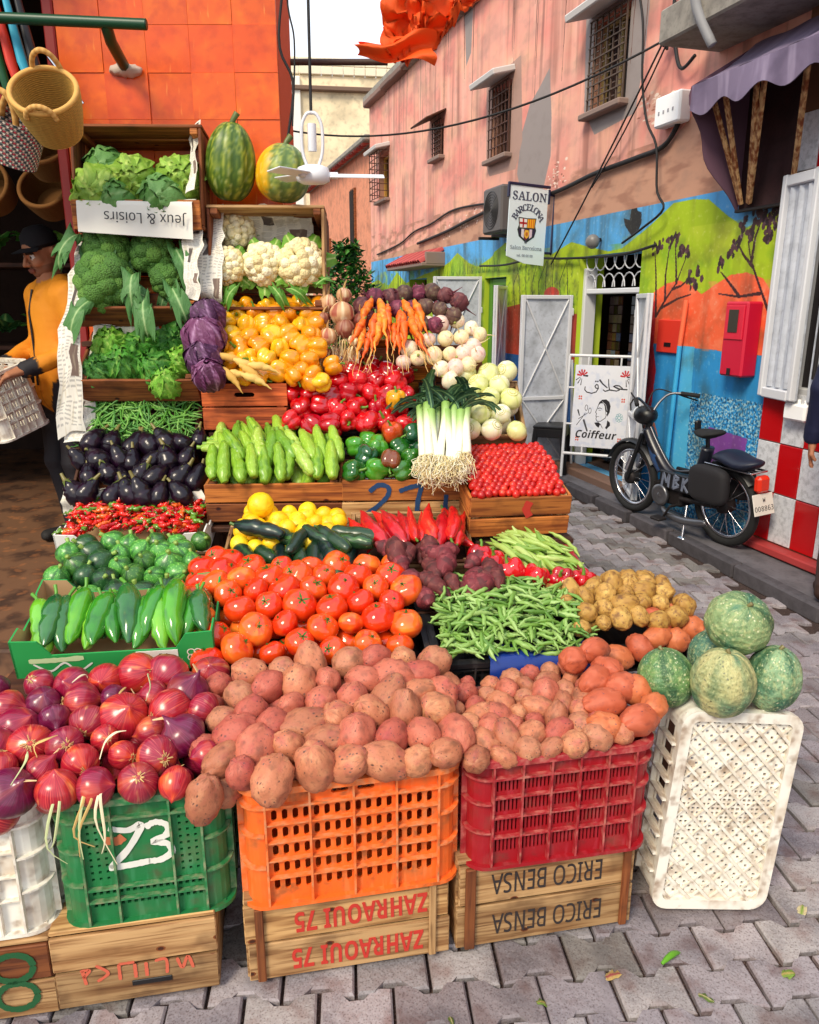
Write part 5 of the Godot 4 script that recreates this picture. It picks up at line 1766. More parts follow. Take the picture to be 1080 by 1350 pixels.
func plastic_crate(called: String, label: String, xf: Transform3D, w: float, h: float, d: float, m: String, style: String, group := "plastic crates of the stall") -> Node3D:
	var t := thing(called, label, "crate", xf, group)
	var mt: Material = mats["plastic_" + m]
	var rib_: Material = mats.get("rib_" + m, mt)
	var rc := minf(0.045, h * 0.3)
	var mid := Vector3(0, 0, -d / 2)
	var b := MB.new()
	for q in 4:
		b = MB.new()
		ring(b, w, d, rc, -h, 0.0, 0.006, mid, true, q)
		part("corner", b, mt, t)
	for side in 4:
		var ln := (w if side % 2 == 0 else d) - 2 * rc
		var hs := []
		var a := -ln / 2 + 0.012
		if style == "slots":
			hs = slots(a, -a, -h + 0.03, -0.052, 16 if side % 2 == 0 else 10, 5, 0.52, 0.62)
			hs += [Rect2(-0.05, -0.034, 0.04, 0.012), Rect2(0.01, -0.034, 0.04, 0.012)]
		elif style == "bars":
			hs = slots(a, -a, -h + 0.03, -0.04, 35 if side % 2 == 0 else 20, 4, 0.45, 0.68)
		elif style == "panel":
			hs = slots(a, -a, -h + 0.04, -h + 0.04 + h * 0.2, 17, 2, 0.55, 0.72)
			hs += slots(a, a + 0.05, -h * 0.66, -h * 0.18, 3, 9, 0.38, 0.38) + slots(-a - 0.05, -a, -h * 0.66, -h * 0.18, 3, 9, 0.38, 0.38)
		elif style == "tray":
			hs = slots(a, -a, -h + 0.012, -0.022, 14, 2, 0.75, 0.7)
		b = MB.new()
		b.plate(-ln / 2, ln / 2, -h, 0, -0.006, 0, hs, 0.004 if style == "slots" else 0.0)
		var bs := Basis(Vector3.UP, side * PI / 2)
		var wall := part("side_panel", b, mt, t, Transform3D(bs, mid + bs * Vector3(0, 0, d / 2 if side % 2 == 0 else w / 2)))
		# ribs stand proud of the wall
		b = MB.new()
		var nv := {"slots": 4, "bars": 5, "panel": 1, "tray": 6, "plain": 5}
		var n: int = nv[style]
		if style == "panel":
			for x in [-ln / 2 + 0.005, ln / 2 - 0.005, a + 0.06, -a - 0.06]:
				b.box(Vector3(x, -h / 2, 0.007), Vector3(0.005, h - 0.01, 0.0135))
			for y in [-h * 0.70, -h * 0.8]:
				b.box(Vector3(0, y, 0.006), Vector3(ln - 0.012, 0.005, 0.0115))
		else:
			for k in n + 1:
				b.box(Vector3(lerpf(-ln / 2 + 0.004, ln / 2 - 0.004, float(k) / n), -h / 2, 0.007), Vector3(0.005, h - 0.01, 0.0135))
			var rows: int = {"slots": 5, "bars": 4, "tray": 1, "plain": 4}[style]
			for k in range(1, rows):
				b.box(Vector3(0, lerpf(-h + 0.03, -0.045, float(k) / rows), 0.006), Vector3(ln - 0.012, 0.004, 0.0115))
		part("rib", b, rib_, wall)
	b = MB.new()
	ring(b, w + 0.03, d + 0.03, rc + 0.015, -0.012, 0.004, 0.024, mid)
	part("rim", b, rib_, t)
	b = MB.new()
	ring(b, w + 0.026, d + 0.026, rc + 0.013, -0.05 if h > 0.2 else -0.024, -0.044 if h > 0.2 else -0.02, 0.016, mid)
	part("lower_rim", b, rib_, t)
	if h > 0.2:
		for k in 2:
			for q in 4:
				b = MB.new()
				ring(b, w + 0.024, d + 0.024, rc + 0.012, -h * (0.38 + 0.27 * k) - 0.005, -h * (0.38 + 0.27 * k), 0.014, mid, true, q)
				part("corner_rib", b, rib_, t)
	b = MB.new()
	ring(b, w + 0.026, d + 0.026, rc + 0.013, -h - 0.004, -h + 0.006, 0.02, mid)
	b.box(mid + Vector3(0, -h + 0.006, 0), Vector3(w - 0.02, 0.006, d - 0.02))
	part("base", b, mt, t)
	return t

func brush(parent: Node3D, pts: Array, w: float, m: Material, z := 0.0015, called := "painted_mark"):
	# a hand-painted stroke lying on the xy plane
	var p := PackedVector3Array()
	var c := curve(pts, pts.size() * 5)
	for k in c.size():
		var tg: Vector2 = (c[mini(k + 1, c.size() - 1)] - c[maxi(k - 1, 0)]).normalized()
		var nn := Vector2(-tg.y, tg.x)
		var ww := w * rnd(0.82, 1.12) * (0.7 if k == 0 or k == c.size() - 1 else 1.0)
		var q: Vector2 = c[k] + nn * ww / 2
		var s: Vector2 = c[k] - nn * ww / 2
		p.append(Vector3(q.x, q.y, z))
		p.append(Vector3(s.x, s.y, z))
	var b := MB.new()
	b.grid(p, c.size(), 2, false)
	part(called, b, m, parent)

func boxed(b: MB) -> MB:
	return b

func carton(label: String, xf: Transform3D, w: float, h: float, d: float, front: Material, inside: Material, dip := 0.03) -> Node3D:
	# cardboard tray whose front wall dips in the middle
	var t := thing("cardboard_box", label, "box", xf, "cardboard produce boxes")
	for side in 4:
		var ln := w if side % 2 == 0 else d
		var bs := Basis(Vector3.UP, side * PI / 2)
		var o := bs * Vector3(0, 0, d / 2 if side % 2 == 0 else w / 2) + Vector3(0, 0, -d / 2)
		var dp := dip if side % 2 == 0 else dip * 0.5
		var shape := [Vector2(-ln / 2, -h), Vector2(ln / 2, -h), Vector2(ln / 2, 0.02), Vector2(ln / 2 - 0.07, 0.016), Vector2(ln / 2 - 0.10, -dp), Vector2(-ln / 2 + 0.10, -dp), Vector2(-ln / 2 + 0.07, 0.016), Vector2(-ln / 2, 0.02)]
		for q in 2:
			var b := MB.new()
			var z := 0.0 if q == 0 else -0.005
			# three convex pieces
			for pc in [[0, 1, 4, 5], [1, 2, 3, 4], [7, 0, 5, 6]]:
				var pp := []
				for k in pc:
					pp.append(Vector3(shape[k].x, shape[k].y, z))
				b.poly(pp, Vector3(0, 0, 1 if q == 0 else -1))
			if q == 0:
				for k in range(1, 7):
					b.poly([Vector3(shape[k].x, shape[k].y, 0), Vector3(shape[k + 1].x, shape[k + 1].y, 0), Vector3(shape[k + 1].x, shape[k + 1].y, -0.005), Vector3(shape[k].x, shape[k].y, -0.005)], Vector3.UP)
			part("side_panel" if q == 0 else "inner_panel", b, front if q == 0 else inside, t, Transform3D(bs, o))
	var f := MB.new()
	f.box(Vector3(0, -h, -d / 2), Vector3(w - 0.01, 0.006, d - 0.01))
	part("base", f, inside, t)
	return t

func paper(called: String, label: String, pts: Array, rows: int, cols: int, xf := Transform3D(), crumple := 0.008, cat := "newspaper"):
	# a sheet through a rows x cols lattice of points, subdivided and crumpled
	var p := PackedVector3Array()
	var f := noise(7.0, FastNoiseLite.TYPE_SIMPLEX, rng.randi() % 1000, 2)
	var nr := 14
	var nc := 12
	for r in nr + 1:
		for c in nc + 1:
			var a := float(r) / nr * (rows - 1)
			var e := float(c) / nc * (cols - 1)
			var i := mini(int(a), rows - 2)
			var k := mini(int(e), cols - 2)
			var top: Vector3 = pts[i * cols + k].lerp(pts[i * cols + k + 1], e - k)
			var bot: Vector3 = pts[(i + 1) * cols + k].lerp(pts[(i + 1) * cols + k + 1], e - k)
			var v: Vector3 = top.lerp(bot, a - i)
			p.append(v + Vector3(f.get_noise_3dv(v), f.get_noise_3dv(v + Vector3(5, 0, 0)), f.get_noise_3dv(v + Vector3(0, 7, 0))) * crumple * 2.0)
	var b := MB.new()
	b.grid(p, nr + 1, nc + 1, false)
	var q := PackedVector3Array()
	for v in p:
		q.append(v + Vector3(0, -0.001, -0.001))
	b.grid(q, nr + 1, nc + 1, false, PackedColorArray(), true)
	solo(called, label, cat, b.mesh(), mats["newspaper"], xf)

var CR := {}      # frames of the crates, front rim centre, -z climbing

func build_crates():
	var red_paint := mat("paint_red", rgb(196, 52, 40), 0.85)
	var black_paint := mat("paint_black", rgb(48, 40, 40), 0.8)
	# ground row: wooden boxes
	var yaw := 11.0
	CR.onion = at(-0.60, 0.552, -1.45, yaw)
	CR.potato = at(-0.13, 0.555, -1.51, yaw + 0.5)
	CR.redpot = at(0.375, 0.562, -1.60, yaw)
	CR.white = at(-0.985, 0.55, -1.385, yaw)
	var t := wood_crate("pine wood box with faded red lettering and hand slot, under the green crate", at(-0.635, 0.218, -1.425, 10.5), 0.365, 0.205, 0.30, 2, ["pine", "pine", "grey"], "wooden boxes on the paving", true)
	var b := MB.new()
	for q in [[[-0.12, -0.10], [-0.115, -0.14]], [[-0.125, -0.1], [-0.105, -0.1], [-0.115, -0.115], [-0.12, -0.12]], [[-0.09, -0.09], [-0.065, -0.115], [-0.09, -0.135]], [[-0.04, -0.095], [-0.04, -0.14]], [[-0.04, -0.095], [-0.005, -0.095]], [[-0.005, -0.1], [-0.005, -0.14]], [[0.02, -0.1], [0.02, -0.14]], [[0.04, -0.1], [0.065, -0.1], [0.065, -0.14]], [[0.09, -0.1], [0.10, -0.13], [0.115, -0.1], [0.125, -0.135]]]:
		var v := []
		for p in q:
			v.append(Vector2(p[0], p[1]))
		brush(t, v, 0.008, mat("paint_red_faded", rgb(206, 96, 70), 0.85), 0.002)
	b = MB.new()
	b.box(Vector3(0.03, -0.155, 0.001), Vector3(0.09, 0.014, 0.004), 0.002)
	part("hand_slot", b, mats["black"], t)
	t = wood_crate("old wooden box painted with a green figure eight under the white crate", at(-0.99, 0.205, -1.365, 10), 0.35, 0.2, 0.30, 2, ["grey", "brown", "grey"], "wooden boxes on the paving", true)
	var gp := mat("paint_green", rgb(24, 84, 44), 0.8)
	for c in [[0.095, -0.055, 0.036], [0.095, -0.135, 0.036]]:
		var v := []
		for k in 11:
			v.append(Vector2(c[0] + cos(TAU * k / 10) * c[2] * 1.2, c[1] + sin(TAU * k / 10) * c[2]))
		brush(t, v, 0.016, gp, 0.003)
	for x in [-0.05, -0.13]:
		var v := []
		for k in 11:
			v.append(Vector2(x + cos(TAU * k / 10) * 0.03, -0.1 + sin(TAU * k / 10) * 0.075))
		brush(t, v, 0.016, gp, 0.003)
	t = wood_crate("weathered wooden box with upside-down red stencilled letters, under the orange crate", at(-0.145, 0.235, -1.515, 11), 0.50, 0.225, 0.30, 2, ["pine", "grey", "grey"], "wooden boxes on the paving", true)
	for r in 2:
		var m := text_mesh("ZAHRAOUI 75", 0.00084, 0.0016, "Droid Sans", 700)
		part("lettering", m, red_paint, t, Transform3D(Basis(Vector3.BACK, PI + rnd(-0.03, 0.03)).scaled_local(Vector3(0.95, 1.45, 1)), Vector3(0.03 - r * 0.01, -0.062 - r * 0.108, 0.0012)))
	plank(t, "batten", Vector3(0.02, 0.21, 0.01), Vector3(-0.215, -0.112, 0.0055), "brown")
	plank(t, "batten", Vector3(0.018, 0.21, 0.01), Vector3(0.205, -0.112, 0.0055), "grey")
	t = wood_crate("two-slat wooden box with upside-down black ERICO BENSA print, under the red crate", at(0.352, 0.262, -1.612, 11), 0.475, 0.25, 0.30, 2, ["pine", "grey"], "wooden boxes on the paving", true)
	for r in 2:
		var m := text_mesh("ERICO BENSA", 0.00086, 0.0016, "Droid Sans", 400)
		part("lettering", m, black_paint, t, Transform3D(Basis(Vector3.BACK, PI).scaled_local(Vector3(0.9, 1.5, 1)), Vector3(0.0 + r * 0.005, -0.065 - r * 0.122, 0.0012)))
	plank(t, "batten", Vector3(0.026, 0.24, 0.012), Vector3(-0.205, -0.125, 0.0065), "brown")
	plank(t, "batten", Vector3(0.02, 0.24, 0.012), Vector3(0.212, -0.125, 0.0065), "brown")
	# ground row: plastic crates
	t = plastic_crate("plastic_crate", "scuffed green plastic crate painted with a white 23", CR.onion, 0.36, 0.325, 0.33, "green", "panel")
	var wp := mat("paint_white", rgb(232, 230, 220), 0.7)
	for v in [[Vector2(-0.07, -0.075), Vector2(-0.03, -0.085), Vector2(0.0, -0.075), Vector2(-0.03, -0.13), Vector2(-0.075, -0.178)], [Vector2(-0.078, -0.178), Vector2(-0.03, -0.176), Vector2(0.012, -0.172)], [Vector2(0.008, -0.083), Vector2(0.03, -0.072), Vector2(0.055, -0.084), Vector2(0.052, -0.108), Vector2(0.022, -0.122), Vector2(0.052, -0.132), Vector2(0.06, -0.155), Vector2(0.035, -0.172), Vector2(0.008, -0.172)]]:
		brush(t, v, 0.016, wp, 0.003)
	brush(t, [Vector2(-0.08, -0.105), Vector2(-0.055, -0.11), Vector2(-0.04, -0.1)], 0.022, mat("paint_rust", rgb(196, 110, 70), 0.8), 0.0025)
	plastic_crate("plastic_crate", "bright orange plastic crate with rows of slots, full of potatoes", CR.potato, 0.50, 0.315, 0.35, "orange", "slots")
	plastic_crate("plastic_crate", "dark red plastic crate with narrow bars, holding small pink potatoes", CR.redpot, 0.46, 0.295, 0.33, "red", "bars")
	plastic_crate("plastic_crate", "cream white plastic crate at the stall's left end, partly out of view", CR.white, 0.34, 0.325, 0.34, "white", "plain")
	build_standing_crate()
	# black trays
	CR.tomato = frame(-0.235, 0.61, -1.93, 8, 12.7)
	CR.peas = frame(0.325, 0.615, -1.99, 8, 11)
	CR.redpep = frame(-0.214, 1.115, -3.0, 2, 33.6)
	CR.yelpot = frame(0.70, 0.605, -2.1, 12, 8.5)
	plastic_crate("produce_tray", "black plastic tray with a see-through rim heaped with tomatoes", CR.tomato, 0.60, 0.09, 0.44, "black", "tray", "black plastic trays")
	plastic_crate("produce_tray", "black plastic tray lined in dark blue sheet and filled with peas", CR.peas, 0.48, 0.09, 0.39, "black", "tray", "black plastic trays")
	plastic_crate("produce_tray", "black plastic tray holding glossy red bell peppers", CR.redpep, 0.54, 0.09, 0.36, "black", "tray", "black plastic trays")
	plastic_crate("produce_tray", "black plastic tray under the yellow potatoes near the melons", CR.yelpot, 0.36, 0.08, 0.30, "black", "tray", "black plastic trays")
	# blue liner over the pea tray's front
	var pts := []
	for r in 3:
		for c in 6:
			pts.append(Vector3(lerpf(-0.1, 0.245, c / 5.0), [0.005, 0.016, -0.05][r] + 0.006 * sin(c * 2.0), [-0.06, 0.018, 0.03][r]))
	b = MB.new()
	var pv := PackedVector3Array()
	for q in pts:
		pv.append(q)
	b.grid(pv, 3, 6, false)
	solo("plastic_liner", "dark blue plastic sheet folded over the front rim of the pea tray", "plastic sheet", b.mesh(), mat("blue_sheet", rgb(22, 52, 132), 0.3), CR.peas)
	# cardboard boxes
	CR.longgreen = frame(-0.793, 0.725, -1.86, 8, 11.9)
	CR.chilli = frame(-0.985, 0.80, -2.55, 4, 13)
	var board := mat("cardboard", rgb(196, 158, 116), 0.9)
	var gcard := mat("card_green", rgb(34, 152, 72), 0.7)
	t = carton("green printed cardboard box holding long green peppers", CR.longgreen, 0.52, 0.10, 0.31, gcard, board)
	brush(t, [Vector2(-0.21, -0.055), Vector2(-0.17, -0.08), Vector2(-0.13, -0.055), Vector2(-0.1, -0.085), Vector2(-0.06, -0.06)], 0.006, mat("paint_white", Color.WHITE), 0.0015)
	brush(t, [Vector2(-0.22, -0.045), Vector2(-0.15, -0.045), Vector2(-0.08, -0.042)], 0.016, mat("leafprint", rgb(196, 214, 160), 0.7), 0.0012)
	b = MB.new()
	b.box(Vector3(0.11, -0.064, 0.0012), Vector3(0.11, 0.062, 0.0016))
	part("label_print", b, mat("cardwhite", rgb(236, 234, 226), 0.7), t)
	part("lettering", text_mesh("edir", 0.0007, 0.0008, "Droid Serif", 400, true), mat("ink_black", Color.WHITE), t, at(0.12, -0.062, 0.0024))
	for k in 5:
		var v := []
		for s in 9:
			v.append(Vector2(0.20 + (k % 3) * 0.018 + cos(TAU * s / 8) * 0.010, -0.062 + (k / 3) * 0.018 + sin(TAU * s / 8) * 0.010))
		brush(t, v, 0.003, mats["paint_white"], 0.0015)
	var wcard := mat("cardwhite", rgb(236, 234, 226), 0.7)
	t = carton("white cardboard box printed with small yellow pears, full of red chillies", CR.chilli, 0.52, 0.085, 0.31, wcard, board, 0.012)
	for x in [-0.2, -0.16, 0.16, 0.21]:
		b = MB.new()
		b.lathe([Vector2(0, 0.028), Vector2(0.006, 0.026), Vector2(0.009, 0.012), Vector2(0.017, 0.0), Vector2(0.017, -0.012), Vector2(0, -0.02)], 12)
		b.xf = Transform3D()
		part("pear_print", b, mat("pearprint", rgb(240, 196, 50), 0.7), t, Transform3D(Basis.from_scale(Vector3(1, 1, 0.06)), Vector3(x, -0.055, 0.001)))
	# wooden produce crates
	CR.squash = frame(-0.887, 0.655, -2.19, 5, 18.8)
	CR.eggplant = frame(-1.04, 0.885, -2.78, 3, 40)
	CR.beans = frame(-1.076, 1.055, -2.93, 2, 40)
	CR.lettuce = frame(-1.075, 1.31, -3.0, 2, 37)
	CR.broccoli = frame(-1.085, 1.584, -3.1, 2, 48)
	CR.cabbage = frame(-1.074, 1.985, -3.2, 2, 52)
	CR.cucumber = frame(-0.385, 0.715, -2.17, 4, 13.2)
	CR.zucchini = frame(-0.499, 0.966, -2.7, 3, 22)
	CR.orangebox = frame(-0.651, 1.298, -3.0, 2, 3)
	CR.yellow = frame(-0.573, 1.31, -3.06, 2, 42)
	CR.cauli = frame(-0.577, 1.63, -3.2, 2, 50)
	CR.green = frame(-0.028, 0.975, -2.72, 3, 15)
	CR.cherry = frame(0.395, 0.945, -2.58, 8, 18)
	CR.redlong = frame(0.019, 0.755, -2.4, 4, 18.7)
	CR.sweet = frame(0.107, 0.672, -2.2, 5, 22)
	CR.broad = frame(0.455, 0.665, -2.31, 12, 16)
	CR.carrot = frame(-0.04, 1.345, -3.2, 2, 30)
	CR.kohl = frame(0.34, 1.10, -2.95, 4, 40)
	wood_crate("brown wooden crate of round green squashes", CR.squash, 0.49, 0.09, 0.34, 1, ["brown", "grey"])
	wood_crate("dark wooden crate of aubergines in the left column", CR.eggplant, 0.50, 0.14, 0.30, 2, ["brown", "dark"])
	wood_crate("wooden crate of green beans between aubergines and lettuce", CR.beans, 0.46, 0.13, 0.30, 2, ["brown", "dark"])
	wood_crate("brown wooden crate of lettuces with a polished front board", CR.lettuce, 0.47, 0.12, 0.30, 1, ["brown", "amber"])
	wood_crate("wooden crate of broccoli with paper hanging down its left side", CR.broccoli, 0.50, 0.12, 0.36, 1, ["amber", "brown"])
	wood_crate("topmost wooden crate of the left column, lying open towards the street with green cabbages", frame(-1.074, 1.885, -3.2, 2, 80), 0.51, 0.27, 0.40, 2, ["amber", "brown"])
	wood_crate("wooden crate of lemons and dark cucumbers", CR.cucumber, 0.46, 0.10, 0.50, 1, ["grey", "brown"])
	wood_crate("large wooden crate of pale green courgettes", frame(-0.499, 0.966, -2.7, 3, 6), 0.50, 0.155, 0.33, 2, ["brown", "amber", "amber"])
	wood_crate("orange-stained wooden box with an oval hand slot under the yellow peppers", CR.orangebox, 0.335, 0.19, 0.30, 2, ["stain"], "wooden crates of the stall", false, true)
	wood_crate("wooden crate behind the purple cabbages, heaped with yellow peppers", CR.yellow, 0.42, 0.12, 0.38, 1, ["brown", "dark"])
	wood_crate("old wooden crate of cauliflowers lying open towards the street, newspaper at its back", frame(-0.577, 1.575, -3.2, 2, 82), 0.47, 0.29, 0.41, 2, ["brown", "grey"])
	t = wood_crate("pale wooden crate painted with a blue 27 and 1", frame(-0.028, 0.975, -2.72, 3, 4), 0.44, 0.17, 0.30, 2, ["pine", "amber"])
	var bp := mat("paint_blue", rgb(24, 62, 104), 0.8)
	for v in [[Vector2(-0.12, -0.045), Vector2(-0.085, -0.02), Vector2(-0.05, -0.03), Vector2(-0.055, -0.065), Vector2(-0.1, -0.11), Vector2(-0.155, -0.145)], [Vector2(-0.155, -0.145), Vector2(-0.11, -0.132), Vector2(-0.07, -0.14)], [Vector2(-0.01, -0.045), Vector2(0.03, -0.03), Vector2(0.075, -0.02)], [Vector2(0.075, -0.02), Vector2(0.06, -0.08), Vector2(0.055, -0.145)], [Vector2(0.165, -0.06), Vector2(0.162, -0.11), Vector2(0.165, -0.155)]]:
		brush(t, v, 0.018, bp, 0.003)
	t = wood_crate("pale wooden crate with a red smear, full of cherry tomatoes", frame(0.395, 0.945, -2.58, 8, 12), 0.37, 0.16, 0.40, 2, ["pine", "amber"])
	brush(t, [Vector2(0.03, -0.02), Vector2(0.02, -0.05), Vector2(0.035, -0.08)], 0.03, red_paint, 0.002)
	wood_crate("weathered wooden crate of long red peppers", CR.redlong, 0.42, 0.09, 0.33, 1, ["grey", "dark"])
	wood_crate("low dark wooden crate of purple sweet potatoes", CR.sweet, 0.37, 0.07, 0.25, 1, ["dark", "brown"])
	t = wood_crate("ochre wooden box beneath the bunched carrots", CR.carrot, 0.30, 0.15, 0.22, 2, ["ochre"])
	b = MB.new()
	b.box(Vector3(0.14, -0.05, 0.004), Vector3(0.022, 0.1, 0.004), 0.001)
	part("metal_strap", b, mats["alloy"] if mats.has("alloy") else mats["chrome"], t)
	wood_crate("wooden crate under the white kohlrabi", CR.kohl, 0.25, 0.10, 0.30, 1, ["grey", "pine"])
	plastic_crate("produce_tray", "shallow red plastic tray of broad beans with a raised right edge", CR.broad, 0.35, 0.08, 0.31, "red", "tray")
	# stepped stand that carries the tilted crates
	t = thing("display_stand", "dark stepped wooden stand carrying the tilted crates of the stall", "display stand")
	for q in [[-0.9, 0.555, -2.02, 0.52, 0.34, 6], [-0.25, 0.515, -2.14, 0.6, 0.4, 6], [0.34, 0.5, -2.2, 0.5, 0.4, 6], [0.72, 0.54, -2.28, 0.36, 0.3, 8], [-0.95, 0.62, -2.4, 0.5, 0.3, 4], [-0.36, 0.66, -2.42, 0.5, 0.4, 4], [0.06, 0.63, -2.55, 0.4, 0.3, 4], [0.47, 0.63, -2.45, 0.34, 0.26, 8], [-1.02, 0.69, -2.72, 0.5, 0.28, 3], [-0.5, 0.79, -2.85, 0.5, 0.3, 3], [-0.03, 0.785, -2.87, 0.44, 0.3, 3], [0.40, 0.765, -2.78, 0.36, 0.34, 6], [-1.05, 0.76, -2.95, 0.5, 0.2, 2], [-1.08, 0.93, -3.08, 0.48, 0.22, 2], [-0.62, 1.09, -3.17, 0.38, 0.3, 2], [-0.2, 1.0, -3.15, 0.5, 0.26, 2], [0.35, 0.98, -3.08, 0.3, 0.24, 3], [-1.08, 1.16, -3.16, 0.48, 0.22, 2], [-1.08, 1.44, -3.27, 0.5, 0.26, 2], [-0.58, 1.42, -3.36, 0.46, 0.2, 2], [-0.04, 1.18, -3.32, 0.44, 0.22, 2], [-1.07, 1.865, -3.36, 0.5, 0.22, 2]]:
		plank(t, "shelf", Vector3(q[3], 0.02, q[4]), Vector3(q[0], q[1], q[2]), "dark", Basis(Vector3.UP, deg_to_rad(q[5])))
		for s in [-1, 1]:
			plank(t, "leg", Vector3(0.035, q[1] - 0.012, 0.035), Vector3(q[0] + s * (q[3] / 2 - 0.03), (q[1] - 0.012) / 2, q[2] + 0.02 * s), "dark")

func build_standing_crate():
	# white crate stood on its end, its lattice bottom facing the street
	var w := 0.322
	var h := 0.585
	var d := 0.27
	var t := thing("standing_crate", "white plastic crate standing on end, lattice bottom outwards, carrying the melons", "crate", Transform3D(Basis(Vector3.UP, deg_to_rad(4)) * Basis(Vector3.RIGHT, deg_to_rad(-1.5)) * Basis(Vector3.BACK, deg_to_rad(-4.5)), Vector3(0.806, 0.018, -1.70)), "plastic crates of the stall")
	var mt: Material = mats["plastic_white"]
	var b := MB.new()
	var hs := []
	for a in 20:
		for c in 39:
			var x := -0.13 + a * 0.0135
			var y := 0.045 + c * 0.0132
			var dia := fposmod((x + y) / 0.055, 1.0)
			var dib := fposmod((x - y) / 0.055, 1.0)
			if dia > 0.16 and dib > 0.16:
				hs.append(Rect2(x, y, 0.0078, 0.008))
	b.plate(-w / 2 + 0.012, w / 2 - 0.012, 0.012, h - 0.012, -0.012, -0.007, hs)
	part("lattice_base", b, mt, t)
	b = MB.new()
	for k in range(-8, 22):
		for s in [-1, 1]:
			var y0 := k * 0.055 + (0.0 if s == 1 else 0.02)
			var a := Vector2(-w / 2 + 0.025, y0)
			var e := Vector2(w / 2 - 0.025, y0 + s * (w - 0.05))
			if s == -1:
				a.y += 0.2
				e.y += 0.2
			# clip to the inside
			var lo := 0.03
			var hi := h - 0.03
			var da := e - a
			var t0 := 0.0
			var t1 := 1.0
			if s == 1:
				t0 = maxf(0.0, (lo - a.y) / da.y)
				t1 = minf(1.0, (hi - a.y) / da.y)
			else:
				t0 = maxf(0.0, (hi - a.y) / da.y)
				t1 = minf(1.0, (lo - a.y) / da.y)
			if t1 - t0 < 0.05:
				continue
			var p := a + da * t0
			var q := a + da * t1
			b.xf = Transform3D(Basis(Vector3.BACK, (q - p).angle()), Vector3((p.x + q.x) / 2, (p.y + q.y) / 2, -0.003 - (0.0012 if s == 1 else 0.0)))
			b.box(Vector3.ZERO, Vector3(p.distance_to(q), 0.008 if s == -1 else 0.004, 0.016 if s == -1 else 0.006))
	part("lattice_ribs", b, mats["rib_white"], t)
	b = MB.new()
	b.xf = Transform3D(Basis(Vector3.RIGHT, PI / 2), Vector3(0, h / 2, 0))
	ring(b, w, h, 0.045, -0.016, 0.006, 0.028, Vector3.ZERO)
	ring(b, w - 0.01, h - 0.01, 0.045, -0.03, -0.014, 0.012, Vector3.ZERO)
	part("rim", b, mt, t)
	for q in 5:
		b = MB.new()
		b.xf = Transform3D(Basis(Vector3.RIGHT, PI / 2), Vector3(0, h / 2, 0))
		if q < 4:
			ring(b, w - 0.012, h - 0.012, 0.045, -d, -0.014, 0.006, Vector3.ZERO, true, q)
		else:
			ring(b, w + 0.012, h + 0.012, 0.05, -d - 0.02, -d, 0.03, Vector3.ZERO)
		part("corner" if q < 4 else "back_rim", b, mt, t)
	for side in 4:
		var ln := (h if side % 2 == 0 else w) - 0.1
		b = MB.new()
		b.plate(-ln / 2, ln / 2, -d, -0.02, -0.005, 0, slots(-ln / 2 + 0.01, ln / 2 - 0.01, -d + 0.03, -0.03, 9 if side % 2 == 0 else 4, 3, 0.72, 0.66))
		for k in range(1, 9 if side % 2 == 0 else 4):
			var x := lerpf(-ln / 2, ln / 2, float(k) / (9 if side % 2 == 0 else 4))
			b.box(Vector3(x, -d / 2, 0.008), Vector3(0.006, d - 0.02, 0.016))
		for y in [-0.1, -0.19]:
			b.box(Vector3(0, y, 0.008), Vector3(ln, 0.006, 0.015))
		var nrm: Vector3 = [Vector3.LEFT, Vector3.UP, Vector3.RIGHT, Vector3.DOWN][side]
		var along := Vector3.BACK.cross(nrm)
		var mid := Vector3(0, h / 2, 0) + nrm * ((w if side % 2 == 0 else h) / 2 - 0.006)
		part("side_panel", b, mt, t, Transform3D(Basis(along, Vector3.BACK, along.cross(Vector3.BACK)), mid))

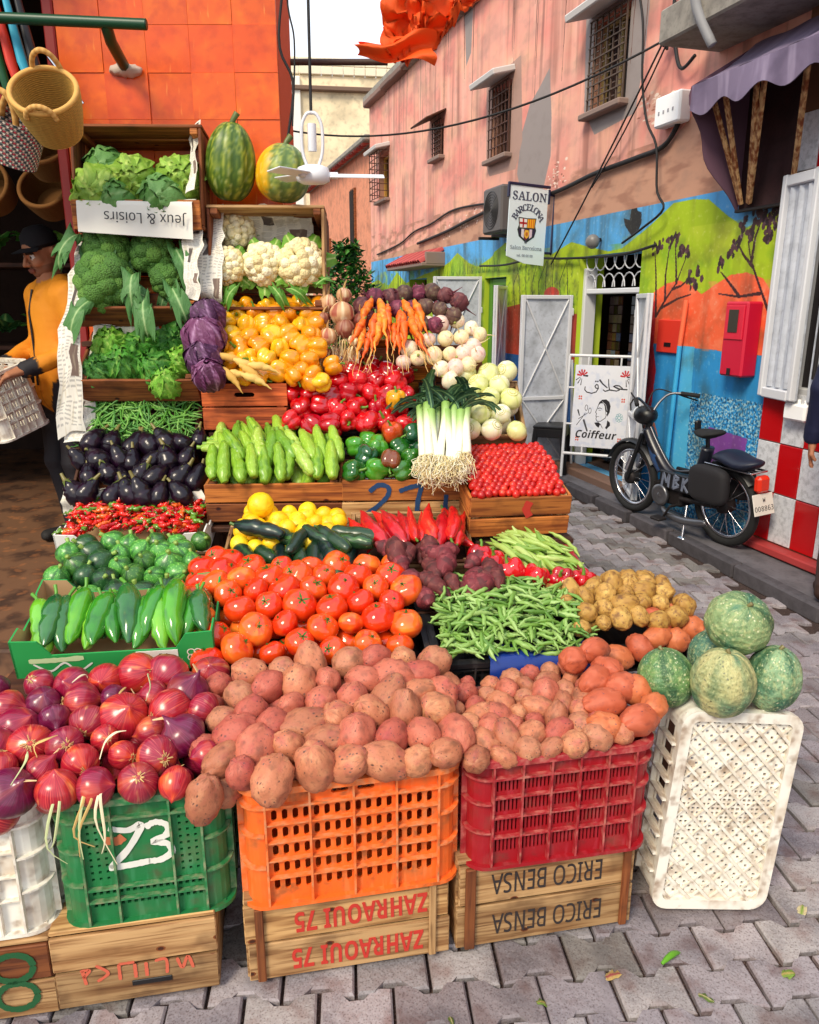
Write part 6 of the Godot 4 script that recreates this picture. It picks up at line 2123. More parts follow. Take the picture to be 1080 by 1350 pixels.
func build_shop():
	# tiled pier: X -1.445..-0.545 at z -3.5
	var t := thing("orange_pier", "glossy orange tiled wall pier behind the top of the stall", "wall", at(-0.995, 0, -3.52))
	var b := MB.new()
	b.box(Vector3(0, 1.95, -0.2), Vector3(0.9, 3.9, 0.37))
	part("core", b, mat("pier_core", rgb(214, 76, 14), 0.8), t)
	var im := canvas(256, 256, rgb(230, 92, 0))
	overlay(im, rgb(244, 116, 4), noise(0.012, SMO, 22, 5), 0.3, 1.0, 0.8)
	overlay(im, rgb(200, 66, 8), noise(0.02, SMO, 23, 5), 0.35, 1.0, 0.5)
	overlay(im, rgb(255, 190, 130), noise(0.05, SMO, 24, 3), 0.8, 0.95, 0.4, 1, 6)
	var tx := texture(im)
	var tms := []
	for k in 3:
		tms.append(mat("orange_tile%d" % k, [rgb(255, 255, 255), rgb(244, 236, 230), rgb(250, 228, 220)][k], 0.32, {"albedo_texture": tx, "uv1_scale": Vector3(2.3, 2.3, 2.3)}))
	for r in 16:
		for c in 5:
			b = MB.new()
			b.off = Vector2(rng.randf(), rng.randf())
			b.box(Vector3(-0.36 + c * 0.18, 1.2 + r * 0.176, 0.0), Vector3(0.1796, 0.1756, 0.014), 0.0007)
			part("tile", b, tms[rng.randi() % 3], t, Transform3D(Basis.from_euler(Vector3(rnd(-0.0015, 0.0015), rnd(-0.0015, 0.0015), 0)), Vector3(0, 0, 0)))
	b = MB.new()
	b.box(Vector3(-0.475, 1.9, -0.18), Vector3(0.045, 3.8, 0.4), 0.006)
	part("red_jamb", b, mat("jambred", rgb(140, 24, 18), 0.5), t)
	# shop shell: walls, ceiling, lintel
	t = thing("shop_room", "dark open shop room behind the left side of the stall", "shop")
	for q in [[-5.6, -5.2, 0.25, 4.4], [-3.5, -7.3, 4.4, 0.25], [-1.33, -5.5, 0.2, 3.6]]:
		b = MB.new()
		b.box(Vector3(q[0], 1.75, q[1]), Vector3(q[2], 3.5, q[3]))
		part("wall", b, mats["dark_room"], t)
	b = MB.new()
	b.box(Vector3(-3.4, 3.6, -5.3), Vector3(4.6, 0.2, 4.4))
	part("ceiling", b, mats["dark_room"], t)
	b = MB.new()
	b.box(Vector3(-3.6, 3.55, -3.3), Vector3(4.2, 0.9, 0.3))
	part("lintel", b, mats["pier_core"], t)
	# shelves with dim produce at the back
	t = thing("back_shelf", "dim wooden shelf unit with greens at the back of the shop", "shelf", at(-3.0, 0.25, -5.6, 8))
	for y in [0.5, 1.05, 1.6]:
		plank(t, "shelf_board", Vector3(1.7, 0.03, 0.45), Vector3(0, y, 0), "dark")
	for x in [-0.85, 0.85]:
		plank(t, "upright", Vector3(0.05, 2.1, 0.45), Vector3(x, 1.05, 0), "dark")
	var lv := leaf_mesh(0.18, 0.14, 0.3, 0.12, rgb(60, 120, 40), rgb(120, 170, 70))
	var prs := []
	for q in 3:
		var hd := proto(MB_greens(q), mats["leaf"])
		prs.append(hd)
	var xfs := []
	for y in [0.75, 1.3, 1.85]:
		for k in 6:
			xfs.append(Transform3D(Basis(Vector3.UP, rnd(0, 6)), Vector3(-3.65 + k * 0.26, y + 0.11, -5.45 - k * 0.03)))
	scatter(prs, xfs, "leafy_greens", "bunch of leafy greens lying on the dim back shelf", "greens", "greens on the dim back shelf")
	build_baskets()
	# green awning pipe and bracket
	t = thing("green_pipe", "dark green metal pipe with a bracket fixed to the orange wall", "pipe")
	b = MB.new()
	b.tube([Vector3(-2.9, 2.70, -3.28), Vector3(-0.985, 2.605, -3.22)], 0.02, 10)
	part("pipe", b, mat("greenpaint", rgb(12, 66, 40), 0.4), t)
	b = MB.new()
	b.tube([Vector3(-1.14, 2.61, -3.23), Vector3(-1.15, 2.57, -3.30), Vector3(-1.17, 2.53, -3.5)], 0.022, 8)
	part("bracket", b, mats["greenpaint"], t)
	b = MB.new()
	b.ball(14, 8, func(d: Vector3) -> Vector3: return Vector3(-1.17, 2.525, -3.5) + Vector3(d.x * 0.07, d.y * 0.025 + 0.006 * sin(d.x * 14.0), d.z * 0.035))
	part("mortar_patch", b, mat("mortar", rgb(196, 176, 160), 0.9), t)
	# fan hanging from a pole above
	t = thing("ceiling_fan", "small white three-bladed fan hanging on a cord above the cauliflowers", "fan", at(-0.352, 2.05, -3.0, 6, 4))
	b = MB.new()
	b.lathe([Vector2(0, 0.035), Vector2(0.03, 0.035), Vector2(0.055, 0.026), Vector2(0.064, 0.0), Vector2(0.06, -0.02), Vector2(0.04, -0.03), Vector2(0, -0.03)], 20)
	var white := mat("fanwhite", rgb(226, 228, 232), 0.3)
	part("motor", b, white, t)
	b = MB.new()
	for s in [-1, 1]:
		b.tube(curve([Vector3(s * 0.02, 0.03, 0), Vector3(s * 0.036, 0.08, 0), Vector3(s * 0.036, 0.16, 0), Vector3(s * 0.018, 0.2, 0), Vector3(0, 0.205, 0)], 12), 0.006, 6)
	b.tube([Vector3(0, 0.08, 0), Vector3(0, 0.17, 0)], 0.016, 8)
	part("hanger", b, white, t)
	for k in 3:
		b = MB.new()
		b.xf = Transform3D(Basis(Vector3.UP, deg_to_rad(k * 120.0)) * Basis(Vector3.RIGHT, deg_to_rad(14)), Vector3.ZERO)
		b.box(Vector3(0.16, 0.0, 0), Vector3(0.2, 0.005, 0.055), 0.002)
		b.tube([Vector3(0.05, 0, 0), Vector3(0.09, 0, 0)], 0.012, 6)
		part("blade", b, white, t)
	wire("cable", "black cord from which the white fan hangs", [Vector3(-0.352, 3.3, -3.0), Vector3(-0.35, 2.7, -3.0), Vector3(-0.352, 2.25, -2.99)], 0.006)
	wire("cable", "pair of loose wires dangling down the right edge of the orange wall", curve([Vector3(-0.50, 3.4, -3.42), Vector3(-0.49, 2.9, -3.42), Vector3(-0.52, 2.6, -3.41), Vector3(-0.47, 2.45, -3.42), Vector3(-0.51, 2.2, -3.42), Vector3(-0.5, 2.05, -3.4)], 24), 0.006)
	wire("cable", "thin wire curling beside the dangling pair by the orange wall", curve([Vector3(-0.47, 3.4, -3.43), Vector3(-0.485, 2.8, -3.43), Vector3(-0.46, 2.6, -3.42), Vector3(-0.48, 2.3, -3.42)], 20), 0.004)
	wire("cable", "thin metal hook rod hanging beside the orange tiles", [Vector3(-1.40, 2.52, -3.3), Vector3(-1.29, 2.36, -3.32)], 0.006, "chrome")
	t = thing("awning_pole", "dark metal pole crossing towards the crumpled orange cloth", "pole")
	b = MB.new()
	b.tube([Vector3(-1.2, 2.66, -3.9), Vector3(-0.55, 2.665, -3.9), Vector3(-0.1, 2.665, -3.9)], 0.014, 8)
	part("pole", b, mat("polebrown", rgb(74, 54, 44), 0.6), t)
	b = MB.new()
	b.tube([Vector3(-0.9, 3.3, -3.52), Vector3(-0.9, 3.3, -3.0), Vector3(0.6, 3.3, -3.0)], 0.016, 8)
	part("pole", b, mats["polebrown"], t)
	build_cloth()

func build_cloth():
	# crumpled orange awning cloth gathered on the pole
	var b := MB.new()
	var f := noise(1.6, FastNoiseLite.TYPE_SIMPLEX, 41, 3)
	var nr := 40
	var nc := 44
	for side in 2:
		var p := PackedVector3Array()
		for r in nr + 1:
			for c in nc + 1:
				var u := float(c) / nc
				var v := float(r) / nr
				var top := Vector3(lerpf(-0.06, 0.36, u), 3.05 + 0.1 * u, -3.45 - 0.05 * u)
				var bot := Vector3(lerpf(-0.10, 0.26, u), 2.555 + 0.24 * pow(u, 1.7) - 0.03 * sin(u * PI), -3.42 - 0.1 * u)
				var q := top.lerp(bot, v)
				var fold := sin(u * 15.0 + 3.0 * v + f.get_noise_2d(u * 2.0, v * 2.0) * 4.0)
				q.z += 0.05 * fold * (0.25 + 0.75 * v) - side * 0.003
				q.x += 0.02 * cos(u * 15.0 + 4.0 * v) + 0.03 * f.get_noise_2d(u * 3.0 + 9.0, v * 3.0)
				q.y += 0.03 * f.get_noise_2d(u * 4.0, v * 3.0 + 20.0)
				p.append(q)
		b.grid(p, nr + 1, nc + 1, false, PackedColorArray(), side == 1)
	# a tail of cloth reaching left along the pole
	for side in 2:
		var p := PackedVector3Array()
		for r in 13:
			for c in 31:
				var u := c / 30.0
				var v := r / 12.0
				var mid := Vector3(lerpf(0.10, -0.21, u), lerpf(2.575, 2.572, u) + 0.012 * sin(u * 8.0), -3.40)
				var w := lerpf(0.06, 0.022, u)
				p.append(mid + Vector3(0.01 * sin(v * 9.0), w * (v - 0.5) * 2.0, 0.03 * sin(v * 7.0 + u * 5.0) - side * 0.003))
		b.grid(p, 13, 31, false, PackedColorArray(), side == 1)
	var t := solo("orange_cloth", "crumpled bright orange awning cloth hanging over the street", "awning cloth", b.mesh(), mat("cloth_orange", rgb(246, 92, 16), 0.7, {"backlight_enabled": true, "backlight": rgb(150, 50, 6)}))
	b = MB.new()
	for side in 2:
		var p := PackedVector3Array()
		for r in 9:
			for c in 25:
				var u := c / 24.0
				var v := r / 8.0
				p.append(Vector3(lerpf(-0.24, 0.02, u), 2.965 - 0.05 * v + 0.05 * u - 0.02 * sin(u * 9.0) * v, -3.36 + 0.02 * sin(u * 11.0) * v - side * 0.003))
		b.grid(p, 9, 25, false, PackedColorArray(), side == 1)
	part("scalloped_edge", b, mat("cloth_purple", rgb(138, 88, 150), 0.7), t)

# ---------- baskets ----------
func basket_body(b: MB, r0: float, r1: float, h: float, wall := 0.012):
	# coiled straw: rings of small bumps from base to rim, outside and inside
	var rows := 26
	for side in 2:
		var p := PackedVector3Array()
		var q := PackedColorArray()
		for k in rows * 3 + 1:
			var f := float(k) / (rows * 3)
			var rr := lerpf(r1, r0, pow(f, 1.5)) - side * wall
			for s in 48:
				var a := TAU * s / 48
				var bump := 0.004 * cos(f * rows * TAU) + 0.002 * sin(s * PI + f * rows * TAU)
				p.append(Vector3(cos(a) * (rr + (bump if side == 0 else -bump)), h * (1.0 - f), sin(a) * (rr + (bump if side == 0 else -bump))))
				var tone := 0.84 + 0.16 * cos(f * rows * TAU) + 0.08 * sin(s * 2.4 + k * 1.3)
				q.append(Color(0.86 * tone, 0.67 * tone, 0.32 * tone))
		b.grid(p, rows * 3 + 1, 48, true, q, side == 1)
	b.col = rgb(200, 150, 76)
	b.lathe([Vector2(0, 0.012), Vector2(r0 * 0.98, 0.012), Vector2(r0 * 0.98, 0.0), Vector2(0, 0.0)], 24)
	var rim := []
	for s in 33:
		var a := TAU * s / 32
		rim.append(Vector3(cos(a) * (r1 - wall / 2), h, sin(a) * (r1 - wall / 2)))
	b.col = rgb(216, 166, 90)
	b.tube(rim, 0.011, 6)

func handle(parent: Node3D, r: float, h: float, side: float, up_: float, m: Material):
	var b := MB.new()
	var p := []
	var cs := []
	for k in 21:
		var a := PI * k / 20.0
		p.append(Vector3(cos(a) * r * 0.42, h - 0.03 + sin(a) * up_, side * r * 0.93))
		cs.append(Color(0.86, 0.68, 0.40) if k % 2 else Color(0.76, 0.55, 0.28))
	b.tube(p, 0.011, 7, cs)
	part("handle", b, m, parent)

func build_baskets():
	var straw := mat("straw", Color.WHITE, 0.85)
	var t := thing("straw_basket", "golden straw basket tipped forward, hanging left of the cabbages", "basket", Transform3D(Basis(Vector3.BACK, deg_to_rad(-10)) * Basis(Vector3.RIGHT, deg_to_rad(52)) * Basis(Vector3.UP, 0.2).scaled(Vector3.ONE * 0.84), Vector3(-1.255, 2.19, -2.98)))
	var b := MB.new()
	basket_body(b, 0.095, 0.135, 0.2)
	part("body", b, straw, t)
	handle(t, 0.135, 0.2, -1.0, 0.11, straw)
	handle(t, 0.135, 0.2, 1.0, 0.06, straw)
	# woven bags with patterned bands at the left edge
	var im := canvas(256, 256, rgb(54, 34, 38))
	for y in range(0, 256, 32):
		for x in range(0, 256, 16):
			var c: Color = [rgb(228, 200, 180), rgb(196, 48, 70), rgb(240, 232, 214), rgb(40, 70, 76)][(x / 16 + y / 32) % 4]
			fill_poly(im, [Vector2(x, y + 16), Vector2(x + 8, y + 4), Vector2(x + 16, y + 16), Vector2(x + 8, y + 28)], c)
		im.fill_rect(Rect2i(0, y, 256, 3), rgb(240, 230, 214))
	var pat := mat("woven", Color.WHITE, 0.9, {"albedo_texture": texture(im), "uv1_scale": Vector3(4, 2, 1)})
	for q in [["woven_bag", "patterned woven bag with straw handles below the golden basket", -1.46, 2.10, -3.0, 0.13, 0.16, 24.0, -22.0], ["woven_bag", "dark red woven bag at the upper left edge behind the golden basket", -1.62, 2.32, -3.1, 0.14, 0.22, 12.0, 14.0]]:
		t = thing(q[0], q[1], "bag", Transform3D(Basis(Vector3.BACK, deg_to_rad(q[8])) * Basis(Vector3.RIGHT, deg_to_rad(q[7])), Vector3(q[2], q[3], q[4])), "woven bags by the shop entrance")
		b = MB.new()
		var p := PackedVector3Array()
		for k in 13:
			for s in 24:
				var a := TAU * s / 24
				var rr: float = q[5] * lerpf(1.05, 0.8, k / 12.0)
				p.append(Vector3(cos(a) * rr, q[6] * (1.0 - k / 12.0), sin(a) * rr * 0.5))
		b.grid(p, 13, 24, true)
		part("body", b, pat, t)
		handle(t, q[5], q[6], 0.4, 0.12, straw)
		handle(t, q[5], q[6], -0.4, 0.1, straw)
	var k := 0
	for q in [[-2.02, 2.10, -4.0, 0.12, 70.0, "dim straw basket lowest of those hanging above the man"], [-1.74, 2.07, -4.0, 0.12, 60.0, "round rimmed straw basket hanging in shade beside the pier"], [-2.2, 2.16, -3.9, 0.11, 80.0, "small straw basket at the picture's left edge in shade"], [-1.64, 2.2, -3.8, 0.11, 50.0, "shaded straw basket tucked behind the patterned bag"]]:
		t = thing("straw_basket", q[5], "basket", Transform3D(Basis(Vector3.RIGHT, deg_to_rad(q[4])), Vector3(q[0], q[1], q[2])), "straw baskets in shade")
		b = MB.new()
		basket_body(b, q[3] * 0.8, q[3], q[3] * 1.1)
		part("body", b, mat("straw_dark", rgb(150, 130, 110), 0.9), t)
		k += 1
	# bundle of coloured straps and umbrellas in the corner
	var cols := [rgb(40, 150, 60), rgb(200, 30, 30), rgb(240, 240, 230), rgb(110, 160, 30), rgb(30, 60, 70), rgb(190, 40, 30), rgb(20, 90, 50), rgb(220, 60, 40), rgb(60, 170, 200), rgb(30, 28, 30)]
	for i in 10:
		b = MB.new()
		b.col = cols[i]
		var x := -1.86 + i * 0.045
		b.tube([Vector3(x - 0.05, 2.75, -3.32), Vector3(x, 2.5, -3.3), Vector3(x + 0.05, 2.26 + (i % 3) * 0.04, -3.28)], [0.014, 0.022, 0.008], 6, [], true, 0.5)
		solo("hanging_strap", ["green", "scarlet", "white", "olive", "dark teal", "brick red", "bottle green", "orange-red", "sky blue", "black"][i] + " strap hanging from the green pipe over the baskets", "strap", b.mesh(), mats["satin"], Transform3D(), "coloured straps over the baskets")

# ---------- laying things out ----------
# a layer of places on a heap whose height is prof(x, depth); hexagonal with jitter, relaxed apart
func heap(x0: float, x1: float, d0: float, d1: float, sp: float, prof: Callable, jit := 0.22, lower := false) -> Array:
	var o := []
	var row := 0
	var dd := d0 + (sp * 0.45 if lower else 0.0)
	while dd <= d1 + 1e-4:
		var x := x0 + (sp * 0.5 if row % 2 else 0.0) + (sp * 0.3 if lower else 0.0)
		while x <= x1 + 1e-4:
			var p := Vector2(x + rnd(-jit, jit) * sp, dd + rnd(-jit, jit) * sp)
			o.append(Vector3(p.x, prof.call(p.x, p.y) - (sp * 0.75 if lower else 0.0), -p.y))
			x += sp
		row += 1
		# step along the slope, not along the ground
		var s: float = (prof.call((x0 + x1) / 2, dd + 0.01) - prof.call((x0 + x1) / 2, dd)) / 0.01
		dd += sp * 0.87 / sqrt(1.0 + s * s)
	for it in 5:
		for a in o.size():
			for c in range(a + 1, o.size()):
				var v: Vector3 = o[c] - o[a]
				var l := v.length()
				if l < sp * 0.93 and l > 1e-5:
					var m := v / l * (sp * 0.93 - l) * 0.4
					m.y *= 0.6
					o[a] -= m
					o[c] += m
	return o

func spun(F: Transform3D, pts: Array, lo := 0.85, hi := 1.15, tilt := TAU) -> Array:
	var o := []
	for p in pts:
		var b := spin() if tilt > 3.0 else Basis.from_euler(Vector3(rnd(-tilt, tilt), rnd(0, TAU), rnd(-tilt, tilt)))
		var s := rnd(lo, hi)
		o.append(F * Transform3D(b.scaled_local(Vector3(s * rnd(0.93, 1.07), s, s * rnd(0.93, 1.07))), p))
	return o

func lie(F: Transform3D, x: float, dd: float, y: float, yaw: float, pitch := 0.0, s := 1.0) -> Transform3D:
	var b := Basis(Vector3.UP, deg_to_rad(yaw)) * Basis(Vector3.RIGHT, deg_to_rad(-90.0 + pitch)) * Basis(Vector3.UP, rnd(0, TAU))
	return F * Transform3D(b.scaled_local(Vector3(s, s * rnd(0.94, 1.06), s)), Vector3(x, y, -dd))

func heaped_stuff(protos: Array, xfs: Array, called: String, label: String, category: String):
	var t := thing(called, label, category)
	t.set_meta("kind", "stuff")
	for g in protos.size():
		var mine := []
		for k in range(g, xfs.size(), protos.size()):
			mine.append(xfs[k])
		var mm := MultiMesh.new()
		mm.transform_format = MultiMesh.TRANSFORM_3D
		mm.mesh = (protos[g] as MeshInstance3D).mesh
		mm.instance_count = mine.size()
		for k in mine.size():
			mm.set_instance_transform(k, mine[k])
		var o := MultiMeshInstance3D.new()
		o.multimesh = mm
		o.material_override = protos[g].material_override
		o.name = "heap" if g == 0 else "heap_%03d" % g
		o.set_meta("kind", "stuff")
		t.add_child(o)

# ---------- produce skins ----------
func skin(key: String, base: Color, lays: Array, rough: float, more := {}, dots := 0, dotcol := Color.BLACK, dr := 2.0) -> StandardMaterial3D:
	if mats.has(key):
		return mats[key]
	var fam := key.rstrip("0123456789")
	if not texs.has(fam):
		var im := canvas(256, 128, base)
		var sd := fam.hash() % 1000
		for l in lays:
			# colour, frequency, lo, hi, most, sx, sy
			overlay(im, l[0], noise(l[1], SMO, sd, 3), l[2], l[3], l[4], l[5] if l.size() > 5 else 1, l[6] if l.size() > 6 else 1)
			sd += 1
		var r := RandomNumberGenerator.new()
		r.seed = sd
		for k in dots:
			var y := r.randf_range(14, 114)
			var st := 1.0 / maxf(0.3, sin(PI * y / 128.0))
			var q := r.randf_range(0.5, 1.4) * dr
			dot(im, Vector2(r.randf() * 256, y), q * st, q, dotcol.lightened(r.randf() * 0.2))
		texs[fam] = texture(im)
		texs[fam + "_base"] = base
	var b0: Color = texs[fam + "_base"]
	var d := {"albedo_texture": texs[fam]}
	d.merge(more)
	return mat(key, Color(clampf(base.r / b0.r, 0.6, 1.3), clampf(base.g / b0.g, 0.6, 1.35), clampf(base.b / b0.b, 0.6, 1.35)), rough, d)

func lump(rx: float, ry: float, rz: float, amp: float, sd: int, nu := 26, nv := 18) -> MB:
	var f := noise(0.9, SMO, sd, 2)
	var b := MB.new()
	var r := RandomNumberGenerator.new()
	r.seed = sd
	var pits := []
	for q in (7 if amp > 0.12 else 0):
		pits.append(Vector3(r.randfn(), r.randfn(), r.randfn()).normalized())
	b.ball(nu, nv, func(d: Vector3) -> Vector3:
		var k := 1.0 + amp * f.get_noise_3dv(d * 1.4) + amp * 0.35 * f.get_noise_3dv(d * 4.0)
		for q in pits:
			k -= 0.06 * exp(-pow(d.distance_to(q) / 0.16, 2.0))
		return Vector3(d.x * rx, d.y * ry, d.z * rz) * k)
	return b

func potato_protos(kind: String, sz: float) -> Array:
	var o := []
	for k in 8:
		var m: Material
		if kind == "pink":
			m = skin("potato_pink%d" % (k % 6), [rgb(192, 118, 84), rgb(180, 90, 72), rgb(198, 128, 90), rgb(174, 106, 76), rgb(190, 104, 80), rgb(184, 118, 86)][k % 6], [[rgb(176, 84, 78), 0.014, 0.4, 1.0, 0.6], [rgb(214, 154, 110), 0.02, 0.45, 1.0, 0.6], [rgb(110, 66, 46), 0.02, 0.55, 1.0, 0.5], [rgb(120, 80, 58), 0.1, 0.55, 1.0, 0.5]], 0.62, {"heightmap_enabled": true, "heightmap_texture": bumps("grit", 0.15), "heightmap_scale": 0.06}, 46, rgb(88, 50, 36), 1.5)
		elif kind == "yellow":
			m = skin("potato_yellow%d" % (k % 2), [rgb(188, 144, 72), rgb(170, 126, 58)][k % 2], [[rgb(220, 186, 104), 0.02, 0.35, 1.0, 0.7], [rgb(112, 74, 38), 0.03, 0.42, 1.0, 0.8]], 0.65, {}, 40, rgb(86, 56, 34), 1.5)
		elif kind == "sweet":
			m = skin("potato_sweet%d" % (k % 2), [rgb(116, 40, 48), rgb(98, 38, 40)][k % 2], [[rgb(164, 84, 84), 0.03, 0.5, 0.85, 0.6], [rgb(70, 30, 34), 0.04, 0.5, 0.85, 0.7, 6, 1]], 0.7, {}, 26, rgb(62, 28, 28), 1.6)
		else:
			m = skin("potato_coral%d" % (k % 2), [rgb(196, 104, 60), rgb(184, 88, 56)][k % 2], [[rgb(226, 136, 90), 0.02, 0.35, 1.0, 0.7], [rgb(140, 70, 46), 0.03, 0.5, 1.0, 0.5]], 0.58, {}, 26, rgb(120, 56, 44), 1.3)
		var ry: float = [0.037, 0.041, 0.034, 0.045, 0.038, 0.032, 0.043, 0.036][k]
		o.append(proto(lump(sz * 0.030, sz * ry, sz * [0.029, 0.031, 0.031, 0.029, 0.033, 0.029, 0.028, 0.032][k], 0.14, 11 + k * 7), m))
	return o

func onion_protos() -> Array:
	var o := []
	for k in 5:
		var m := skin("onion%d" % k, [rgb(142, 14, 54), rgb(156, 26, 54), rgb(172, 44, 46), rgb(106, 12, 56), rgb(150, 20, 50)][k], [[rgb(84, 6, 40), 0.16, 0.35, 1.0, 0.5, 1, 60], [rgb(220, 120, 130), 0.3, 0.45, 1.0, 0.55, 1, 80], [rgb(206, 80, 50), 0.008, 0.45, 0.9, 0.7, 1, 2], [rgb(220, 160, 130), 0.03, 0.66, 1.0, 0.5, 1, 3]], 0.3, {"clearcoat_enabled": true, "clearcoat": 0.35, "clearcoat_roughness": 0.2})
		var f := noise(1.1, SMO, 31 + k, 2)
		var b := MB.new()
		var fl: float = [0.9, 0.82, 0.98, 0.86, 0.92][k]
		b.ball(24, 18, func(d: Vector3) -> Vector3:
			var q := 0.048 * (1.0 + 0.05 * f.get_noise_3dv(d))
			var rr := sqrt(d.x * d.x + d.z * d.z)
			var y := d.y * fl
			if d.y > 0.0:
				y += 0.55 * exp(-pow(rr / 0.16, 2.0)) * (1.0 if k % 2 else 0.45)
			else:
				y -= 0.10 * exp(-pow(rr / 0.12, 2.0))
			return Vector3(d.x, y, d.z) * q)
		var p := proto(b, m)
		var rb := MB.new()
		rb.col = rgb(206, 170, 112)
		for s in 30:
			var a := rnd(0, TAU)
			rb.tube([Vector3(0, -0.044 * fl, 0), Vector3(cos(a) * 0.007, -0.05 * fl, sin(a) * 0.007), Vector3(cos(a) * rnd(0.006, 0.02), -0.046 * fl - rnd(-0.004, 0.006), sin(a) * rnd(0.006, 0.02))], 0.0011, 4)
		if k != 3:
			part("root_tuft", rb, mats["bare"], p)
		var nk := MB.new()
		nk.col = rgb(222, 186, 136)
		var a2 := rnd(0, TAU)
		nk.tube([Vector3(0, 0.048, 0), Vector3(0.002, 0.058, 0.001), Vector3(cos(a2) * 0.02, 0.07, sin(a2) * 0.02)], [0.006, 0.004, 0.002], 6, [], true, 0.4)
		if k == 1 or k == 3:
			part("dry_neck", nk, mats["bare"], p)
		o.append(p)
	return o

func star(b: MB, n: int, r: float, w: float, y: float, droop: float, col: Color):
	b.col = col
	for k in n:
		var a := TAU * k / n + rnd(-0.2, 0.2)
		var d := Vector3(cos(a), 0, sin(a))
		var s := Vector3(-sin(a), 0, cos(a))
		b.poly([Vector3(0, y, 0), d * r * 0.4 + s * w + Vector3(0, y + 0.001, 0), d * r + Vector3(0, y - droop, 0), d * r * 0.4 - s * w + Vector3(0, y + 0.001, 0)], Vector3.UP)

func tomato_protos(sz := 1.0) -> Array:
	var o := []
	for k in 5:
		var m := skin("tomato%d" % k, [rgb(232, 74, 20), rgb(224, 54, 16), rgb(238, 94, 28), rgb(228, 64, 18), rgb(234, 82, 22)][k], [[rgb(244, 128, 40), 0.010, 0.4, 1.0, 0.7], [rgb(204, 24, 12), 0.012, 0.45, 1.0, 0.6]], 0.16, {"clearcoat_enabled": true, "clearcoat": 0.35, "clearcoat_roughness": 0.12})
		var b := MB.new()
		var f := noise(0.8, SMO, 51 + k, 2)
		b.ball(24, 16, func(d: Vector3) -> Vector3:
			var rr := sqrt(d.x * d.x + d.z * d.z)
			var ph := atan2(d.z, d.x)
			var q := 0.042 * sz * (1.0 + 0.05 * f.get_noise_3dv(d) + 0.022 * cos(ph * 5.0 + k) * rr)
			var y := d.y * 0.82
			if d.y > 0.0:
				y -= 0.16 * exp(-pow(rr / 0.28, 2.0))
			return Vector3(d.x, y, d.z) * q)
		var p := proto(b, m)
		var c := MB.new()
		star(c, 5, 0.022 * sz, 0.003 * sz, 0.029 * sz, -0.002, rgb(58, 110, 34))
		c.tube([Vector3(0, 0.027 * sz, 0), Vector3(0.002, 0.035 * sz, 0.001)], 0.0025 * sz, 5)
		part("calyx", c, mats["leaf"], p)
		o.append(p)
	return o

func bell_protos(key: String, cols: Array, sz := 1.0) -> Array:
	var o := []
	for k in cols.size():
		var c0: Color = cols[k]
		var m := skin("bell_%s%d" % [key, k], c0, [[c0.lightened(0.22), 0.012, 0.55, 0.85, 0.5], [c0.darkened(0.3), 0.015, 0.55, 0.85, 0.5]], 0.16, {"clearcoat_enabled": true, "clearcoat": 0.6, "clearcoat_roughness": 0.08})
		var f := noise(0.8, SMO, 71 + k, 2)
		var b := MB.new()
		b.ball(28, 16, func(d: Vector3) -> Vector3:
			var rr := sqrt(d.x * d.x + d.z * d.z)
			var ph := atan2(d.z, d.x)
			var q := 0.043 * sz * (1.0 + 0.08 * f.get_noise_3dv(d) + 0.34 * (pow(absf(cos(ph * (2.0 if k % 2 else 1.5) + k)), 0.7) - 0.7) * rr)
			var y := signf(d.y) * pow(absf(d.y), 0.75) * (1.12 if d.y < 0 else 0.98)
			y -= signf(d.y) * (0.42 if d.y > 0 else 0.22) * exp(-pow(rr / 0.34, 2.0))
			var tp := 1.0 - 0.16 * clampf(-d.y, 0, 1)
			return Vector3(d.x * tp, y, d.z * tp) * q)
		var p := proto(b, m)
		var c := MB.new()
		c.col = rgb(96, 140, 48)
		c.tube([Vector3(0, 0.022 * sz, 0), Vector3(0.001, 0.03 * sz, 0), Vector3(0.004, 0.046 * sz, 0.002), Vector3(0.010, 0.054 * sz, 0.003)], [0.010 * sz, 0.006 * sz, 0.0042 * sz, 0.005 * sz], 7)
		part("stem", c, mats["satin"], p)
		o.append(p)
	return o

# a long tapering body along y, tip at the bottom, bent by bend
func pod(len: float, r: Array, bend: float, seg := 10, flat := 1.0, col := Color.WHITE, wob := 0.0, sd := 0) -> MB:
	var b := MB.new()
	b.col = col
	var f := noise(2.0, SMO, sd, 2)
	var pts := []
	var rad := []
	var n := 12
	for k in n + 1:
		var t := float(k) / n
		var a := t * (r.size() - 1)
		var i := mini(int(a), r.size() - 2)
		rad.append(maxf(0.0004, lerpf(r[i], r[i + 1], smoothstep(0, 1, a - i)) * (1.0 + wob * f.get_noise_1d(t * 6.0 + sd))))
		pts.append(Vector3(bend * sin(t * PI) + wob * 0.04 * f.get_noise_1d(t * 3.0 + 40.0), len * (0.5 - t), wob * 0.04 * f.get_noise_1d(t * 3.0 + 80.0)))
	b.tube(pts, rad, seg, [], true, flat)
	return b

func stem_piece(parent: Node3D, pos: Vector3, l: float, r: float, col: Color, called := "stem", bend := 0.006):
	var c := MB.new()
	c.col = col
	c.tube([pos, pos + Vector3(bend * 0.3, l * 0.5, 0), pos + Vector3(bend, l, bend * 0.4)], [r, r * 0.8, r * 0.95], 7)
	part(called, c, mats["satin"], parent)

